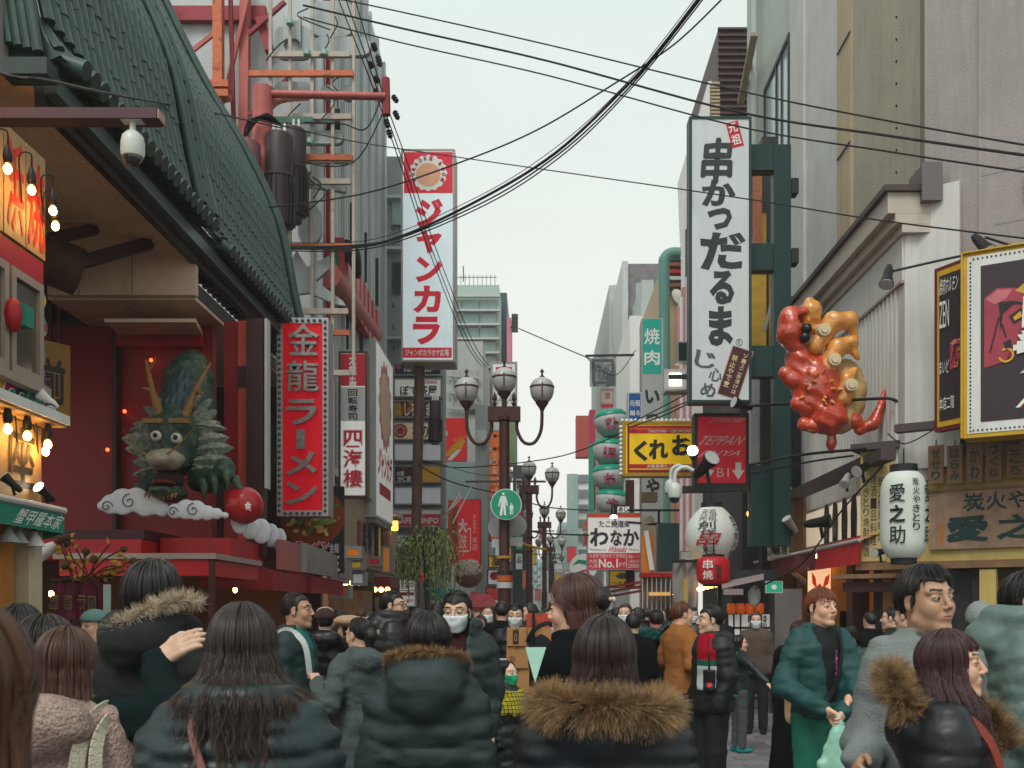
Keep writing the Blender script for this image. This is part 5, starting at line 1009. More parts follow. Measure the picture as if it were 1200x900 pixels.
def slant(name,m,cx,cy,w_,h_,a,up):
 ca,sa=math.cos(a),math.sin(a);return b.shape(name,m,[(cx+u*ca -v*sa,cy+u*sa+v*ca) for u,v in ((-w_/2,h_/2),(w_/2,h_/2),(w_/2,-h_/2),(-w_/2,-h_/2))],up)
slant('red_tag',K['rink'],861,158,14.5,30,R(-14),.005);b.text(K['wink'],[('元',853,145,864,156,{'rot':R(14),'bold':.02}),('祖',857,158,868,170,{'rot':R(14),'bold':.02})],.010)
slant('notice_border',mat('pink_border','#c79a90',.5),861.5,437,26,60,R(18),.004);slant('notice',mat('maroon_notice','#4a1f26',.5),861.5,437,24,58,R(18),.008)
for j,(s_,ox) in enumerate((('ソース二度漬けは',5.2),('禁止やで!',-6))):
 n=len(s_);L0=50 if j==0 else 40
 for i,ch in enumerate(s_):
  v=-L0/2+(i+.5)*L0/n;u=ox;a=R(18);cx=861.5+u*math.cos(a) -v*math.sin(a);cy=437+u*math.sin(a)+v*math.cos(a);hs=2.6 if j==0 else 3.4
  b.text(mat('straw_letter','#d9c493',.5),[(ch,cx -hs,cy -hs,cx+hs,cy+hs,{'rot':-a,'bold':.02})],.012)
for s_,x0,y0,x1,y1 in (('じ',814,412,839,432),('心',831,432,846,447),('め',821,449,839,466)):b.text(mat('soft_grey_ink','#565e60',.6),[(s_,x0,y0,x1,y1,{'bold':.03,'rough':.06,'rot':R(-12)})],.004)
b=Board('teppan_sign','red teppanyaki sign with white serif letters and two arrows','sign',813.5,484.5,877.5,570,18,.3,.06,K['dark'],lit('teppan_red','#b8162b',.12))
b.text(mat('pale_pink_letter','#e2c3c0',.5),[('TEPPANYAKI',831,490,871,495.5,{'skew':.25}),('TEPPAN',820,511,871,521.5,{'skew':.2,'bold':.01}),('JINYA',820,528,868,536,{'skew':.2,'bold':.01}),('B1',840,548.5,854,559)],.005)
for cx in (829.5,865):b.shape('arrow',K['wink'],[(cx -3.4,542),(cx+3.4,542),(cx+3.4,551),(cx+7.5,551),(cx,562),(cx -7.5,551),(cx -3.4,551)],.005)
wpart(MB().bar(W(800,574,18),W(915,571,18),.12),'hanging_bar',K['dark'],b.p)
spot(827,545,17.4,(.4,-.8,.5),'black barrel lamp hanging before the red teppanyaki sign',None,None,2.0);spot(812,532,17.4,(-.2,-1,.3),'lit lamp at the left edge of the red teppanyaki sign',mat('white_glare','#fff6e6',.3,var=0,emit=18),None,1.3)
b=Board('takoyaki_sign','yellow takoyaki and okonomiyaki sign with black kana and bulbs round its frame','sign',729.5,494,822,558,22,.35,.07,mat('mustard_frame','#b58f16',.5),lit('takoyaki_yellow','#e2b90b',.14))
b.panel('red_rim',K['rink'],736,499,818,502.5,.005);b.panel('red_strip',K['rink'],736,503,818,508,.006);b.panel('red_strip',K['rink'],736,544,818,549,.006);b.panel('red_rim',mat('deep_red_print','#8c1320',.5),736,550.5,818,554,.005);b.panel('red_rim',mat('deep_red_print','#8c1320',.5),735,499,737.5,554,.007)
b.text(K['wink'],[('TAKOYAKI・OKONOMIYAKI',759,503.8,818,507.2),('大阪名物たこ焼・お好み焼',758,544.5,818,548.5,{'bold':.02})],.010);b.text(K['ink'],[('く',742,516,759,541,{'bold':.05,'rough':.03}),('れ',760,515,783,538,{'bold':.05,'rough':.03}),('お',787,510,810,534,{'bold':.05,'rough':.03})],.006)
bb=MB().ball((0,0,0),.045,8,5).build('bulb',K['wink'],b.p,60)
for i,(px,py) in enumerate([(729.5+k*5.2,492.5) for k in range(17)]+[(728,500+k*5) for k in range(12)]):
 o=bb if i==0 else link('bulb',bb.data,b.p);x,z=b.L(px,py);o.location=(x,.05,z)
wpart(MB().bar(W(738,563,25),W(738,690,25),.2),'post',K['brown'],b.p)
fl=thing('floodlight','square white floodlight shining under the yakiniku sign','floodlight',W(792,445,21));slab(fl,'case',K['lgrey'],-.24,0,-.26,.24,.3,.22);slab(fl,'lens',mat('flood_lens','#fff3d2',.3,var=0,emit=7),-.13,-.012,-.12,.11,-.001,.13);slab(fl,'hood',K['grey'],-.25,-.3,-.3,.3,.0,-.262)
fl2=thing('floodlight','dark square floodlight above the white one','floodlight',W(803,412,20));slab(fl2,'case',K['grey'],-.16,0,-.2,.16,.3,.2);slab(fl2,'lens',K['glass'],-.13,-.012,-.17,.13,-.001,.17);slab(fl2,'arm',K['dark'],-.3,.1,-.5,.2,.2,-.42)
dome_cam(W(786,573,17.5),'white dome camera with gooseneck, upper left of the pair',.95,[(0,0,.16),(.02,0,.34),(.14,0,.42),(.26,0,.36)]);dome_cam(W(790.5,578,14.0),'white dome camera with gooseneck, lower right of the pair',.85,[(0,0,.16),(.02,0,.34),(.16,0,.42),(.30,0,.36)])
# ================================================================== ground
gnd=MB().add([(-120,-40,-.004),(120,-40,-.004),(120,260,-.004),(-120,260,-.004)],[(0,1,2,3)]).build('ground',mat('asphalt','#4a4a4b',.85,0,.2,1.5,.3,60));gnd['kind']='structure'
pv=MB().box(-4.6,-3,-.003,4.6,5.0,.0).box(-4.6,16.5,-.003,4.6,120,.0).build('pavement',mat('grey_paving','#6c6b6d',.7,0,.2,1.2,.2,30));pv['kind']='structure'
stm=[mat('paving_stone'+c,c,.6,0,.2,4,.2,50) for c in ('#6f6d70','#625f63','#7a777a')]
s0=[MB().box(-.295,-.145,-.05,.295,.145,0).build('paving_stone',m) for m in stm];dts=[o.data for o in s0]
for o in s0:bpy.data.objects.remove(o)
n=0
for j in range(40):
 for i in range(17):
  y=5.15+j*.3;x=-4.5+i*.6+(j % 2)*.3;px=CX+x/y*FP
  if n<290 and (545<px<640 or 800<px<930):o=link('paving_stone',random.choice(dts),pv);o.location=(x,y,.004+random.uniform(-.002,.002));n+=1
fl_=MB().box(-4.6,5.0,-.06,4.6,16.5,-.001).build('mortar_bed',mat('dark_mortar','#5b595c',.8,0,.15,3));fl_.parent=pv
# ================================================================== street lamps
globe_m=mat('milky_lamp_globe','#b4b5b1',.3,0,.05,3,spec=.5)
lamp=thing('street_lamp','nearest brown three globe street lamp standing in the middle of the street','street lamp',(XX(591,19),19,0),0,'brown three globe street lamps')
HL=5.15
MB().lathe([(.16,0),(.16,.5),(.13,.55),(.12,2.2),(.125,2.25),(.10,2.35),(.095,HL -.1),(.14,HL -.06),(.14,HL),(.09,HL+.05)],16).build('pole',K['brown'],lamp,40)
for z in (3.72,3.3):MB().lathe([(.1,0),(.13,.02),(.13,.06),(.1,.08)],14,(0,0,z)).build('collar',K['brown'],lamp,40)
MB().box(-.30,-.09,HL -.08,.30,.09,HL+.18).build('arm_bracket',K['brown'],lamp)
MB().bar((-.72,0,3.95),(.77,0,3.95),.035).build('cross_bar',K['brown'],lamp)
for sx in (-1,1):MB().lathe([(.02,0),(.045,.05),(.02,.1),(.05,.14),(.03,.2),(.005,.27)],8,(sx*.18,0,HL+.19)).build('finial',K['brown'],lamp,40)
def globe(x,z,nm):
 g=MB().lathe([(.10,0),(.15,.03),(.195,.10),(.22,.2),(.222,.28),(.205,.35),(.16,.41),(.09,.45),(.04,.465)],22,(x,0,z)).build('globe',globe_m,lamp,70)
 MB().lathe([(.035,-.16),(.05,-.12),(.12,-.02),(.125,.02),(.10,.03)],14,(x,0,z)).build('cup',K['brown'],g,40)
 mb=MB().lathe([(.228,.265),(.232,.27),(.232,.29),(.228,.295)],22,(x,0,z))
 mb.bar((x,-.226,z+.05),(x,-.226,z+.33),.022).lathe([(.045,.46),(.05,.48),(.02,.50),(.018,.55),(.04,.57),(.01,.62)],8,(x,0,z));mb.bar((x -.04,0,z+.57),(x+.04,0,z+.57),.02)
 mb.build('cage',K['brown'],g,40)
globe(0,HL+.45,'c');MB().cyl((0,0,HL+.05),(0,0,HL+.32),.05).build('stem',K['brown'],lamp)
for sx in (-1,1):
 globe(sx*.70,HL+.27,'s');MB().tube(catmull([(sx*.24,0,HL -.06),(sx*.24,0,HL -.25),(sx*.36,0,HL -.47),(sx*.55,0,HL -.48),(sx*.68,0,HL -.25),(sx*.70,0,HL+.12)],7),.032,8).build('arm',K['brown'],lamp,60)
for k,(px,Y,lab) in enumerate(((620,31,'second brown three globe street lamp, just right of the round green sign'),(638,44,'third brown three globe street lamp, right of the second lamp'),(645,62,'fourth brown three globe street lamp far down the street'),(648,80,'fifth brown three globe street lamp, the farthest one'))):
 c=copy_tree(lamp);c.location=(XX(px,Y),Y,0);c['label']=lab
# round pedestrian sign and what hangs on the first lamp
rs_=thing('round_sign','round green sign with a white adult and child, fixed to the nearest street lamp','sign',W(593,591,18.75));MB().cyl((0,0,0),(0,.02,0),.285,n=40).build('rim',K['wink'],rs_);MB().cyl((0,-.006,0),(0,.001,0),.272,n=40).build('disc',mat('sign_green','#0f9676',.4,0,.03),rs_)
def person_shape(x,z,h):
 mb=MB();mb.prism([(x+.055*h*math.cos(i*.5),z+.93*h+.06*h*math.sin(i*.5)) for i in range(13)],-.010,-.0065)
 mb.prism([(x+a*h,z+c*h) for a,c in ((-.10,.84),(.10,.84),(.17,.60),(.20,.42),(.15,.40),(.10,.62),(.10,.45),(.12,.02),(.16,0),(.03,0),(.0,.40),(-.05,0),(-.16,-.02),(-.10,.45),(-.11,.62),(-.17,.38),(-.22,.40),(-.17,.66))],-.010,-.0065);return mb
person_shape(-.05,-.20,.42).build('adult_mark',K['wink'],rs_);person_shape(.10,-.185,.21).build('child_mark',K['wink'],rs_)
for k,(px,py,r,lab) in enumerate(((584,618,.2,'grey back of a round sign left on the lamp pole under the green sign'),(605,616,.2,'grey back of a round sign right on the lamp pole under the green sign'))):t=thing('rear_sign',lab,'sign',W(px,py,19.2));MB().cyl((0,0,0),(0,.02,0),r,n=24).build('disc',K['grey'],t);slab(t,'plate',K['lgrey'],-.12,-.01,-.38,.12,.01,-.22)
for y0,y1,m,lab,tx in ((669,674,K['ink'],'black sticker band on the lamp pole',None),(673.5,681,mat('orange_band','#b85c1e',.5),'orange and black band sign on the lamp pole',None),(682,689,K['lgrey'],'grey band sign on the lamp pole',None),(651,654,mat('yellow_band','#b08a1d',.5),'narrow yellow band on the lamp pole',None)):
 t=thing('band_sign',lab,'sign',W(591,(y0+y1)/2,18.8));h=(y1 -y0)*18.8/FP/2;MB().cyl((0,.2,-h),(0,.2,h),.15,n=16).build('band',m,t,40)
# ================================================================== middle distance, left side
def block(name,label,cat,px0,px1,ytop,Y,dep,m,base=0.,wins=(),wm=None,group=None):
 t=thing(name,label,cat,(XX((px0+px1)/2,Y),Y,0),0,group);wpart(MB().box(XX(px0,Y),Y,base,XX(px1,Y),Y+dep,ZZ(ytop,Y)),'wall',m,t)
 for (a,b_,c,d) in wins:wpart(MB().box(XX(a,Y),Y -.05,ZZ(d,Y),XX(c,Y),Y -.002,ZZ(b_,Y)),'window',wm or K['glass'],t)
 return t
g1=block('glass_building','pale green glass office block behind the karaoke sign','building',520,585,334,60,20,mat('pale_green_wall','#9fb3a9',.5,0,.08,.6))
for i in range(3):
 for j in range(9):wpart(MB().box(XX(522+i*20.5,60),59.9,ZZ(352+j*16.5+13.5,60),XX(540.5+i*20.5,60),59.99,ZZ(352+j*16.5,60)),'window',mat('greenish_glass','#6f8c83',.1,0,.25,.4,spec=.8),g1)
for j in range(9):wpart(MB().box(XX(520,60),59.6,ZZ(350+j*16.5,60),XX(586,60),59.89,ZZ(348+j*16.5,60)),'ledge',K['lgrey'],g1)
mb=MB()
for k in range(11):a=W(530+k*5,334,60);mb.bar(a,a+Vector((0,0,.6)),.04)
mb.bar(W(528,325,60),W(582,325,60),.05);wpart(mb,'roof_railing',K['grey'],g1);wpart(MB().bar(W(543,330,60),W(543,312,60),.06),'aerial',K['dark'],g1)
block('teal_tower','narrow dark teal slab building right of the glass office block','building',586,594,343,64,10,mat('dark_teal_cladding','#2f4a4c',.5,0,.1));block('pink_sign_slab','thin pink sign slab on the edge of the teal building','sign',594,599,372,58,3,mat('pink_panel','#c9748a',.5,0,.1),12)
t=thing('floodlight_rack','rack of small floodlights sticking out above the pink slab','lamp',W(602,380,58));wpart(MB().bar(W(599,385,58),W(604,372,58),.1),'arm',K['dark'],t)
for k in range(4):wpart(MB().box(*(W(602,372+k*5,57.8) -Vector((.12,0,.08))),*(W(605,371+k*5,58)+Vector((.1,0,.1)))),'lamp_head',K['dark'],t)
bw=block('white_wall_shop','white walled shop building carrying the red and yellow poster','building',516,566,400,40,12,mat('offwhite_wall','#b9bdb9',.6,0,.1,1,streak=.15));wpart(MB().box(XX(520,40),39.6,ZZ(620,40),XX(558,40),39.99,ZZ(543,40)),'glass_front',mat('pale_blue_glass','#a9bdbc',.1,0,.1,spec=.7),bw)
mb=MB()
for k in range(5):mb.bar(W(530+k*7,430,39.9),W(530+k*7,480,39.9),.05)
for py in (440,460,478):mb.bar(W(524,py,39.85),W(562,py+3,39.85),.08)
wpart(mb,'balcony_rail',K['lgrey'],bw)
b=Board('poster_board','red poster board with a yellow brush and white shapes beyond the pole','billboard',518,490,547,540,38,.3,.0,K['lgrey'],lit('poster_red','#d2231f',.1))
b.shape('print_shape',mat('poster_yellow','#e2a712',.5),[(518.5,538),(530,522),(541,514),(545.5,517),(542,524),(534,528),(528,533)],.005);b.shape('print_shape',K['wink'],[(524,539.5),(529,533),(535,528),(541,526),(536,533),(529,539.5)],.008);b.shape('print_shape',K['wink'],[(518.3,505),(518.3,495),(521,495),(522,502),(525,508),(523,512)],.005)
for k in range(7):b.shape('print_shape',MATS['poster_yellow'],[(531+k*2.1,518 -k*.7),(532.4+k*2.1,517.4 -k*.7),(532.6+k*2.1,513 -k*.6)],.005)
b=Board('tower_sign','tall white and green sign with a red logo behind the lamp globes','sign',575,424,606,545,46,.6,.1,K['grey'],lit('tower_white','#cfcdd0',.06));b.panel('red_logo',K['rink'],581,430,600,441,.01);b.text(K['wink'],[('Sara',583,432,598,439,{'skew':.3})],.02);b.panel('green_panel',mat('leaf_green_print','#7d9a63',.5,0,.2,1),590,490,605,544,.01);b.text(mat('leaf_green_print','#7d9a63',.5,0,.2,1),[('SALA',580,460,602,474,{'skew':.2})],.01)
b=Board('orange_sign','upright orange sign covered in small marks behind the lamp pole','sign',570,504,589,560,42,.4,.05,K['grey'],lit('orange_print','#cf6a22',.1))
for k in range(9):b.shape('print_mark',[K['wink'],K['ink'],K['rink']][k % 3],disc(574+(k % 3)*5.5+random.uniform(-1,1),511+(k//3)*15,2.2,10),.01)
b.text(K['wink'],[('大名古屋',577,530,582,556,{'col':1})],.012)
b=Board('orange_kanji_sign','orange sign with pale characters under the spotted orange sign','sign',571,556,592,585,41,.4,.05,K['red'],lit('orange_red_print','#c2471f',.1));b.text(mat('straw_letter','#d9c493',.5),[('龍',574,559,589,569),('虎',574,571,589,583)],.01)
b=Board('dumpling_sign','tall red shop sign with white brush strokes above the striped ball','sign',535,585,563.5,662,34,.5,.03,K['red'],lit('dumpling_red','#c3131f',.14));b.text(K['wink'],[('大',537,608,548,625,{'bold':.05,'rough':.05}),('鼓',538,626,547,643,{'bold':.01,'rough':.03}),('ほんまもん',554.5,603,558,625,{'col':1}),('本店',553.5,629,559.5,645,{'col':1})],.008);b.panel('print_line',K['wink'],548,619,552,620.5,.008);b.panel('print_line',K['wink'],551,621,552,645,.008);b.panel('print_line',K['wink'],538,645,550,647,.008)
b=Board('orange_edge_sign','narrow orange sign left of the red brush stroke sign','sign',525,586,534.5,662,34.5,.4,.0,K['grey'],mat('orange_edge','#c86a1e',.5,0,.15))
ball=thing('striped_ball','giant brown ball with white sauce stripes on a shop roof','ball',W(549,672,33));MB().ball((0,0,0),.47,22,14).build('ball',mat('takoyaki_brown','#8a4f38',.5,0,.3,6),ball,60)
for k in range(34):
 a=random.uniform(-.9,.9);z0=random.uniform(-.05,.42);pts=[]
 for i in range(6):aa=a+(i -2.5)*.17;zz=z0+.06*math.sin(i*2+k);r=math.sqrt(max(.49**2 -zz*zz,.01));pts.append((r*math.sin(aa),-r*math.cos(aa),zz))
 MB().tube(catmull(pts,3),.017,5).build('sauce_stripe',mat('sauce_white','#d0c3b4',.5),ball,60)
t=thing('awning','small red tent awning below the striped ball','awning',W(566,703,30));wpart(MB().add([W(548,711,30),W(586,711,30),W(575,697,32),W(552,693,32)],[(0,1,2,3)]).box(XX(548,30),30,ZZ(716,30),XX(586,30),30.05,ZZ(711.3,30)),'canvas',K['red'],t)
for k,(px0,y0,x1,y1,col,lab,tx,Y) in enumerate(((572,651,590,666,'#d4a413','yellow drugstore sign with a black character',('薬',576,652.5,587,664.5,'k'),34),(571,667,588,686,'#cfccd0','white sign with a red round mark below the drugstore sign',None,34.2),(569,687,586,703,'#b81c22','red sign with white script below the white round mark sign',('ドラッグ',570,690,583,695,'w'),34.4),(573,612,588,634,'#b83a1d','flame red sign above the drugstore sign',('炎',576,615,586,630,'y'),35),(586,640,600,660,'#b9a878','straw coloured sign right behind the lamp pole',None,39),(603.5,560,613,580,'#9fb6a9','pale sign in the dark upright sign column, topmost',('青',605,563,611,574,'k'),50),(603.5,583,613,606,'#b51f36','crimson sign in the dark upright sign column',('つ',605,586,611.5,602,'w'),50),(603.5,609,613,624,'#2a6a86','blue sign in the dark upright sign column',None,50),(603.5,627,613,645,'#17925c','green sign in the dark upright sign column',('三',606,630,611,641,'w'),50),(603.5,648,613,668,'#b9bdc0','white sign in the dark upright sign column, lowest',('品',606,652,611,660,'k'),50))):
 b=Board('shop_sign',lab,'sign',px0,y0,x1,y1,Y,.3,.04,K['dark'],lit('shop_sign'+col,col,.1),'small shop signs along the left side')
 if tx:b.text({'k':K['ink'],'w':K['wink'],'y':mat('yellow_letter','#d8b12a',.5)}[tx[5]],[(tx[0],*tx[1:5],{'bold':.02})],.01)
 if 'round mark' in lab and 'white sign' in lab:b.shape('red_mark',K['rink'],disc(579,675,5,18),.01)
block('sign_column','dark upright column carrying a ladder of small signs','building',601,618,545,51,10,mat('slate_column','#4a5156',.5,0,.1))
t=thing('grey_column','grey rendered pier between the poster and the orange sign','pier',(XX(566,37),37,0));wpart(MB().box(XX(557,37),37,0,XX(571,37),39,ZZ(474,37)).box(XX(547,37.5),37.5,ZZ(480,37.5),XX(556.8,37.5),38.5,ZZ(470,37.5)),'render',mat('grey_render','#8f9494',.6,0,.1,2,streak=.15),t);wpart(MB().box(XX(558,36.9),36.8,ZZ(520,37),XX(570,36.9),36.99,ZZ(505,37)),'lamp_box',K['lgrey'],t)
fg=thing('streamer_pole','pink and white paper streamers on a bamboo above the willow','streamer',W(536,585,28))
for k in range(5):wpart(MB().bar(W(520+k*1.5,608 -k*2,28),W(538+k*1.2,575+k*2,28),.05,.02),'streamer',[mat('pink_paper','#d98a9c',.6),K['wink']][k % 2],fg)
for k in range(6):wpart(MB().bar(W(531+k*3.6,613 -k*7,28),W(534+k*3.6,606 -k*7,28),.14,.02),'paper_tag',K['wink'],fg)
b=Board('open_sign','white lit sign announcing round the clock opening','sign',459,679,487,711,26,.25,.03,K['lgrey'],lit('sign_white','#dcdcd8',.12));b.text(K['rink'],[('24h営業中',462,682,484,690,{'bold':.03}),('プリン専門',465,702,484,707,{'bold':.02})],.008);b.panel('red_strip',K['rink'],463,694,485,698,.006);b.panel('divider',K['grey'],459.5,691.5,486.5,692.5,.006)
# shop fronts along the left kerb under the signs, seen between heads
for k,(px0,px1,y0,Y,col,lab) in enumerate(((420,458,676,23,'#7c1b22','red lantern lit stall front under the beige shop'),(385,425,668,20,'#4a2a20','dim snack counter with warm lamps under the ramen poster'),(505,532,690,30,'#2f8f86','teal banner stall under the willow'),(455,508,700,33,'#6b4a3a','brown shop counter behind the willow'))):
 t=thing('street_stall',lab,'stall',(XX((px0+px1)/2,Y),Y,0));wpart(MB().box(XX(px0,Y),Y,0,XX(px1,Y),Y+1.5,ZZ(y0+24,Y)),'counter',K['wood'],t);wpart(MB().box(XX(px0,Y),Y -.1,ZZ(y0+12,Y),XX(px1,Y),Y+1.2,ZZ(y0,Y)),'fascia',mat('stall'+col,col,.5,0,.2),t);wpart(MB().box(XX(px0,Y),Y+1.2,0,XX(px1,Y),Y+1.5,ZZ(y0,Y)),'back',K['dark'],t)
 for i in range(5):wpart(MB().ball(W(px0+(px1 -px0)*(i+.5)/5,y0+15,Y),.06,8,6),'lamp',dim_m if k<2 else K['wink'],t)
# ================================================================== willow
wt=thing('willow_tree','young willow with drooping green leaves beside the utility pole','tree',(XX(500,26),26,0))
wpart(MB().tube(catmull([(XX(500,26),26,0),(XX(501,26),26,1.6),W(499,660,26),W(503,622,26)],5),[.09 -.004*i for i in range(16)],8),'trunk',mat('willow_bark','#4c4234',.9,0,.3,12,.4,30),wt,60)
lv=[];lf=[];lm=[];br=MB()
for k in range(90):
 a=random.uniform(0,6.283);r=random.uniform(.15,1)**.7*.66;top=W(500+random.uniform(-6,8),656 -random.uniform(0,26),26);c=top+Vector((math.cos(a)*r,math.sin(a)*r,random.uniform(.1,.55) -r*.35));L_=random.uniform(.5,1.5)
 pts=catmull([top,top.lerp(c,.6)+Vector((0,0,.16)),c,c+Vector((math.cos(a)*.1,math.sin(a)*.1,-L_*.5)),c+Vector((math.cos(a)*.08,0,-L_))],4);br.tube(pts,[.008]*len(pts),4)
 for i in range(34):
  u=random.uniform(.3,1)*(len(pts) -1.01);j=int(u);p=pts[j].lerp(pts[j+1],u -j);d=Vector((random.uniform(-.5,.5),random.uniform(-.5,.5),-1)).normalized()*random.uniform(.07,.13);s_=d.orthogonal().normalized()*.014
  o=len(lv);lv+=[p,p+d*.4+s_,p+d,p+d*.4 -s_];lf.append((o,o+1,o+2,o+3));lm.append(random.choice((0,0,1,2)))
cwn=MB();cwn.v=[tuple(p) for p in lv];cwn.f=lf;cwn.m=lm
o=wpart(cwn,'crown',[mat('willow_leaf','#a9c266',.6,0,.2),mat('willow_leaf_pale','#c9d388',.6,0,.2),mat('willow_leaf_dark','#7fa052',.6,0,.2)],wt);o['kind']='stuff';wpart(br,'branches',MATS['willow_bark'],wt)
# ================================================================== middle distance, right side
gb_=block('speckled_building','grey roofed building with pale speckled side wall beyond the cow flag','building',735,772,309,55,20,mat('mottled_grey_cladding','#77757a',.7,0,.35,2,spots=('#96716f',.55,1.2)),0,((745,332,751,372),(754,360,760,400)),K['glassl'])
wpart(MB().box(XX(729,54.9),54.7,0,XX(735.5,55),70,ZZ(308,55)),'corner_pier',K['lgrey'],gb_);sp_=mat('pebbled_white_wall','#aeb2ae',.8,0,.1,2,spots=('#6c7070',.62,5));block('pebbled_building','pale pebbled wall building left of the grey roofed one','building',714,729,334,62,20,sp_,0,((722,360,726,395),),K['glassl'])
block('cream_annex','cream and white annex with stair frames behind the teal sign','building',738,756,370,48,8,K['white']);block('pale_annex','pale panel annex behind the teal sign','building',752,766,328,50,8,mat('pale_panel','#aab5b2',.6,0,.1))
bei=block('beige_building','beige building with red balconies and a dish behind the teal pipe','building',783,803,292,36,10,mat('beige_wall','#b39a78',.7,0,.1,1),0,((791,402,797,450),),K['grey'])
for k in range(6):wpart(MB().box(XX(783,35.8),35.5,ZZ(301+k*8,36),XX(802,36),35.99,ZZ(297+k*8,36)),'balcony_slab',[K['red'],K['lgrey'],mat('rust_slab','#7d4a3a',.6)][k % 3],bei)
wpart(MB().lathe([(.01,0),(.18,.04),(.3,.12)],14,(0,0,0)),'dish',K['wink'],bei,40).matrix_basis=Matrix.Translation(W(793,350,35.2)) @ Matrix.Rotation(R(70),4,'X') @ Matrix.Rotation(R(30),4,'Y')
pi=thing('teal_pipe','thick teal duct running up the beige building and bending at the roof','pipe',(XX(779,34),34,0));wpart(MB().tube([(XX(779,34),34,3)]+catmull([W(779,480,34),W(778.5,380,34),W(778,315,34),W(780,302,34),W(787,297,34),W(797,297,34)],6),.19,14),'duct',mat('teal_duct_paint','#5d8a80',.5,0,.1),pi,40)
b=Board('grill_sign','teal yakiniku sign on a tall grey sign slab with brush kana','sign',752,373,777,612,27,.4,.0,K['grey'],mat('slab_grey','#a9adab',.5,0,.08,1));b.panel('teal_panel',lit('teal_sign','#0f9684',.08),753,374,775,438,.006);b.text(K['wink'],[('焼',755,385,773,404,{'bold':.01}),('肉',755,411,773,428,{'bold':.02})],.012);b.text(K['ink'],[('い',756,457,773,473,{'bold':.04,'rough':.03}),('つ',757,485,772,497,{'bold':.04}),('や',757,560,773,582,{'bold':.04})],.006)
b=Board('blue_sign','small blue sign with white characters above the yellow takoyaki sign','sign',735.5,460,752,494,25,.3,.03,K['lgrey'],lit('deep_blue','#17508c',.1));b.text(K['wink'],[('元祖',738,469,750,476,{'bold':.02}),('越る',738,481,750,487,{'bold':.02})],.006)
fl3=thing('cow_flag','grey cloth flag with a squared black mark hanging from a bar','flag',W(706,418,30));wpart(MB().bar(W(686,417,30),W(743,416,30),.06),'bar',K['dark'],fl3)
mb=MB();nn=12
for i in range(nn+1):
 for j in range(9):q=W(691+31*i/nn,419+34*j/8+.8*math.sin(i),30);mb.v.append((q.x,q.y+.05*math.sin(i*1.1+j*.3)*(.3+j/8),q.z))
for i in range(nn):
 for j in range(8):mb.f.append((i*9+j,i*9+j+1,(i+1)*9+j+1,(i+1)*9+j));mb.m.append(0)
wpart(mb,'cloth',mat('grey_flag_cloth','#a9aeae',.8,0,.1),fl3,80);fm_=mat('flag_print','#565b5e',.8)
mb=MB()
for r in ((694,421,719,424.5),(694,447,719,450.5),(693.5,424.5,697,447),(716.5,424.5,720,447)):a=W(r[0],r[3],29.9);c=W(r[2],r[1],29.9);mb.box(a.x,29.88,a.z,c.x,29.885,c.z)
for ch,r in (('牛',(698,427,706,440)),('角',(705,431,716,446))):a=W(r[0],r[3],29.9);c=W(r[2],r[1],29.9);put(mb,ch,a.x,a.z,c.x,c.z,y=29.87,bold=.03,rough=.03)
wpart(mb,'print',fm_,fl3)
b=Board('pink_small_sign','small pale pink sign below the cow flag','sign',704,456,719,474,30,.2,.03,K['grey'],mat('pale_pink','#c4a79c',.5));b.text(K['ink'],[('涼',708,460,715,468)],.006);b.panel('red_strip',K['rink'],704.5,474,718.5,478,.006)
# stacked bowl signs
for k,(py,px,ch) in enumerate(((497,716,'ひ'),(531,714,'ほ'),(561,714,'お'),(590,717,'や'))):
 q=W(px,py,28);t=thing('bowl_sign',f'bowl shaped white sign with teal rim and red kana, number {["one", "two", "three", "four"][k]} from the top','sign',q,0,'stacked bowl shaped signs');r=.46
 MB().lathe([(.02,-.36),(.25,-.31),(.40,-.14),(.46,.08),(.44,.22),(.36,.32)],24).build('bowl',mat('bowl_white','#c3c8c6',.35,0,.06),t,60)
 MB().lathe([(.455,.20),(.45,.25),(.37,.34),(.15,.40),(.02,.40)],24).build('teal_lid',mat('bowl_teal','#159378',.35,0,.1),t,60)
 def fn(x,y,z):return (x,-math.sqrt(max(.46**2 -x*x,.01))*(1 if z>-.05 else .93+z*.3) -.012,z)
 mb=MB();put(mb,ch,-.19,-.2,.17,.1,bold=.04,rough=.03,fn=fn,res=4);mb.build('lettering',mat('bowl_pink','#b5526e',.5),t);t.rotation_euler.y=R((-8,4,-4,6)[k])
block('bowl_backing','pale sign slab behind the stacked bowl signs','sign',708,731,482,28.6,.3,K['lgrey'],3.5)
block('red_hoarding','plain coral red hoarding far left of the bowl signs','billboard',675,690,487,70,1,mat('coral_red','#c4544c',.5,0,.1),12);block('striped_hoarding','narrow red and green striped sign left of the bowl signs','sign',691,698,480,45,1,mat('raspberry','#b8324f',.5),6);block('green_strip_sign','narrow green sign below the red striped one','sign',690.5,696,520,44.5,.4,mat('jade_print','#1f9a7c',.5),4)
hb=block('far_white_building','white high-rise with rows of grey windows beyond the bowl signs','building',674,700,556,90,20,K['white'])
for j in range(7):wpart(MB().box(XX(676,90),89.8,ZZ(565+j*17.5,90),XX(689,90),89.99,ZZ(556.5+j*17.5,90)),'window',mat('blue_grey_glass','#767f86',.15,0,.15,spec=.7),hb)
wpart(MB().tube([W(671,556,88),W(671,700,88)],.5,8),'downpipe',mat('pale_teal_pipe','#9db5ae',.5),hb)
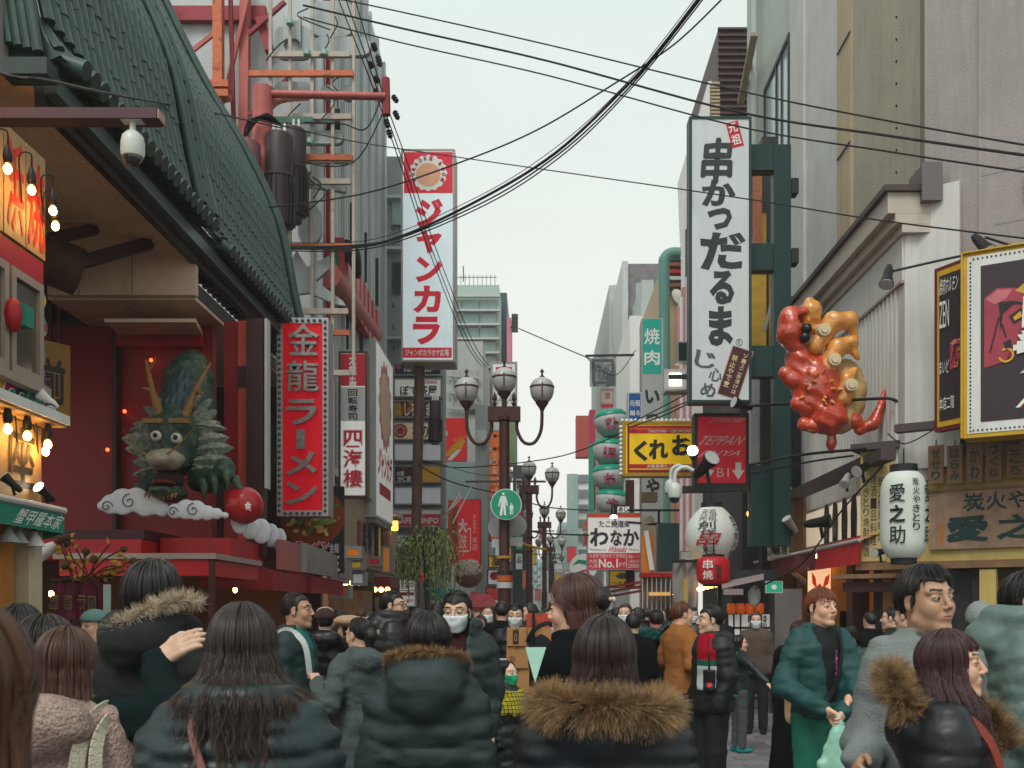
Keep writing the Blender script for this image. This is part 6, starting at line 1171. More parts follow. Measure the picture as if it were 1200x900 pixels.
for k,(px0,px1,yt,Y,col) in enumerate(((615,630,640,150,'#8fa0a0'),(628,648,655,170,'#a4aaa6'),(644,662,630,140,'#8c9c98'),(655,676,612,120,'#9aa5a3'),(600,618,600,110,'#8b9a99'),(560,604,590,75,'#969a9a'))):
 m=mat('far_wall'+col,col,.8,0,.12,.5);t=block('far_building',['pale block closing the far end of the street','low cream block at the vanishing point','grey green block right of the vanishing point','taller block left of the white high-rise','slate block behind the column of small signs','grey block behind the drugstore signs'][k],'building',px0,px1,yt,Y,15,m)
 for j in range(6):
  for i in range(3):w_=(px1 -px0)/3;wpart(MB().box(XX(px0+w_*(i+.15),Y),Y -.3,ZZ(yt+10+j*10,Y),XX(px0+w_*(i+.8),Y),Y -.01,ZZ(yt+4+j*10,Y)),'window',K['glassl'],t)
for k,(px0,px1,y0,y1,Y,col,lab) in enumerate(((649,660,660,671,70,'#d0d2d0','far white sign left of the tall woman'),(650,659,672,684,68,'#d09a1c','far amber sign under the white one'),(636,643,640,668,75,'#58a287','far green upright sign near the vanishing point'),(683,689,610,622,40,'#c8531f','orange sign at the left edge of the octopus ball sign'),(683,689,624,640,41,'#b02a20','red sign at the left edge of the octopus ball sign'),(661,668,668,694,60,'#c9a0a8','far pink banner near the vanishing point'),(627,634,690,704,50,'#bf5f66','far pink sign low down near the second lamp'),(640,650,694,706,48,'#a8b0a8','far pale sign low down near the third lamp'),(706,712,668,690,33,'#cfcfcf','white pole sign right of the tall woman'),(708,716,688,700,32.5,'#b32638','red pole sign right of the tall woman'),(505,520,640,672,36,'#b9252c','upright red sign half hidden behind the willow'),(566,572,600,640,38,'#d8d3c6','pale upright sign left of the orange kanji sign'),(612,619,668,690,45,'#c9503a','coral sign low down beside the second lamp pole'),(622,628,640,662,66,'#cbb04a','far straw sign between the second and third lamp'),(632,637,612,636,85,'#b04a50','far brick red sign under the third lamp globes'),(664,676,640,660,58,'#c23a3a','far red sign left of the cream panel'),(668,680,690,703,44,'#e0c04a','yellow sign at head height left of the tall woman'),(742,752,668,690,26,'#c2bdb4','pale upright sign beside the yellow fish sign'),(387,406,676,684,17.5,'#c94a6a','pink sign under the ramen poster'),(404,424,640,654,19.2,'#d27a22','orange food sign right of the ramen poster'),(405,426,656,668,19.4,'#d9b23a','yellow menu sign right of the ramen poster'),(386,410,686,702,17.8,'#b5542a','brown food picture panel low by the ramen poster'),(411,428,670,686,19.6,'#c2cbd0','pale menu sheet under the yellow menu sign'),(430,447,652,664,22.6,'#b51f2c','red banner low on the beige shop front'),(447,459,640,672,24.5,'#d98a3a','upright amber sign at the end of the beige shop front'),(500,512,686,700,31,'#58b5b0','turquoise sign beside the open sign'),(490,500,668,684,30,'#c7362f','small red sign low behind the willow trunk'))):
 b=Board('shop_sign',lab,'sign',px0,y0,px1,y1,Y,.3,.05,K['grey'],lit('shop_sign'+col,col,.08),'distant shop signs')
mk=thing('mascot_free_panel','round cream panel with a teal wave and black script far behind the crowd','sign',W(684,664,36));mk.name='wave_panel'
MB().prism([(.45*math.cos(a)*1.1,.45*math.sin(a)) for a in [i*.3 for i in range(21)]],0,.1).build('panel',K['wink'],mk);MB().prism([(-.4,.05),(-.2,.25),(.1,.22),(.45,.3),(.42,.12),(.1,.06),(-.15,.12)],-.01,-.002).build('wave',mat('bowl_teal','#159378',.35,0,.1),mk);mb=MB();put(mb,'つ',-.15,-.35,.2,-.1,y=-.01,bold=.05);mb.build('lettering',K['rink'],mk)
# octopus ball sign
b=Board('octopus_ball_sign','white and red octopus ball shop sign with thick black kana and a lamp on top','sign',688,601,751,668,24,.3,.02,K['grey'],lit('wanaka_white','#d4d2cc',.14))
b.panel('red_top',mat('coral_strip','#c8492f',.5,emit=.08),688.5,601.5,750.5,606.5,.006);b.panel('red_base',lit('wanaka_red','#b81f35',.08),688.5,648,750.5,667.5,.006)
b.text(mat('violet_black_ink','#2e2b38',.6),[('たこ焼道楽',702,610,738,618,{'bold':.02,'rough':.03}),('わ',691,619,713,640,{'bold':.035,'rough':.03}),('な',715,621,729,640,{'bold':.035,'rough':.03}),('か',730,620,749,640,{'bold':.035,'rough':.03}),('Welcome to',691,642.5,710,645.5),('Menu',737,642.5,748,645.5)],.008);b.text(K['rink'],[('Wanaka',713,640.5,735,647,{'skew':.2,'bold':.01})],.008)
b.text(K['wink'],[('今日前で焼かれて本世紀',690,649,733,654),('大阪',690,655.5,700,660),('入賞',690,661,700,665.5),('No.1',701.5,655,724,665.5,{'bold':.03}),('かぞ',725,658.5,733,664.5),('特製ソース',736,650.5,749,654.5),('八個五百円',736,656,749,660),('2000',736,661,749,665.5)],.012);b.panel('divider',K['wink'],734,649.5,734.6,666,.012)
spot(719,600,23.6,(0,-.4,-1),'small lamp lighting the top of the octopus ball sign',mat('white_glare','#fff6e6',.3,var=0,emit=18),None,1.2);b2=Board('small_lantern_sign','small white boxed sign with black marks above the octopus ball sign','sign',722,592,739,602,24.3,.2,.03,K['ink'],lit('sign_white','#dcdcd8',.12));b2.text(K['ink'],[('めし',725,594,736,600,{'bold':.04})],.006)
rl=thing('roof_rail','black railing running right from the octopus ball sign','railing',W(770,598,24));wpart(MB().bar(W(735,598,24),W(796,598,24),.05).bar(W(772,598,24),W(772,618,24),.05).bar(W(736,612,24),W(772,615,24),.05),'rail',K['black'],rl)
b=Board('fish_sign','yellow sign with a grey fish and maroon script below the octopus ball sign','sign',714,668.5,741,689,25,.2,.02,K['grey'],lit('fish_yellow','#d2b021',.1));b.shape('fish',K['grey'],[(721,675),(727,671),(735,672),(738,675.5),(734,678),(727,678.5),(723,677)],.006);b.text(mat('maroon_letter','#8c1f3f',.5),[('つり鐘',717,681,737,687.5,{'bold':.03})],.008)
# dark green shutter, orange hangings, stalls on the right
block('green_shutter','dark green flat shutter panel right of the octopus ball sign','shutter',771,796,613,22,.3,mat('bottle_green_panel','#1f3a3a',.5,0,.06),2.4);t=block('orange_hanging','orange and white hanging cloths beside the green shutter','hanging',752,766,626,23,.1,mat('orange_cloth','#c9752a',.7,0,.25,4,emit=.1),2.3);wpart(MB().bar(W(757,622,22.8),W(764,668,22.8),.1,.05),'white_cloth',K['wink'],t);wpart(MB().box(XX(752,23),22.9,4.0,XX(770,23),23.3,4.2).add([W(752,615,22.9),W(768,612,22.9),W(764,604,23.4),W(752,606,23.4)],[(0,1,2,3)]),'cream_canopy',mat('cream_canopy','#b7a587',.6),t)  # faint glow put into the orange cloth colour
st2=thing('glazed_stall','glass fronted stall with a red eave and lit lamps right of the tall woman','stall',(XX(772,21),21,0));wpart(MB().box(XX(752,21),21,ZZ(676,21),XX(789,21),21.5,ZZ(671,21)),'red_eave',K['red'],st2)
for k in range(7):wpart(MB().box(XX(753+k*5.4,21),21.05,0,XX(754+k*5.4,21),21.12,ZZ(676.3,21)),'mullion',K['lgrey'],st2)
wpart(MB().box(XX(752,21.2),21.2,0,XX(789,21.2),21.4,ZZ(676.5,21.2)),'pane',mat('stall_glass','#6b5a54',.1,0,.5,3,spec=.7),st2);wpart(MB().box(XX(760,21),20.9,ZZ(698,21),XX(785,21),21.0,ZZ(694,21)),'warm_shelf',mat('warm_shelf','#c99a58',.5,emit=.5),st2);wpart(MB().ball(W(791.5,696.5,17.2),.05,10,8),'lamp',bulb_m,st2)  # shelf emits by itself: warm light put into its material
mb=MB()
for k in range(3):mb.bar(W(700+k*5,690+k*5,26),W(753,682+k*5,22),.05)
t=thing('red_fence','slanting red rails in front of the yellow fish sign','railing',W(725,692,24));wpart(mb,'rail',K['red'],t)
cv=thing('grey_tarpaulin','grey canvas sheet hanging below the round white lantern','tarpaulin',(XX(806,16.8),16.8,1));mb=MB()
for i in range(15):
 for j in range(8):q=W(788+30*i/14,659+75*j/7,16.8);mb.v.append((q.x,q.y+.05*math.sin(i*.9)+.03*math.sin(j+i),q.z))
for i in range(14):
 for j in range(7):mb.f.append((i*8+j,i*8+j+1,(i+1)*8+j+1,(i+1)*8+j));mb.m.append(0)
wpart(mb,'canvas',mat('grey_canvas','#8a8682',.8,0,.1,2),cv,80);wpart(MB().bar(W(787,658,16.7),W(820,657,16.7),.05),'rod',K['black'],cv);wpart(MB().bar((XX(843,16.5),16.5,0),W(843,655,16.5),.06),'post',K['black'],cv)
for k in range(5):wpart(MB().ball(W(819+k*5,690.5 -k*1.2,16.6),.035,8,6),'small_lamp',dim_m,cv)
wpart(MB().box(XX(798,16.9),16.6,ZZ(725,16.9),XX(803,16.9),16.75,ZZ(680,16.9)),'tinsel',mat('gold_tinsel','#a08a52',.3,.5,.5,30,emit=.2),cv)  # weak glow put into the tinsel material
ms=thing('snack_stall','small snack stall with sloping canopy, orange jars and a black and white menu','stall',(XX(868,15.8),15.8,0),0);Ym=15.8
def mbx(nm,m,px0,y0,px1,y1,Y0=Ym,d=.1):a=W(px0,y1,Y0);c=W(px1,y0,Y0);return wpart(MB().box(a.x,Y0,a.z,c.x,Y0+d,c.z),nm,m,ms)
mbx('front',mat('pale_stall_panel','#8f8c88',.5,0,.1,2),846,748,902,800,Ym,.8);mbx('menu',K['wink'],854,720,902,744,Ym -.02,.02);mbx('menu_frame',K['ink'],852,717,904,747,Ym,.05);mbx('back',K['dark'],858,668,912,716,Ym+.9,.05);mbx('shelf',K['lgrey'],846,745.5,904,747.8,Ym -.1,.3)
mbx('menu_line',K['ink'],854,734.5,902,737,Ym -.026,.005);mbx('menu_line',K['ink'],859,720,861,744,Ym -.026,.005);mbx('menu_line',K['ink'],867,720,869,744,Ym -.026,.005)
mb=MB();a=W(876,733,Ym);c=W(898,721,Ym);put(mb,'Best10',a.x,a.z+.05,c.x,c.z,y=Ym -.03,bold=.04);put(mb,'このたび?',a.x,a.z -.03,c.x,a.z+.04,y=Ym -.03,bold=.03);wpart(mb,'lettering',K['ink'],ms)
wpart(MB().add([W(846,690,15.4),W(895,679,15.4),W(895,672,16.6),W(846,682,16.6)],[(0,1,2,3)]).box(XX(848,15.4),15.4,ZZ(697,15.4),XX(871,15.4),15.45,ZZ(690,15.4)),'canopy',mat('pinkish_canvas','#8f8080',.7,0,.15,4),ms)
for k in range(4):q=W(857+k*11,713,Ym);wpart(MB().lathe([(.06,-.08),(.07,-.02),(.07,.05),(.05,.08)],12,q),'jar',mat('amber_jar','#c2531a',.2,0,.2,emit=.25),ms,60)  # jars emit slightly, light put into their amber colour
wpart(MB().ball(W(884,698,15.7),(.10,.04,.16),10,8),'plush',K['lgrey'],ms,60);wpart(MB().bar((XX(905,15.5),15.5,0),W(905,684,15.5),.06),'post',K['dark'],ms)
b=Board('green_sign','small green exit style sign under the red awning','sign',897,681,917,695,15.2,.04,.01,K['lgrey'],lit('exit_green','#12936e',.2));b.shape('white_mark',K['wink'],disc(907,688,3,12),.004)
block('grey_side_wall','plain grey wall between the snack stall and the lobster picture','wall',905,940,690,16.4,.2,mat('grey_side_wall_paint','#7b7775',.7,0,.1,2))
# cart with cardboard boxes
ct=thing('hand_cart','hand cart loaded with cardboard boxes in the middle of the street','cart',(XX(618,9.2),9.2,0));slab(ct,'deck',K['grey'],-.3,-.1,.22,.35,.6,.27);MB().tube([(-.28,.6,.27),(-.28,.6,1.1),(.33,.6,1.1),(.33,.6,.27)],.018,6).build('handle',K['lgrey'],ct)
for x in (-.25,.3):
 for y in (0,.5):MB().cyl((x,y,.11),(x+.04,y,.11),.1,n=14).build('wheel',K['black'],ct,40)
card=mat('cardboard','#a5794a',.8,0,.15,4);cardd=mat('brown_tape','#7a5836',.6)
for k,(px0,y0,px1,y1,Y,lab,m) in enumerate(((594,736,617,757,9.0,'cardboard box with a black printed mark on top of the cart stack',card),(593.5,757.5,619,783,9.02,'middle cardboard box of the front cart stack',card),(595,783.5,620,812,9.04,'cardboard box near the bottom of the front cart stack',card),(618,735,646,762,9.5,'cardboard box behind in the second stack on the cart',card),(617,719,648,734.5,9.5,'red and brown carton on top of the second cart stack',mat('red_carton','#b5402c',.7,0,.15)),(620,762.5,645,800,9.5,'lower cardboard box of the second cart stack',card))):
 a=W(px0,y1,Y);c=W(px1,y0,Y);t=thing('cardboard_box',lab,'box',((a.x+c.x)/2,Y,a.z),0,'boxes on the hand cart');w_=(c.x -a.x)/2;h=c.z -a.z;slab(t,'carton',m,-w_,0,0,w_,.3,h);slab(t,'tape',cardd,-w_*.15,-.002,h*.86,w_*.15,-.0005,h)
 if k==0:slab(t,'print',K['ink'],-w_*.4,-.003,h*.1,w_*.2,-.001,h*.88);letters(t,mat('cardboard','#a5794a'),[('0',-w_*.25,h*.25,w_*.05,h*.7,{'y':-.005})])
 else:slab(t,'print',cardd,-w_*.7,-.002,h*.3,-w_*.2,-.0005,h*.55)
wpart(MB().tube(catmull([W(618,752,8.95),W(626,738,8.9),W(640,730,8.9),W(648,733,8.9)],5),.02,6).tube([W(625,719,9.45),W(625,760,9.45)],.015,5),'strap',K['black'],ct)
# noren and dry flowers at the ramen counter
nr=thing('noren_curtain','maroon cloth curtain with gold edged black characters at the ramen counter','curtain',W(95,704,8.8));mar=mat('maroon_cloth','#5c1430',.8,0,.2,5)
for k in range(4):
 mb=MB();x0=XX(63+k*16.5,8.8);x1=XX(79+k*16.5,8.8)
 for i in range(5):
  for j in range(4):mb.v.append((x0+(x1 -x0)*i/4 -.0,8.8+.02*math.sin(i*2.2+k),ZZ(681+45*j/3 -2*math.sin(i),8.8)))
 for i in range(4):
  for j in range(3):mb.f.append((i*4+j,i*4+j+1,(i+1)*4+j+1,(i+1)*4+j));mb.m.append(0)
 wpart(mb,'cloth',mar,nr,60)
mb,mb2=MB(),MB()
for ch,px in (('易',65),('橋',82),('ラ',98),('龍',110)):
 for m_,y,e in ((mb2,8.765,1.),(mb,8.76,0.)):a=W(px -4.5 -e*.5,713+e,8.8);c=W(px+4.5+e*.5,699 -e,8.8);put(m_,ch,a.x,a.z,c.x,c.z,y=y,bold=.01+e*.02)
wpart(mb2,'letter_edge',K['gold'],nr);wpart(mb,'lettering',K['ink'],nr);wpart(MB().box(XX(122,8.8),8.78,ZZ(722,8.8),XX(130,8.8),8.8,ZZ(685,8.8)),'pale_flap',mat('pale_mint_cloth','#9fb6ae',.7),nr);wpart(MB().tube([W(60,681,8.8),W(132,679,8.8)],.015,6),'rod',K['black'],nr)
df=thing('dried_flowers','dried twigs with brown seed balls and yellow leaves above the maroon curtain','plant',W(95,680,8.5));twig=mat('dry_twig','#4a3320',.9);lf_=mat('dry_yellow_leaf','#a8842c',.6,0,.3,10);bl_=mat('seed_ball','#4f3826',.9,0,.3,20,.8,60)
random.seed(21)
for k in range(16):
 px,py=random.uniform(60,160),random.uniform(628,678);a=W(random.uniform(85,110),682,8.5);c=W(px,py,8.5+random.uniform(-.15,.15));wpart(MB().tube(catmull([a,a.lerp(c,.5)+Vector((0,0,random.uniform(0,.06))),c],4),.007,5),'twig',twig,df)
 if k<12:wpart(MB().ball(c,.035+random.uniform(-.006,.006),10,7),'seed_ball',bl_,df,60)
 for _ in range(3):p=a.lerp(c,random.uniform(.4,1));d=Vector((random.uniform(-1,1),random.uniform(-.4,.4),random.uniform(-.3,1))).normalized()*.075;s_=d.cross(Vector((0,1,0))).normalized()*.018;wpart(MB().add([p,p+d*.5+s_+Vector((0,.01,0)),p+d,p+d*.5 -s_],[(0,1,2),(0,2,3)]),'leaf',lf_,df)
# ================================================================== cables
def cable(label,pts,r=.014,n=8,group='cables over the street'):return tag(MB().tube(catmull([W(*p) for p in pts],n),r,6).build('cable',K['rubber']),label,'cable',group)
cable('thick black cable sweeping up the sky from the scaffold to the top edge',[(300,290,17),(415,288,17.5),(470,277,17),(560,235,16),(650,180,15),(735,100,14),(775,55,13.5),(822,-6,13)],.022)
for k,o in enumerate((3,6,-4)):cable(['thin cable twisted along the thick sweeping cable, lower','thin cable hanging below the thick sweeping cable','fine messenger wire just above the thick sweeping cable'][k],[(330,288+o,17),(440,284+o,17.2),(560,236+o*1.4,16),(655,176+o*1.5,15),(740,96+o*1.2,14),(822+o,-6,13)],(.012,.010,.006)[k])
cable('black wire crossing the thick cable on its way up from the ramen roof',[(315,243,15.5),(430,226,16),(540,190,16),(630,152,15.5),(720,98,15),(790,52,14.5),(850,-5,14)],.012)
for k,(y0,y1,y2) in enumerate(((-8,93,158),(8,118,168),(22,135,188))):cable(['upper of three wires slanting across the sky to the right wall','middle of three wires slanting across the sky to the right wall','lower of three wires slanting across the sky to the right wall'][k],[(355,y0 -2,15),(470,y0+22+k*3,15),(640,y0+60+k*3,14.5),(860,y1+12,13),(1040,(y1+y2)/2+16,11),(1260,y2+22,9)],(.010,.014,.010)[k])
cable('long thin wire from the green roof across the karaoke sign to the lilac wall',[(300,140,14),(400,163,17),(480,176,20),(640,199,19),(800,222,17),(900,237,15.5),(1030,258,13),(1240,284,11)],.011)
for k,x in enumerate((0,4,9)):cable(['left of three wires running down past the karaoke sign','middle of three wires running down past the karaoke sign','right of three wires running down past the karaoke sign'][k],[(395+x*2.2,-5,17),(440+x,110,17.4),(470+x,195,20),(505+x,300,23),(545+x,400,27),(565+x,430,30)],.011)
cable('wire from the pole insulators drooping to the scaffold',[(450,130,17.5),(420,185,17.6),(385,195,17.8),(345,186,18)],.012);cable('wire looping between the insulators and the patina arm',[(452,100,17.5),(430,150,17.7),(400,145,18),(350,143,18)],.012)
for k,(p,r) in enumerate(((((495,540,27),(540,548,27),(640,538,25),(700,520,24),(760,490,22),(812,468,20)),.014),(((490,545,27),(530,565,28),(590,580,30),(640,594,32),(690,598,30)),.02),(((488,538,27),(520,545,30),(560,556,34),(600,558,38)),.012),(((608,385,58),(650,403,56),(700,424,50)),.03),(((590,608,19),(630,624,22),(690,627,24)),.02),(((735,498,22),(770,480,20),(815,456,17.5)),.012),(((740,500,22),(780,486,20),(815,468,17.5)),.014),(((688,420,30),(720,440,29),(745,410,28)),.012))):
 cable(['wire from the utility pole to the yellow takoyaki sign','cable bundle from the utility pole down across the street lamps','low wire from the utility pole to the orange sign','pale distant wire right of the floodlight rack','cable from the first lamp to the octopus ball sign','stay wire from the takoyaki sign to the big white sign, upper','stay wire from the takoyaki sign to the big white sign, lower','wire looped at the cow flag bar'][k],p,r)
yc_=cable('yellow sleeved cable beside the second street lamp',[(604,632,30),(618,639,30.5),(640,644,31)],.04);yc_.data.materials[0]=mat('yellow_sleeve','#c9952c',.5)
for k,(p,r) in enumerate(((((877,545,16.5),(940,533,14.5),(1015,526,13.6)),.02),(((877,556,16.5),(950,541,14.5),(1000,534,13.8)),.014),(((1040,508,13.5),(1060,520,13.4),(1090,506,13.3),(1097,500,13)),.008),(((885,690,15),(940,660,14.5),(985,600,14),(1035,545,13.3)),.012))):
 cable(['lamp cable across the crab wall, upper','lamp cable across the crab wall, lower','small looping wire under the bull side sign','wire slanting over the red awning to the tall lantern'][k],p,r)
# ================================================================== people
rs=np.random.RandomState(11)
skins={k:mat('skin_'+k,c,.5,0,.14,38,spec=.35,bump=.08,bs=180) for k,c in dict(fair='#d8aa8f',tan='#b58d72',light='#c9a58d',pale='#d9b6a2').items()}
for m_ in skins.values():m_.node_tree.nodes['Principled BSDF'].inputs['Subsurface Weight'].default_value=.08;m_.node_tree.nodes['Principled BSDF'].inputs['Subsurface Radius'].default_value=(.01,.004,.002)
lipm=mat('lips','#a3705f',.4,0,.05);lipm2=mat('soft_pink_lips','#b0605c',.35,0,.05);eyew=mat('eye_white','#9c928a',.3,0,0);irism=mat('dark_iris','#1a100c',.1,0,0);nail=None
def rotm(yaw=0,pitch=0,tilt=0):
 return np.array(Matrix.Rotation(R(yaw),3,'Z') @ Matrix.Rotation(R(pitch),3,'X') @ Matrix.Rotation(R(tilt),3,'Y'),f4)
def headfn(P,fem=False,ears=True,face=True,jaw=1.):
 d=ell(P,(0,-.012,.03),(.074,.096,.092))
 d=smin(d,ell(P,(0,.028,-.042),(.056*jaw,.062,.072)),.03)
 if not face:return smin(d,cap(P,(0,-.022,-.05),(0,-.03,-.21),.05,.058),.03)
 a=np.abs(P[0]);Q=(a,P[1],P[2])
 d=smin(d,ell(Q,(.036,.055,-.024),(.026,.028,.03)),.02)
 d=smin(d,ell(P,(0,.074,-.096),(.02 if fem else .024,.017,.016)),.022)
 d=smin(d,cap(Q,(.05*jaw,.0,-.062),(.012,.062,-.098),.014,.014),.025)
 d=smin(d,cap(Q,(.012,.083,.034),(.05,.066,.034),.010,.009),.016)
 d=smax(d,-ell(Q,(.033,.104,.010),(.021,.02,.0125)),.014)
 d=smin(d,ell(Q,(.0325,.073,.010),(.0175,.0165,.0125)),.004)
 d=smax(d,-ell(Q,(.0325,.093,.0085),(.0135,.014,.0042)),.0025)
 d=smin(d,cap(P,(0,.086,.022),(0,.108,-.020),.0075,.0105),.012)
 d=smin(d,ell(Q,(.0105,.098,-.0265),(.0075,.0095,.007)),.006)
 d=smax(d,-ell(Q,(.006,.107,-.033),(.0035,.006,.003)),.003)
 d=smin(d,ell(P,(0,.080,-.058),(.026,.016,.018)),.014)
 d=smin(d,ell(P,(0,.0925,-.0525),(.0195,.0075,.0048)),.004)
 d=smin(d,ell(P,(0,.0915,-.0625),(.0165,.0075,.0058)),.004)
 d=smax(d,-ell(P,(0,.104,-.0573),(.022,.012,.0013)),.0025)
 d=smin(d,cap(P,(0,-.022,-.05),(0,-.03,-.21),.048 if fem else .056,.056 if fem else .064),.03)
 if ears:
  e=ell(Q,(.078,-.008,.0),(.009,.019,.031));e=smax(e,-ell(Q,(.089,-.003,.004),(.007,.011,.018)),.006);d=smin(d,e,.008)
 return d
def handmesh(curl=.5,h=.0045,spread=.5):
 """right hand: wrist at origin, fingers along +y, back of the hand +z, thumb on -x"""
 def f(P):
  d=boxd(P,(0,.045,0),(.038,.045,.013),.012);d=smin(d,cap(P,(0,-.05,0),(0,.01,0),.024,.026),.02)
  for i,(x,l) in enumerate(((-.030,.070),(-.010,.078),(.010,.073),(.028,.058))):
   a=np.array([x,.085,.0]);p=[a];ang=curl*.5
   for q in (.45,.32,.23):
    dr=np.array([(x*1.6)*spread*.5,math.cos(ang),-math.sin(ang)]);dr/=np.linalg.norm(dr);a=a+dr*l*q;p.append(a);ang+=curl*.95
   d=smin(d,chain(P,p,[.0098,.009,.0082,.007],.004),.006)
  d=smin(d,chain(P,[(-.03,.02,-.004),(-.052,.048,-.012),(-.058,.075,-.02),(-.052,.095,-.028)],[.014,.011,.0098,.008],.005),.01)
  return d
 return solid(f,(-.085,-.05,-.11),(.065,.185,.04),h)
HANDS={}
def hand(curl,h):
 k=(curl,h)
 if k not in HANDS:HANDS[k]=handmesh(curl,h)
 return HANDS[k]
ARMS={'down':((.198,-.03,1.12),(.195,.05,.88)),'bent':((.245,-.05,1.11),(.13,.2,1.06)),'phone':((.24,-.02,1.10),(.10,.2,1.22)),'pocket':((.26,-.06,1.12),(.20,.08,.93)),'front':((.23,.0,1.10),(.05,.2,.93)),'back':((.24,-.1,1.12),(.21,-.06,.9))}
def hairprof(st):
 L_=st.get('len',.0);w=1+(st.get('w',1.) -1)*.4;t=st.get('taper',.75);out=st.get('out',1.08);ys=st.get('yshift',-.035)
 zs=np.array([-L_ -.001,-L_*.6,-.06,.03]);hw=np.array([.083*t,.086*out,.083,.081])*w;hd=np.array([(.055*t+.01)*st.get('dep',1),.07*out*st.get('dep',1),.088,.098])*w;yc=np.array([ys -.02,ys,-.02,-.012])
 if 'prof' in st:zs,hw,hd,yc=np.array(sorted(st['prof'])).T
 return zs,hw,hd,yc
def make_hair(p,st,M,loc,s,m_shell,m_str,n,res):
 """st: len (m below head centre), w, bang, part, front (deg of open face), style flags"""
 L_=st.get('len',0.);w=st.get('w',1.);lift=st.get('lift',.012)
 lift=.006+(lift -.012)*.45;w=1+(w -1)*.4;ro=np.array([.075+lift,.095+lift,.093+lift])*w;cen=np.array([0,-.012,.03])
 fz=st.get('fz',.052)
 def f(P):
  X,Y,Z=P;d=ell(P,cen,ro -(.006 if n and L_>.08 else 0))
  if L_>.08:
   zs,hw,hd,yc=hairprof({**st,'len':max(.1,L_*.72)}) ;zs=np.where(zs<-L_*st.get('cut',9),-L_*st.get('cut',9),zs);e=loft(P,zs,hw -(.008 if n else 0),hd -(.008 if n else 0),yc,2.2);d=smin(d,e,.02)
  d=d+.004*vn(P,40,40,14,3.)+.003*vn(P,16,16,8,9.)
  cutY=.035 if L_>.08 else .012
  front=smax(smax(cutY -Y+.35*np.maximum(Z,0)*(1 if L_<=.08 else .6),Z -fz -.25*np.abs(X),.008),np.abs(X) -.075,.01)
  d=smax(d,-front,.008)
  if L_>.08:d=smax(d,-np.maximum(np.maximum(-.02 -Y+.0,Z+.02),np.abs(X) -.058),.01);d=smax(d,np.minimum(Y -.030 -.9*np.maximum(Z -.02,0),.05 -Z+.04),.012) if not st.get('bang') else smax(d,np.minimum(Y -.034,.03 -Z),.012)
  else:
   low=np.interp(Y,[-.09,-.04,-.012,.03,.06],[-.03 -st.get('nape',.05)*.8,-.035,.024,.036,.045]).astype(f4)+.006*vn(P,50)
   d=smax(d,low -Z,.01);d=smax(d,-ell((np.abs(X),Y,Z),(.086,.0,-.004),(.018,.024,.034)),.006)
  for ex in st.get('extra',()):d=smin(d,ell(P,ex[0],ex[1]),.012)
  return d
 V,F=solid(f,(-.16,-.2,-L_ -.03 if L_>.08 else -.12),(.16,.15,.17),res)
 V=(V @ M.T)*s+loc
 sh=link('hair',npmesh('hair',V,F,m_shell),p)
 if n:
  th=rs.uniform(-180,180,n*2);fa=st.get('front',58)
  if not st.get('bang'):th=th[np.abs(th)<400]
  th=th[:n];nn=len(th);K=14 if L_>.08 else 8;t=np.linspace(0,1,K)[None,:]
  face=np.abs(th)<fa
  ctr=np.sort(rs.uniform(-180,180,70));ci=np.abs(th[:,None] -ctr[None]).argmin(1)
  thr=np.radians(th)[:,None]*np.ones((1,K))
  if not st.get('bang'):
   side=np.where(th -st.get('part',8)>=0,1,-1);tgt=np.radians(side*(rs.uniform(80,100,nn)))
   thr=np.where((np.abs(th)<84)[:,None],thr+(tgt[:,None] -thr)*np.clip(t*2.2,0,1)**1.2,thr)
  thr=thr+np.radians((ctr[ci] -th)*st.get('clump',.6))[:,None]*t**1.6
  pe=np.radians(np.where(face & bool(st.get('bang')),st.get('bangphi',74),st.get('phi',100))+rs.uniform(-7,9,nn))
  short=L_<=.08
  if short:pe=np.radians(np.interp(np.abs(th),[0,40,62,80,102,125,180],[st.get('bangphi',62),st.get('bangphi',62)+3,78,84,90,112,122])+rs.uniform(-9,9,nn))
  hasdrop=(~(face & bool(st.get('bang')))) & (not short)
  split=np.where(hasdrop,.42 if L_>.16 else .6,1.)[:,None]
  tt=np.clip(t/split,0,1);ph=.06+(pe[:,None] -.06)*tt+rs.uniform(0,.5,(nn,1))*(1 -tt)
  rad=1+rs.uniform(-.05,.05,(nn,1))+(rs.randn(70)*.022)[ci][:,None]+np.where(rs.rand(nn,1)<.05,rs.uniform(.02,.12,(nn,1))*t,0)+st.get('tuft',.045)*rs.randn(nn,1)*t
  x=ro[0]*np.sin(ph)*np.sin(thr)*rad;y=ro[1]*np.sin(ph)*np.cos(thr)*rad;z=ro[2]*np.cos(ph)*rad
  P=np.stack([x,y,z],2)+cen
  if (~np.array([short])).all():
   dz=np.clip((t -split)/(1 -split+1e-6),0,1);z1=P[:,:,2]
   zs,hw,hd,yc=hairprof(st);Ld=(L_*rs.uniform(st.get('lay',.74),1.06,(nn,1)))
   zz=z1+(-Ld -z1)*dz
   rr=1+rs.uniform(-.12,.07,(nn,1))+np.where(rs.rand(nn,1)<.05,.2,0)*dz+rs.randn(nn,1)*.05*dz
   rr=rr+(rs.randn(70)*st.get('fly',.07))[ci][:,None]*dz;xx=np.interp(zz,zs,hw)*np.sin(thr)*rr;yy=np.interp(zz,zs,hd)*np.cos(thr)*rr+np.interp(zz,zs,yc)
   wv=st.get('wave',.004);a=rs.uniform(0,6.3,(nn,1));cl=rs.uniform(0,6.3,12)[rs.randint(0,12,nn)][:,None]
   xx=xx+wv*np.sin(zz*45+cl)*dz+rs.randn(nn,1)*.006*dz;yy=yy+wv*np.cos(zz*40+a)*dz
   k=np.clip(dz*5,0,1);h=hasdrop[:,None]
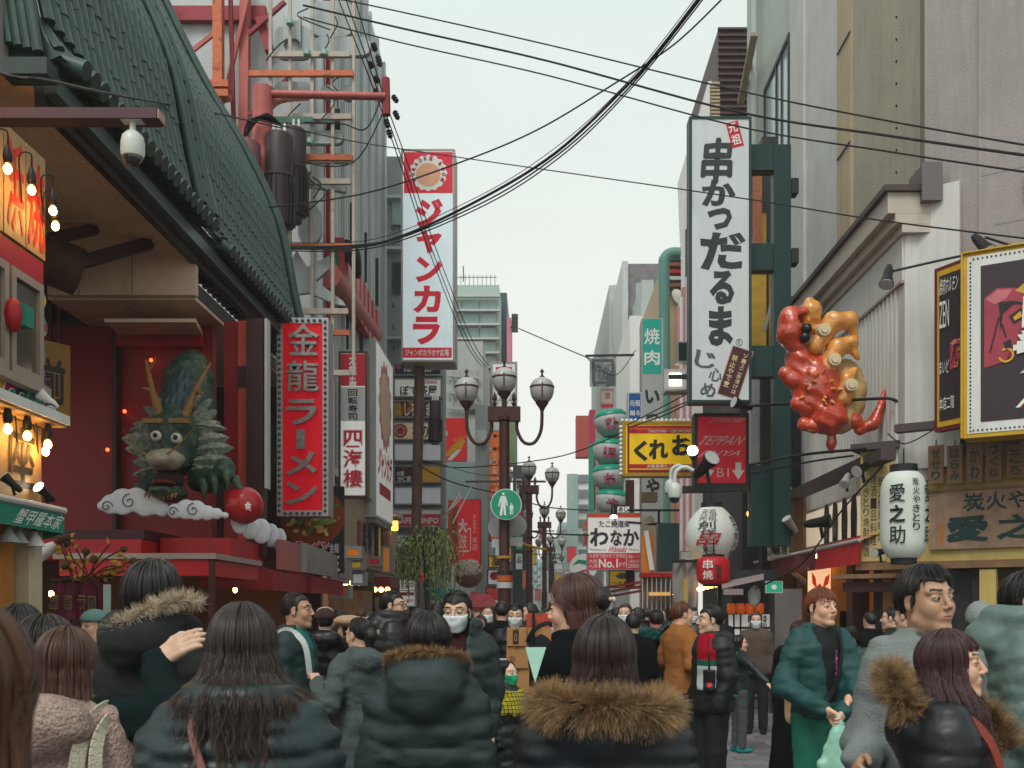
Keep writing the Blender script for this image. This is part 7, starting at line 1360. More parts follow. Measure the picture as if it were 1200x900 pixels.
   P[:,:,0]=np.where(h,P[:,:,0]*(1 -k)+xx*k,P[:,:,0]);P[:,:,1]=np.where(h,P[:,:,1]*(1 -k)+yy*k,P[:,:,1]);P[:,:,2]=np.where(h,zz,P[:,:,2])
  P=(P.reshape(-1,3) @ M.T*s+loc).reshape(nn,K,3)
  strands('hair_strands',P,st.get('rad',.0011)*st.get('thick',1.5)*s,m_str,sh)
 return sh
def fur(p,pts,r,ln,n,m_shell,m_str,lean=(0,0,-.25),name='fur_trim',rad=.0007,clump=.75):
 c=catmull(pts,8);q=MB().tube(c,r*.8,12).build(name,m_shell,p,60)
 A=np.array([tuple(v) for v in c]);seg=np.linalg.norm(np.diff(A,axis=0),axis=1);cum=np.concatenate([[0],np.cumsum(seg)])
 n=int(n*1.5);u=rs.uniform(0,cum[-1],n);i=np.clip(np.searchsorted(cum,u) -1,0,len(seg) -1);f=((u -cum[i])/seg[i])[:,None]
 base=A[i]*(1 -f)+A[i+1]*f;tan=(A[i+1] -A[i])/seg[i][:,None]
 ref=np.cross(tan,np.array([0,.3,1.]));ref/=np.linalg.norm(ref,axis=1)[:,None]+1e-9;oth=np.cross(tan,ref)
 a=rs.uniform(0,2*math.pi,n)[:,None];d=ref*np.cos(a)+oth*np.sin(a)
 l=ln*rs.uniform(.35,1.2,(n,1));root=base+d*r*.62
 ck=np.round(u/.012+a[:,0]*2.2).astype(int) % 97;cd=(rs.randn(97,3)*clump)[ck]
 d2=d+np.array(lean)+cd*.5+rs.randn(n,3)*.26;d2/=np.linalg.norm(d2,axis=1)[:,None]
 d3=d2+np.array(lean)*.9;d3/=np.linalg.norm(d3,axis=1)[:,None]
 P=np.stack([root,root+d2*l*.35,root+d2*l*.65+d3*l*.06,root+d2*l*.7+d3*l*.34],1)
 strands('fur_hairs',P,rad,m_str,q);return q
class Person:
 def __init__(s,label,px,top,Y,yaw,skin='light',fem=False,head=(0,0,0),hres=.006,jacket=None,arms=('down','down'),legs=None,hair=None,hairm=None,build=1.,face=True,hands=(.6,.6),showhands=(0,0),shoes=None,group=None,gait=0.,gaze=0.,jaw=1.,pos=None,H=None,lod=0,mesh_only=False,jname='jacket',lname='trousers'):
  s.H=H or ZZ(top,Y) -(.012 if hair else 0);k=s.k=s.H/1.70;s.yaw=yaw
  s.p=thing('person',label,'person',pos or (XX(px,Y),Y,0),R(yaw),group)
  M=rotm(*head);piv=np.array([0,-.02,-.12],f4);s.M=M
  s.hc=(np.array([0,.015,1.574])+piv -M @ piv).astype(f4)*k
  b=build;s.b=b
  sh=[np.array([sx*.150*b,-.012,1.375]) for sx in (-1,1)]
  A=[]
  for i,a in enumerate(arms):
   if not isinstance(a,str) and a[0]=='w':
    q0=s.p.location;inv_=Matrix.Rotation(-R(yaw),3,'Z')
    e,w_=[np.array(inv_ @ (W(*t_) -q0))/k for t_ in a[1:]]
   elif isinstance(a,str):e,w_=[np.array(q)*np.array([(-1,1)[i],1,1]) for q in ARMS[a]]
   else:e,w_=np.array(a[0],float),np.array(a[1],float)
   A.append((sh[i],e,w_))
  s.A=A
  # ---- body: head, neck, trunk, limbs and hands, one skin object
  def trunk(P):
   d=loft(P,[.84,.95,1.06,1.2,1.32,1.41,1.47],[.15,.16,.13,.145,.16,.11,.05],[.1,.105,.09,.1,.1,.07,.05]);
   for a in A:d=smin(d,chain(P,a,[.05,.042,.028]),.03)
   for sx in (-1,1):d=smin(d,chain(P,[(sx*.085,0,.88),(sx*.09,.01+gait*sx*.12,.48),(sx*.09,-.01+gait*sx*.2,.07)],[.075,.055,.04]),.03)
   return d
  V,F=solid(trunk,(-.62,-.55,0),(.62,.75,1.52),.05 if lod else .035)
  Vs=[V*k];Fs=[F];fm=[np.zeros(len(F))];n0=len(V)
  hr=hres if face else max(hres,.011)
  V,F=solid(lambda P:headfn(P,fem,not hair or hair.get('len',0)<.1 or 'ears' in hair,face,jaw),(-.1,-.13,-.22),(.1,.14,.14),hr)
  if face:
   c=V[F].mean(1);ax=np.abs(c[:,0]);g=np.zeros(len(F))
   g[(ax<.0195) & (c[:,1]>.084) & (c[:,2]<-.0485) & (c[:,2]>-.0685)]=1
   br=.037+.004*np.clip((ax -.015)/.03,0,1) -.25*np.maximum(ax -.042,0)
   g[(ax>.014) & (ax<.054) & (np.abs(c[:,2] -br)<(.0032 if fem else .0045)) & (c[:,1]>.05)]=2
   ex=np.abs(ax -.0325);g[(ex<.0165) & (c[:,1]>.068) & (c[:,2]>.0112 -12*ex**2) & (c[:,2]<.0152 -12*ex**2)]=2
   if not fem:g[(g==0) & (ax>.068) & (c[:,1]>.005) & (c[:,1]<.02) & (c[:,2]>-.02) & (c[:,2]<.05)]=2
  else:g=np.zeros(len(F))
  Vs.append((V @ M.T)*k+s.hc);Fs.append(F+n0);fm.append(g);n0+=len(V)
  for i in (0,1):
   if not showhands[i]:continue
   HV,HF=hand(hands[i],.0045 if Y<8 else .007);HV=HV.copy()
   if i==0:HV[:,0]*=-1;HF=HF[:,::-1]
   e,w_=A[i][1],A[i][2];fw=(w_ -e)/np.linalg.norm(w_ -e)
   hs_=showhands[i] if isinstance(showhands[i],tuple) else (0,.3,1);up=np.array(hs_[:3],float);fw=np.array(hs_[3:])/np.linalg.norm(hs_[3:]) if len(hs_)>3 else fw;up -=fw*(up @ fw);up/=np.linalg.norm(up);sd=np.cross(fw,up)
   HV=HV*1.02 @ np.stack([sd,fw,up])+w_+fw*.02
   Vs.append(HV*k);Fs.append(HF+n0);fm.append(np.zeros(len(HF)));n0+=len(HV)
  s.hairm=hairm or ('hair_black','#15110f','#241a17')
  hm=mat(s.hairm[0]+'_mass',s.hairm[1],.42,0,.25,60,.35,120,spec=.5)
  me=npmesh('body',np.concatenate(Vs),np.concatenate(Fs),[skins[skin],lipm2 if fem else lipm,hm],np.concatenate(fm))
  s.body=link('body',me,s.p)
  if face:
   for sx in (-1,1):
    e=MB().ball((sx*.0325,.0765,.0085),(.0135,.0125,.0125),14,10);e.ball((sx*.0325+gaze,.0822,.0085),(.0072,.0098,.0072),10,8,1)
    ob=e.build('eye',[eyew,irism],s.p,60);ob.matrix_local=Matrix.Translation(Vector(s.hc)) @ Matrix(M.tolist()).to_4x4() @ Matrix.Scale(k,4)
  if jacket:s.wear(jname,**jacket)
  if legs:
   lr=legs.get('r',1.);zt=legs.get('top',.96)
   def lg(P):
    d=loft(P,[.8,.88,zt],[.165,.175,.16],[.115,.12,.11])
    for sx in (-1,1):d=smin(d,chain(P,[(sx*.088,0,.86),(sx*.095,.012+gait*sx*.12,.48),(sx*.095,-.01+gait*sx*.2,.06)],[.098*lr,.076*lr,.066*lr]),.02)
    return smax(d+.006*vn(P,18,18,26),.055 -P[2],.004)
   V,F=solid(lg,(-.25,-.32,.03),(.25,.36,zt+.02),.03 if lod else .02)
   link(lname,npmesh(lname,V*k,F,mat(*legs['m']) if isinstance(legs['m'],tuple) else legs['m']),s.p)
   for sx in (-1,1):
    def sf(P):return smax(smin(ell(P,(0,.06,.04),(.048,.13,.042)),cap(P,(0,-.03,.05),(0,-.03,.1),.045,.042),.03),-P[2],.004)
    V,F=solid(sf,(-.06,-.1,-.01),(.06,.2,.15),.014);V=V+np.array([sx*.1,-.01+gait*sx*.2,0])
    link('shoe',npmesh('shoe',V*k,F,shoes or K['black']),s.p)
  if hair:
   hs=hairmat(s.hairm[0]+'_strands',s.hairm[1:3],.36,s.hairm[3] if len(s.hairm)>3 else None)
   nst=hair.get('n',1600 if Y<4.5 else 600 if Y<9.8 else 0)
   s.hair=make_hair(s.p,hair,M,s.hc,k,hm,hs,nst,.009 if Y<5 else .012)
 def hd(s,o):o.matrix_local=Matrix.Translation(Vector(s.hc)) @ Matrix(s.M.tolist()).to_4x4() @ Matrix.Scale(s.k,4);return o
 def hpart(s,name,fn,lo,hi,h,m):return s.hd(sculpt(name,fn,lo,hi,h,m,s.p))
 def wear(s,name,m,bottom=.82,puff=0.,quilt=0.,qp=.1,aw=1.,wide=1.,deep=1.,collar=.0,cz=1.46,hood=None,folds=.007,flare=0.,arms=True,res=.016,top=1.485,cuffs=1.,sl=(0,0),open_=None,ah=.068,zoff=0.,vseam=(),pick=None,extra=None):
  k=s.k;b=s.b;A=s.A
  zs=[bottom,.95 if bottom<.94 else bottom+.05,1.06 if bottom<1.05 else bottom+.1,1.22,1.33,1.405,1.45,top]
  hw=np.array([.175+flare,.17+flare*.5,.162,.166,.172,.138,.084,.066])*b*wide+puff
  hd=np.array([.135+flare*.7,.132+flare*.4,.122,.13,.128,.105,.082,.068])*deep*b+puff
  yc=np.array([0,0,0,-.005,-.01,-.018,-.018,-.015])
  def f(P):
   X,Y,Z=P
   d=loft(P,zs,hw,hd,yc,2.5)
   if quilt:d=d -quilt*(np.abs(np.sin(math.pi*(Z -zoff+.006*vn(P,5))/qp))**.5 -.75)
   for vx in vseam:d=d+.014*np.exp(-((np.abs(X) -vx -.04*(1.4 -Z))/.008)**2)
   if arms:
    for i,a in enumerate(A):
     r=np.array([ah,ah*.86,ah*.66*cuffs])*aw
     e1,t1=rc(P,a[0],a[1],r[0]+puff*.8,r[1]+puff*.8);w_=a[1]+(a[2] -a[1])*(.98 -sl[i])
     e2,t2=rc(P,a[1],w_,r[1]+puff*.8,r[2]+puff*.5)
     if quilt:
      l1=np.linalg.norm(a[1] -a[0]);l2=np.linalg.norm(w_ -a[1])
      e1=e1 -quilt*.8*(np.abs(np.sin(math.pi*t1*l1/qp))**.6 -.75);e2=e2 -quilt*.8*(np.abs(np.sin(math.pi*t2*l2/qp))**.6 -.75)
     e=smin(e1,e2,.03);e=e+folds*1.1*vn(P,9,9,30,5.+i)
     d=smin(d,e,.035)
   if collar:
    q=(np.sqrt((X/(.082+collar*.6))**2+((Y+.012)/(.078+collar*.6))**2) -1)*.085
    for j in range(2 if collar>.03 else 1):
     d=smin(d,np.sqrt(q*q+(Z -cz -j*collar*1.15)**2) -collar,.018)
   if hood:
    c,r=hood[0],hood[1];h_=ell(P,c,r)
    if len(hood)>2:h_=smax(h_,-ell(P,hood[2],hood[3]),.02)
    h_=h_+.010*vn(P,11,11,20,2.)
    d=smin(d,h_,.03)
   if open_:
    d=smax(d,-smax(smax(np.abs(X) -open_[0] -open_[1]*np.maximum(Z -1.0,0),-Y+.02,.01),open_[2] -Z,.01),.012)
   if extra:d=extra(P,d)
   d=d+folds*.9*vn(P,7,7,15,1.3)+folds*.5*vn(P,14,14,40,4.)
   return smax(d,bottom -Z,.012)
  xs=[q[0] for a in A for q in a] if arms else [0];ysx=[q[1] for a in A for q in a] if arms else [0];zx=[q[2] for a in A for q in a] if arms else [1.4]
  lo=(min(-.3 -puff -flare,min(xs) -.13),min(-.32,min(ysx) -.13),min(bottom -.03,(min(zx) -.12) if arms else 9));hi=(max(.3+puff+flare,max(xs)+.13),max(.25,max(ysx)+.13),max(1.62,max(zx)+.12))
  V,F=solid(f,lo,hi,res)
  o=link(name,npmesh(name,V*k,F,m,pick(V[F].mean(1)) if pick else None),s.p);return o
 def pt(s,*q):return tuple(v*s.k for v in q)
 def mask(s,m,big=1.):
  def f(P):
   return smax(smax(smin(headfn(P,True,False) -.007,ell(P,(0,.07,-.055),(.035,.05,.045)),.02),.018 -P[1],.006),np.abs(P[2]+.062 -.25*np.maximum(.06 -P[1],0)) -.052,.006)
  s.hpart('face_mask',f,(-.1,.0,-.13),(.1,.145,.02),.005,m)
  s.hd(MB().tube([(-.058,.05,-.03),(-.078,.0,.0),(-.082,-.025,-.01)],.0015,5).tube([(.058,.05,-.03),(.078,.0,.0),(.082,-.025,-.01)],.0015,5).build('mask_loop',m,s.p))
 def strap(s,name,pts,wd,m,th=.006):
  pts=catmull(pts,6);mb=MB()
  for a,b in zip(pts,pts[1:]):
   up=Vector((a.x,a.y+.02,0));mb.bar(Vector(a)*s.k,Vector(b)*s.k,wd*s.k,th,up=up.normalized())
  return mb.build(name,m,s.p)
# ---- cloth
nylon=lambda k,c,r=.38:mat(k,c,r+.06,0,.2,10,.08,60,spec=.45,crease=11.)
wool=lambda k,c,f=.35:mat(k,c,.92,0,.15,8,.5,160,spec=.1,fine=f)
tealpuff=nylon('dark_teal_puffer_nylon','#1b2d30');blackpuff=nylon('black_puffer_nylon','#14191c');parka=nylon('green_parka_cloth','#233334',.6);black=wool('black_wool','#101315',.15);blackc=nylon('black_cotton','#0f1214',.75)
greywool=wool('grey_melange_knit','#4f5a5a',.5);teddy=mat('beige_teddy_fleece','#a68f86',.95,0,.2,30,1.,90,spec=.05,fine=.3);greycoat=wool('grey_wool_coat','#7c8381',.12);sage=nylon('sage_puffer','#5d726c',.5);greenj=nylon('green_bomber_cloth','#0c4241',.6);dgreen=nylon('bottle_green_puffer','#102426',.45);camel=wool('camel_cloth','#9a6437',.12)
dk=mat('dark_denim','#14171b',.8,0,.2,12,fine=.2);gk=mat('grey_denim','#4a4d52',.8,0,.2,12,fine=.2);gtr=nylon('green_trousers','#166a56',.7);maskm=mat('white_mask','#cdd6d8',.8,0,.06,20);maskg=mat('green_mask','#0d9a6c',.7,0,.06,20)
BLK=('hair_black','#0b0909','#2a2221');BRN=('hair_brown','#22140f','#5f3f32','#5d3626');DBR=('hair_dark_brown','#100d0c','#352a28','#40302a');RED=('hair_auburn','#2e150b','#8a4c2a','#8a4a25');SFT=('hair_soft_black','#121010','#3d3537');BRN2=('hair_light_brown','#4a2a18','#7b4a2b')
furm=hairmat('raccoon_fur',['#4e3b2a','#866a4c','#b0916c','#35271c'],.55,'#a3835c',.25,.5);furs=mat('raccoon_underfur','#5e4229',.9,0,.3,40);furl=hairmat('pale_fur',['#6e5a46','#b5a188','#d8c9b0'],.5,'#cdbda4',.3);furls=mat('pale_underfur','#7a6852',.9);fura=hairmat('tan_fur',['#7a573a','#a98458','#52381f'],.5,None,.3,.4)
furt=hairmat('teal_fur',['#0a4b48','#138078'],.5,None,.3)
L1=dict(m=dk)
# 1: the blurred head at the left edge, and the dark head behind it
Person('long auburn haired person at the left edge, out of focus and very near',-66,688,1.05,0,hair=dict(len=.42,out=1.15,taper=1.2,n=2600),hairm=('hair_warm_auburn','#221109','#563019','#6a3c1e'),jacket=dict(m=blackpuff,puff=.02,quilt=.008),face=False,legs=L1)
Person('black haired person between the auburn head and the beige fleece',24,706,3.7,0,hair=dict(len=.02,n=900,nape=.08),hairm=BLK,jacket=dict(m=blackpuff,puff=.02),face=False,legs=L1,H=1.595)
# 2: beige fleece
a=Person('woman in a beige teddy fleece with a white tote strap and brown bob',74,732,2.95,-6,fem=True,head=(-6,-4,0),hair=dict(len=.19,out=1.12,taper=.95,n=3000,w=1.04,bang=0),hairm=BRN,jacket=dict(m=teddy,puff=.02,folds=.010,hood=((0,-.14,1.40),(.175,.10,.105)),collar=.03,ah=.078,cz=1.45,bottom=.7),face=False,legs=L1,build=1.0)
a.strap('tote_strap',[(.15,.10,1.40),(.16,-.02,1.452),(.155,-.15,1.38),(.15,-.185,1.2),(.2,-.185,.95)],.045,wool('cream_canvas','#c3bba8',.1));a.strap('tote_strap',[(.17,.08,1.39),(.19,-.02,1.435),(.195,-.14,1.36),(.21,-.175,1.2),(.24,-.18,.95)],.04,MATS['cream_canvas'])
tb=sculpt('tote_bag',lambda P:boxd(P,(0,0,0),(.17,.045,.17),.04)+.01*vn(P,14),(-.22,-.1,-.22),(.22,.1,.22),.018,MATS['cream_canvas']);tb.location=W(128,975,2.86);tag(tb,'cream canvas tote bag hanging at the hip of the beige fleece','bag')
# 3: man with pale fur hood, 4: the companion whose hand lies on his back
a=Person('tall man in a black jacket with pale fur trim on the lowered hood',180,655,3.5,-10,hair=dict(len=.02,n=2600,nape=.075,tuft=.05,lift=.017,w=1.03),hairm=SFT,jacket=dict(m=blackc,puff=.015,hood=((.02,-.12,1.44),(.13,.09,.10)),collar=.045,cz=1.44,folds=.012),face=False,legs=L1)
fur(a.p,[a.pt(*q) for q in ((-.12,.04,1.43),(-.11,-.10,1.455),(-.02,-.17,1.49),(.08,-.17,1.54),(.14,-.09,1.575),(.15,.02,1.565))],.012,.036,2600,furls,furl,(0,0,.12))
Person('companion in a bottle green coat resting a hand on the tall man',52,735,3.02,-20,hair=dict(len=.15,n=600),hairm=BLK,jacket=dict(m=wool('bottle_green_wool','#0f1f1f',.12),puff=.006,folds=.013,ah=.07,cuffs=1.15),arms=('down',('w',(196,838,2.92),(184,775,3.08))),hands=(.6,.3),showhands=(0,(-.1,-1,.4,.75,.1,.45)),face=False,legs=L1,H=1.56)
# 5: dark teal puffer
a=Person('woman with long brown hair in a dark teal puffer and crossbody strap',283,703,2.45,4,fem=True,head=(3,-3,0),hair=dict(len=.27,lay=.45,prof=((-.30,.165,.165,-.02),(-.115,.145,.158,-.02),(-.055,.092,.102,-.02),(.03,.081,.098,-.012)),cut=.55,n=7500,wave=.012,rad=.0010,fly=.05),hairm=DBR,jacket=dict(m=tealpuff,puff=.034,quilt=.018,qp=.0565,collar=.040,cz=1.42,folds=.008,ah=.074,res=.0105,bottom=.75,zoff=1.435,vseam=(.075,)),face=False,legs=L1)
a.strap('bag_strap',[(-.10,.13,1.40),(-.105,-.02,1.48),(-.085,-.16,1.40),(-.01,-.205,1.22),(.10,-.20,1.0),(.17,-.18,.85)],.018,mat('pink_tan_leather','#8a5f58',.5))
b_=MB().prism([(-.025,0),(.025,0),(.02,.01),(.008,.024),(-.008,.024),(-.02,.01)],-.004,.004).build('jacket_logo',mat('copper_logo','#7d4a34',.5),a.p);b_.location=a.pt(.005,-.189,1.285)
# 6: man in profile
a=Person('short haired man in profile wearing a teal shirt under a dark jacket',347,693,7.0,-98,skin='tan',head=(6,2,0),hres=.0045,hair=dict(len=.02,n=900,nape=.05,bangphi=48,lift=.012,fz=.06),hairm=('hair_cropped_brown','#1c1310','#33231b'),jacket=dict(m=nylon('dark_green_jacket','#14302f',.6),puff=.008,open_=(.05,.1,.9),collar=.02),legs=L1)
a.wear('shirt',nylon('teal_tshirt','#0f6a66',.8),arms=False,bottom=.9,puff=-.012);a.strap('backpack_strap',[(.14,.15,1.15),(.14,.11,1.36),(.13,-.02,1.45),(.13,-.14,1.36)],.04,K['lgrey'])
# 7-8: black leather back, tan cap
a=Person('man in a shiny black jacket seen from behind with a tan and dark cap',381,712,8.8,12,hair=dict(len=.0,n=0,nape=.06),hairm=BLK,jacket=dict(m=nylon('black_leather','#0d0f11',.3),puff=.02,hood=((0,-.12,1.42),(.15,.08,.09)),folds=.016),face=False,legs=L1)
a.hpart('cap',lambda P:smax(ell(P,(0,-.01,.045),(.098,.118,.096)),.035 -P[2],.01),(-.12,-.15,0),(.12,.15,.16),.012,mat('maroon_knit','#3a2422',.9));a.hpart('cap_band',lambda P:smax(ell(P,(0,.02,.085),(.085,.10,.062)),.085 -P[2],.01),(-.12,-.1,.06),(.12,.15,.17),.012,wool('cream_knit','#c9bba2',.1))
a=Person('woman in a beige newsboy cap between the leather jacket and grey coat',409,722,9.2,70,fem=True,hres=.006,hair=dict(len=.12,n=400),hairm=BLK,jacket=dict(m=blackpuff,puff=.02),legs=L1)
a.hpart('newsboy_cap',lambda P:ell(P,(0,-.005,.085),(.135,.145,.062))+.006*np.sin(np.arctan2(P[0],P[1])*4),(-.17,-.18,0),(.17,.18,.17),.01,wool('beige_tweed','#b39a80',.2));a.hpart('cap_visor',lambda P:ell(P,(0,.125,.055),(.075,.055,.012)),(-.1,.05,.02),(.1,.2,.09),.01,MATS['beige_tweed'])
# 9: grey knit coat
a=Person('woman in a grey knit coat with a hair clip holding her hand up',424,722,6.6,28,fem=True,head=(28,-6,0),hres=.0045,hair=dict(len=.03,n=2200,nape=.09,extra=(((.0,-.115,-.01),(.045,.05,.06)),((.0,-.10,-.07),(.035,.03,.06))),lift=.009,phi=120),hairm=BLK,jacket=dict(m=greywool,puff=.012,folds=.014,hood=((0,-.12,1.40),(.14,.08,.08)),collar=.02,ah=.072,bottom=.45,flare=.02),arms=(('w',(384,828,6.4),(372,800,6.6)),'down'),hands=(1.1,.6),showhands=((0,-.6,1),0),legs=L1)
a.hd(MB().ball((.03,-.165,.01),(.018,.008,.022),8,6).build('hair_clip',mat('tortoise_clip','#8d7a66',.3),a.p))
# 10: man with glasses
a=Person('man with black glasses in a black puffer looking right',459,691,8.6,-75,skin='light',head=(-22,0,0),hres=.0045,hair=dict(len=.02,n=900,nape=.06,bangphi=56),hairm=BLK,jacket=dict(m=blackpuff,puff=.03,quilt=.010,hood=((0,-.13,1.42),(.16,.09,.09)),collar=.04),legs=L1)
a.wear('shirt',wool('grey_tshirt','#77706c',.1),arms=False,bottom=1.0,puff=-.01,top=1.49)
mb=MB()
for sx in (-1,1):
 mb.tube([(sx*.012,.104,.02),(sx*.052,.096,.022),(sx*.054,.094,-.008),(sx*.014,.103,-.012),(sx*.012,.104,.02)],.0022,5).tube([(sx*.054,.094,.016),(sx*.08,.0,.012)],.0022,5)
mb.tube([(-.012,.104,.014),(.012,.104,.014)],.002,5);a.hd(mb.build('glasses',K['black'],a.p))
# 11: green parka
a=Person('woman with a black bob in a green parka with tan fur hood trim',501,715,3.7,2,fem=True,hair=dict(len=.125,out=1.08,taper=1.1,n=3600,w=1.05,wave=.002,yshift=-.03),hairm=BLK,jacket=dict(m=parka,puff=.02,quilt=.018,qp=.087,hood=((0,-.14,1.415),(.14,.08,.125)),collar=.05,cz=1.45,folds=.010,ah=.076,res=.0135,bottom=.72,zoff=1.361),face=False,legs=L1)
fur(a.p,[a.pt(*q) for q in ((-.145,.03,1.475),(-.14,-.10,1.53),(-.06,-.17,1.555),(.06,-.17,1.555),(.14,-.10,1.53),(.145,.03,1.475))],.010,.024,2400,furs,fura,(0,0,.1))
# 12: man in a mask
a=Person('man in a white mask and dark green puffer facing the camera',536,692,6.1,176,skin='light',head=(-4,-2,0),hres=.0045,hair=dict(len=.02,n=1000,nape=.06,bangphi=58,lift=.018,w=1.02),hairm=BLK,jacket=dict(m=dgreen,puff=.032,quilt=.011,qp=.085,open_=(.02,.12,.95),collar=.04,ah=.07),showhands=(1,0),legs=L1)
a.mask(maskm);a.wear('sweater',wool('maroon_sweater','#3a201f',.15),arms=False,bottom=.9,puff=-.008)
# 13: child
a=Person('child in a yellow tartan scarf and green mask',594,773,7.3,-128,fem=True,skin='pale',head=(0,2,0),hres=.0045,hair=dict(len=.10,n=700,bang=0,out=1.0),hairm=BLK,jacket=dict(m=nylon('black_shiny_padded','#121d1c',.3),puff=.03,quilt=.012,qp=.12,bottom=.55,ah=.062,arms=True),build=.86,legs=L1)
a.mask(maskg)
m_=mat('yellow_tartan','#a99a14',.9,0,.15,20,.4,120,fine=.2);nd=m_.node_tree.nodes;ll=m_.node_tree.links.new;bs_=nd['Principled BSDF'];src=bs_.inputs['Base Color'].links[0].from_socket
for ax_,sc_ in (('X',9.),('Z',8.)):
 wv=nd.new('ShaderNodeTexWave');wv.bands_direction=ax_;wv.inputs['Scale'].default_value=sc_;wv.inputs['Distortion'].default_value=1.2;rr=nd.new('ShaderNodeMapRange');rr.inputs[1].default_value=.88;rr.inputs[2].default_value=.93;mx=nd.new('ShaderNodeMix');mx.data_type='RGBA';mx.inputs[7].default_value=(.02,.03,.03,1)
 tcn=nd.new('ShaderNodeTexCoord');ll(tcn.outputs['Object'],wv.inputs['Vector']);ll(wv.outputs['Fac'],rr.inputs[0]);ll(rr.outputs[0],mx.inputs[0]);ll(src,mx.inputs[6]);src=mx.outputs[2]
ll(src,bs_.inputs['Base Color'])
k_=a.k
sculpt('scarf',lambda P:(np.sqrt(((np.sqrt((P[0]/1.15)**2+(P[1])**2) -.125*1.05 -.25*np.maximum(1.36 -P[2],0)))**2+((P[2] -1.33+.25*P[1])*.38)**2) -.045)*.8+.012*vn(P,9,9,22),(-.36,-.34,1.05),(.36,.36,1.55),.016,m_,a.p).scale=(k_,k_,k_)
# 14-16: masked pair and the box carrier
a=Person('woman in a white mask and green coat behind the man in the mask',563,720,11.5,172,fem=True,hres=.007,hair=dict(len=.12,n=300,bang=1),hairm=('hair_mid_brown','#3a2118','#5a3626'),jacket=dict(m=dgreen,puff=.02),legs=L1,group=None);a.mask(maskm)
a=Person('man in a white mask and padded navy jacket beside the cardboard boxes',604,707,10.0,178,hres=.007,hair=dict(len=.02,n=300,bangphi=58),hairm=BLK,jacket=dict(m=nylon('navy_nylon','#10171f',.4),puff=.03,quilt=.01),arms=('bent','bent'),legs=L1);a.mask(maskm)
# 17: tall woman with half-up hair
a=Person('tall woman with half-up brown hair in a black coat looking left',682,671,4.0,48,fem=True,head=(20,-6,0),hres=.0045,skin='fair',hair=dict(len=.17,out=.95,taper=.9,n=3200,wave=.003,w=1.05,lift=.018,part=0,ears=1,front=50,extra=(((0,-.11,.03),(.05,.04,.05)),)),hairm=('hair_chestnut','#1e0f0e','#5c3831','#5a332b'),jacket=dict(m=black,puff=.012,collar=.03,ah=.07,bottom=.6),legs=L1)
a.hd(MB().ball((.012,-.155,.02),.011,8,6).ball((-.012,-.15,.022),.008,8,6).build('hair_clip',mat('pearl_clip','#cbb79a',.25),a.p));a.hd(MB().ball((-.084,-.012,-.036),.006,8,6).build('earring',K['gold'],a.p))
# 18: raccoon fur hood
a=Person('woman in a black puffer with a wide raccoon fur hood, nearest the camera',708,720,2.7,-3,fem=True,head=(-4,-3,0),hair=dict(len=.22,out=1.2,taper=1.25,n=6000,wave=.008,w=1.08,yshift=-.05,rad=.001),hairm=('hair_black_red_tip','#0c0a0b','#352a2a','#47241f'),jacket=dict(m=nylon('midnight_puffer','#10161d',.4),puff=.036,quilt=.014,qp=.05,collar=.03,folds=.008,ah=.074,res=.0135,hood=((0,-.12,1.40),(.15,.09,.10))),face=False,legs=L1)
fur(a.p,[a.pt(*q) for q in ((-.14,.10,1.445),(-.16,-.02,1.448),(-.12,-.14,1.455),(.0,-.185,1.455),(.12,-.14,1.445),(.165,-.02,1.438),(.15,.10,1.435))],.026,.058,15000,furs,furm,(0,0,-.28))
ph=MB().prism([(-.035,.06),(.04,.06),(.0,-.07)],0,.008).build('phone',mat('mint_phone','#9fc9b4',.3,emit=.15));ph.location=W(627,778,3.7);tag(ph,'pale mint phone held beside the tall woman','phone')
# 19-22
a=Person('person in a long black coat with teal fur hood and pink scarf',769,713,10.4,4,hair=dict(len=.05,n=200),hairm=BLK,jacket=dict(m=black,puff=.01,bottom=.35,flare=.03),face=False,legs=L1)
fur(a.p,[a.pt(*q) for q in ((-.17,.06,1.43),(-.16,-.10,1.45),(0,-.18,1.44),(.16,-.10,1.45),(.17,.06,1.43))],.045,.06,1500,mat('teal_underfur','#0a4b48',.9),furt,(0,0,-.1),rad=.002);a.wear('scarf',mat('hot_pink_scarf','#c3154f',.8),arms=False,bottom=1.43,top=1.50,puff=.012)
a=Person('young man with a blue scarf beyond the teal fur hood',793,712,12.2,-80,hres=.008,hair=dict(len=.02,n=200),hairm=BLK,jacket=dict(m=black),legs=L1);a.wear('scarf',wool('blue_scarf','#2f5a8a',.2),arms=False,bottom=1.38,top=1.49,puff=.02)
a=Person('young man in a camel jacket with curly brown hair and a bag strap',798,704,9.6,-62,skin='fair',hres=.006,head=(-10,0,0),hair=dict(len=.03,n=700,nape=.06,tuft=.09,lift=.02),hairm=BRN2,jacket=dict(m=camel,puff=.01,ah=.075),arms=('bent','bent'),legs=L1);a.strap('bag_strap',[(-.12,-.15,1.40),(-.13,-.02,1.46),(-.08,.13,1.33),(.08,.16,1.1)],.035,K['black'])
a=Person('man in a black padded jacket carrying a red and white fleece and camera bag',834,708,8.1,112,skin='light',hres=.006,head=(-18,0,0),hair=dict(len=.03,n=900,nape=.06,lift=.018),hairm=BLK,jacket=dict(m=nylon('black_padded','#0f1715',.5),puff=.022,quilt=.008,qp=.06,ah=.075,hood=((0,-.1,1.43),(.14,.07,.06))),legs=dict(m=dk,r=1.08))
def panel_at(dx,dy,t0,hw):
 def e(P,d):return smax(smax(d,np.abs(P[0]*-dy+P[1]*dx -t0) -hw,.008),.01 -P[0]*dx -P[1]*dy,.01)
 return e
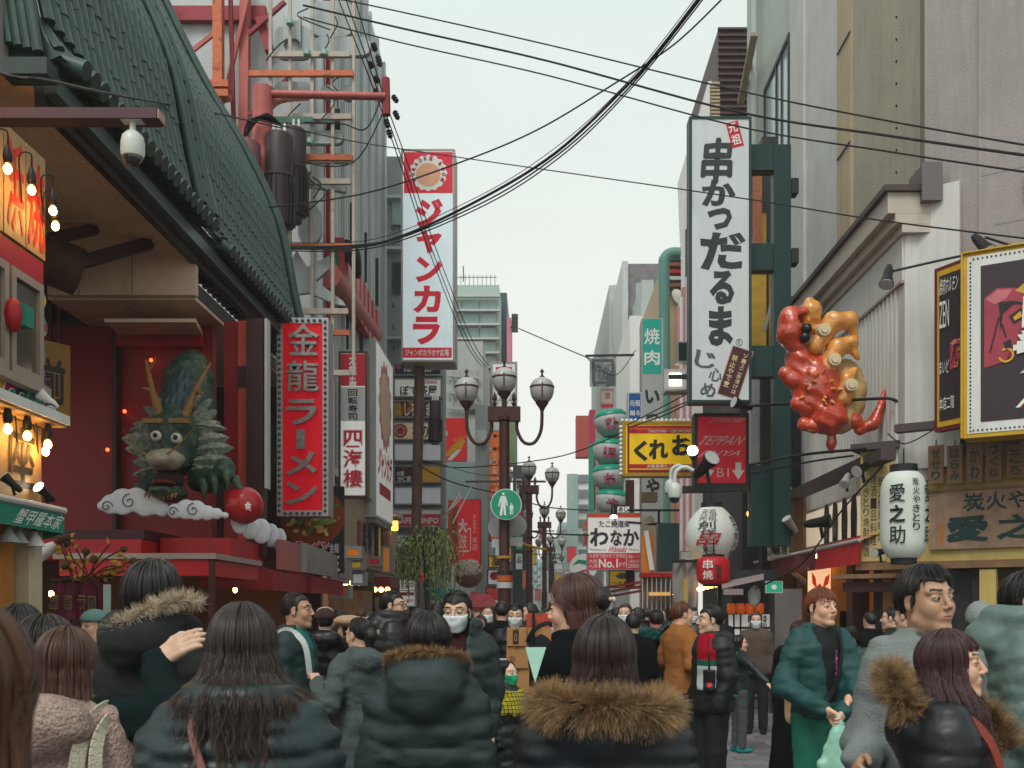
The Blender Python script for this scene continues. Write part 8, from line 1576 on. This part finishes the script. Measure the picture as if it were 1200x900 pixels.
a.wear('fleece',[wool('white_fleece','#b9c9c6',.1),wool('green_fleece','#20594e',.1),wool('red_fleece','#a01226',.1)],arms=False,bottom=1.0,top=1.47,puff=.034,res=.012,folds=.006,extra=panel_at(-.85,.53,-.02,.10),pick=lambda c:np.where(c[:,2]>1.25,2,np.where(c[:,2]>1.20,1,0)))
a.wear('camera_bag',[K['black'],K['rink']],arms=False,bottom=1.0,top=1.18,puff=.075,res=.012,folds=.002,extra=panel_at(-.85,.53,-.02,.05),pick=lambda c:((c[:,2]>1.04) & (c[:,2]<1.075) & (np.abs(c[:,0]*-.53 -c[:,1]*.85+.02)<.018)).astype(int))
a.wear('bag_cord',K['black'],arms=False,bottom=1.15,top=1.45,puff=.042,res=.012,folds=.0,extra=panel_at(-.85,.53,-.02,.010))
# 23: pointing girl
a=Person('laughing girl in a dark green jacket stretching out her arm',866,743,11.3,-78,fem=True,skin='fair',hres=.006,head=(-16,0,0),hair=dict(len=.14,n=400),hairm=BLK,jacket=dict(m=dgreen,puff=.018,ah=.062,bottom=.84),arms=('down',('w',(880,780,10.9),(899,800,10.7))),hands=(.6,.3),showhands=(0,(0,0,1)),legs=dict(m=gk,r=1.0),shoes=mat('teal_trainers','#0f7d78',.6),build=.9)
a.wear('teal_vest',nylon('teal_vest_cloth','#138078',.6),arms=False,bottom=.8,puff=.012,top=1.2)
# 24: coats behind the boy
Person('person in a long black coat behind the boy in green',936,726,8.8,-12,hair=dict(len=.20,n=500),hairm=('hair_red_brown','#2a1210','#4a211b'),jacket=dict(m=black,puff=.012,bottom=.22,flare=.10,ah=.08),face=False,legs=L1)
Person('person in a cream coat hidden behind the boy in green',962,712,7.3,10,hair=dict(len=.02,n=0),hairm=BLK,jacket=dict(m=wool('cream_coat','#c2a57f',.12),puff=.03,ah=.09,wide=1.1),face=False,legs=L1)
# 25: boy in green
a=Person('boy with auburn fringe in a green bomber jacket and green trousers',962,688,6.6,-160,skin='fair',head=(8,3,0),hres=.0036,hair=dict(len=.03,n=1800,nape=.085,bang=1,bangphi=77,lift=.02,w=1.03,tuft=.04,front=62),hairm=RED,jacket=dict(m=greenj,puff=.014,folds=.009,open_=(.035,.13,.98),collar=.02,ah=.072,cuffs=.95,bottom=.88,wide=1.02,res=.012),arms=(('w',(1004,803,6.5),(987,836,6.28)),('w',(917,803,6.5),(966,832,6.25))),hands=(1.0,1.0),showhands=((0,-1,.6),(0,-1,.6)),legs=dict(m=gtr,r=1.2))
a.wear('shirt',blackc,arms=False,bottom=.86,puff=-.012);a.strap('bag_strap',[(-.07,.10,1.46),(-.06,.135,1.3),(.0,.15,1.1),(.08,.16,1.0)],.03,K['black']);mb=MB();column(mb,'AKIRATI',-.008,1.16,.008,1.33,y=-.150);o=mb.build('shirt_print',mat('magenta_print','#b53a9a',.6),a.p);o.rotation_euler.z=R(180);o.location.x=-.01
pb=sculpt('plastic_bag',lambda P:loft(P,[-.2,-.16,0,.1,.17,.2],[.06,.12,.11,.07,.025,.02],[.03,.06,.06,.04,.02,.015],p=2.2)+.014*vn(P,14,14,9)+.006*vn(P,40,40,22),(-.16,-.12,-.24),(.16,.12,.24),.012,mat('mint_plastic','#8fc4ae',.35,0,.1,8,.1,60));pb.location=W(983,876,6.15);tag(pb,'translucent mint plastic bag held by the boy in green','plastic bag')
# 26-27
Person('woman with long black hair bending over her phone by the shop',1000,730,9.2,168,fem=True,hres=.008,head=(-30,-28,0),hair=dict(len=.3,n=500,out=1.1),hairm=BLK,jacket=dict(m=nylon('slate_jacket','#2c4244',.6),puff=.015),arms=('phone','phone'),legs=L1)
Person('dark haired man in a black printed jacket at the shop counter',1046,710,10.2,60,hres=.008,hair=dict(len=.03,n=300,tuft=.08),hairm=BLK,jacket=dict(m=blackc),legs=L1)
Person('brown haired person behind the man in the grey coat',1064,704,8.4,40,hres=.008,hair=dict(len=.05,n=300),hairm=('hair_mid_brown','#3a2118','#5a3626'),jacket=dict(m=nylon('olive_jacket','#3a4a40',.6)),legs=L1)
# 28: man in the grey coat
a=Person('man in a grey wool coat looking up to the right',1086,661,3.75,-162,skin='tan',head=(4,3,3),hres=.0034,jaw=1.04,gaze=-.003,hair=dict(len=.03,n=3600,nape=.06,bang=1,bangphi=54,lift=.019,w=1.03,tuft=.06,front=60,fz=.062),hairm=('hair_ink','#0a090a','#2f2b2a'),jacket=dict(m=greycoat,puff=.014,folds=.008,collar=.03,cz=1.425,ah=.078,open_=(.03,.1,1.2),res=.014,wide=1.05),arms=('down',('w',(1016,868,3.75),(1008,893,3.55))),showhands=(0,(0,-1,.4)),hands=(.6,1.0),legs=L1)
a.wear('sweater',greywool,arms=False,bottom=.9,puff=-.01)
# 29: woman in profile
a=Person('woman in profile with long brown hair and fur trimmed black coat',1112,735,3.2,-108,fem=True,skin='fair',head=(-6,4,0),hres=.0034,hair=dict(len=.36,lay=.6,prof=((-.40,.15,.12,.045),(-.15,.142,.115,.02),(-.055,.092,.092,-.012),(.03,.081,.098,-.012)),cut=.7,n=8000,wave=.010,part=12,bang=1,bangphi=70,front=46,rad=.0010),hairm=('hair_plum_brown','#150b0d','#4f3033','#4a2a28'),jacket=dict(m=blackpuff,puff=.03,quilt=.010,qp=.10,folds=.006,collar=.02,open_=(.04,.12,1.0),ah=.076,res=.014,hood=((0,-.12,1.36),(.17,.09,.12))),arms=('down','down'),legs=L1)
a.wear('sweater',blackc,arms=False,bottom=.8,puff=-.008,top=1.47)
fur(a.p,[a.pt(*q) for q in ((.12,-.12,1.40),(.10,-.175,1.49),(.0,-.195,1.54),(-.10,-.16,1.51),(-.14,-.02,1.46),(-.13,.14,1.39),(-.09,.2,1.28))],.028,.055,10000,furs,furm,(0,0,-.08))
a.strap('bag_strap',[(.14,-.17,1.38),(.165,-.02,1.44),(.175,.10,1.36),(.18,.155,1.2),(.17,.17,.95)],.03,mat('rust_leather','#7d2f1d',.5))
# 30-31
a=Person('person in a grey beanie behind the woman in profile',1148,709,7.0,-30,hair=dict(len=.03,n=0),hairm=BLK,jacket=dict(m=nylon('dark_slate','#20282c',.6),puff=.02),face=False,legs=L1)
a.hpart('beanie',lambda P:smax(ell(P,(0,-.012,.055),(.098,.118,.115))+.003*np.sin(np.arctan2(P[0],P[1])*40),.0 -P[2],.01),(-.12,-.15,-.02),(.12,.13,.2),.009,wool('grey_beanie','#8a9290',.15))
a=Person('masked man in a sage green puffer with a black backpack strap',1203,668,4.3,-108,skin='light',head=(-10,0,0),hres=.0045,hair=dict(len=.02,n=1500,nape=.06),hairm=BLK,jacket=dict(m=sage,puff=.024,quilt=.016,qp=.068,hood=((0,-.14,1.42),(.16,.10,.10)),collar=.05,ah=.076,folds=.006),legs=L1);a.mask(maskm)
a.strap('backpack_strap',[(.145,.205,1.1),(.15,.19,1.3),(.145,.06,1.45),(.14,-.1,1.47)],.055,K['black'])
a=Person('staff member in a teal cap and pink collar at the counter',112,733,7.4,150,hres=.01,hair=dict(len=.0,n=0),hairm=BLK,jacket=dict(m=blackc),legs=L1,H=1.57);a.hpart('cap',lambda P:smax(ell(P,(0,-.01,.05),(.1,.118,.09)),.04 -P[2],.01),(-.12,-.15,0),(.12,.15,.16),.014,mat('faded_teal_cap','#5c8484',.8));a.wear('collar',mat('salmon_cloth','#b5705c',.8),arms=False,bottom=1.40,top=1.5,puff=.02)
# ---- the crowd further along: shared bodies, each walker its own copy
T=[]
for i,(yaw,fem,hm_,hl,jm,msk) in enumerate(((0,0,BLK,.02,black,0),(0,1,DBR,.16,blackpuff,0),(180,0,BLK,.02,nylon('navy_nylon','#10171f',.4),1),(175,1,('hair_mid_brown','#3a2118','#5a3626'),.16,wool('taupe_coat','#5a4d45',.15),1),(-90,0,BLK,.02,nylon('grey_jacket','#3b4044',.6),0),(90,1,BLK,.14,dgreen,0),(10,0,SFT,.02,wool('charcoal_coat','#23262a',.15),0),(172,0,BLK,.03,nylon('brown_jacket','#4a3527',.6),0))):
 a=Person('crowd',640,700,12,yaw,fem=bool(fem),hres=.012,hair=dict(len=hl,n=0),hairm=hm_,jacket=dict(m=jm,puff=.015,res=.028),legs=L1,lod=1,face=not (yaw in (0,10)),H=1.66)
 if msk:a.mask(maskm)
 T.append(a)
walk=['dark coated walker seen from behind','long haired walker in black puffer','masked man in navy','masked woman in taupe coat','man in grey jacket','black haired woman in green','charcoal coated man walking away','man in brown jacket']
LM=[(335,'beside the red canopy'),(360,'under the silver lettered sign'),(395,'below the noodle bowl poster'),(425,'below the beige shop front'),(450,'near the round the clock sign'),(475,'left of the willow trunk'),(500,'under the willow'),(525,'under the giant striped ball'),(550,'by the small red awning'),(575,'left of the nearest street lamp'),(595,'behind the nearest street lamp'),(615,'by the second street lamp'),(635,'by the third street lamp'),(655,'left of the tall woman'),(685,'beyond the tall woman'),(705,'under the small yellow fish sign'),(725,'below the octopus ball sign'),(745,'by the red rails'),(760,'before the glazed stall'),(780,'before the green shutter'),(812,'below the red lantern'),(845,'by the snack stall menu'),(886,'under the small green sign'),(1020,'in the yellow shop doorway')]
seen=set()
used=[0]*8
cs=[]
for px,py,Y in ((360,716,12.5),(398,714,13),(432,716,11),(420,718,16),(488,712,11),(512,706,12),(470,714,14),(447,716,17),(495,716,19),(548,714,14),(574,708,13),(588,704,11.2),(622,706,13),(640,712,15),(560,714,20),(600,713,19),(628,712,23),(612,714,28),(652,711,17),(668,713,26),(690,714,32),(733,706,11.2),(722,711,13.5),(748,711,13),(703,712,20),(757,712,17),(780,713,19),(812,711,14.5),(738,714,24),(715,714,30),(772,715,26),(845,714,15),(660,714,37),(640,714,42),(586,714,34),(530,715,26),(625,714,50),(655,714,57),(682,714,44),(610,714,62),(745,716,34),(507,717,22),(570,712,16),(690,709,12.5),(335,718,14),(635,716,9.6),(650,718,10.6),(742,717,9.6),(725,718,15.5),(886,716,13),(1020,716,11.8),(540,719,9.8)):cs.append((px,py,Y))
for i,(px,py,Y) in enumerate(cs):
 j=(i*5+i//8) % 8;a=T[j];used[j]+=1
 o=a.p if used[j]==1 else copy_tree(a.p)
 H=ZZ(py,Y) -.005;o.location=(XX(px,Y),Y,0);s_=H/1.66;o.scale=(s_,s_,s_);o.rotation_euler.z+=R(random.uniform(-18,18));
 lm=min(LM,key=lambda q:abs(q[0] -px))[1];lab=walk[j]+' '+lm
 for ex in ('',', farther back',', farthest back'):
  if lab+ex not in seen:break
 seen.add(lab+ex);o['label']=lab+ex;o['group']='walkers in the crowd along the street'
# ================================================================== haze box added to lift the shadows along the street
hz=MB().box(-125,-45,-1.1,125,265,24).build('haze',[]);hm_=bpy.data.materials.new('pale_haze');hm_.use_nodes=True;n_=hm_.node_tree.nodes;n_.clear()
ho=n_.new('ShaderNodeOutputMaterial');hv=n_.new('ShaderNodeVolumePrincipled');hv.inputs['Color'].default_value=(.97,.985,.98,1);hv.inputs['Density'].default_value=.0010
hm_.node_tree.links.new(hv.outputs[0],ho.inputs['Volume']);hz.data.materials.append(hm_);hz['kind']='stuff'
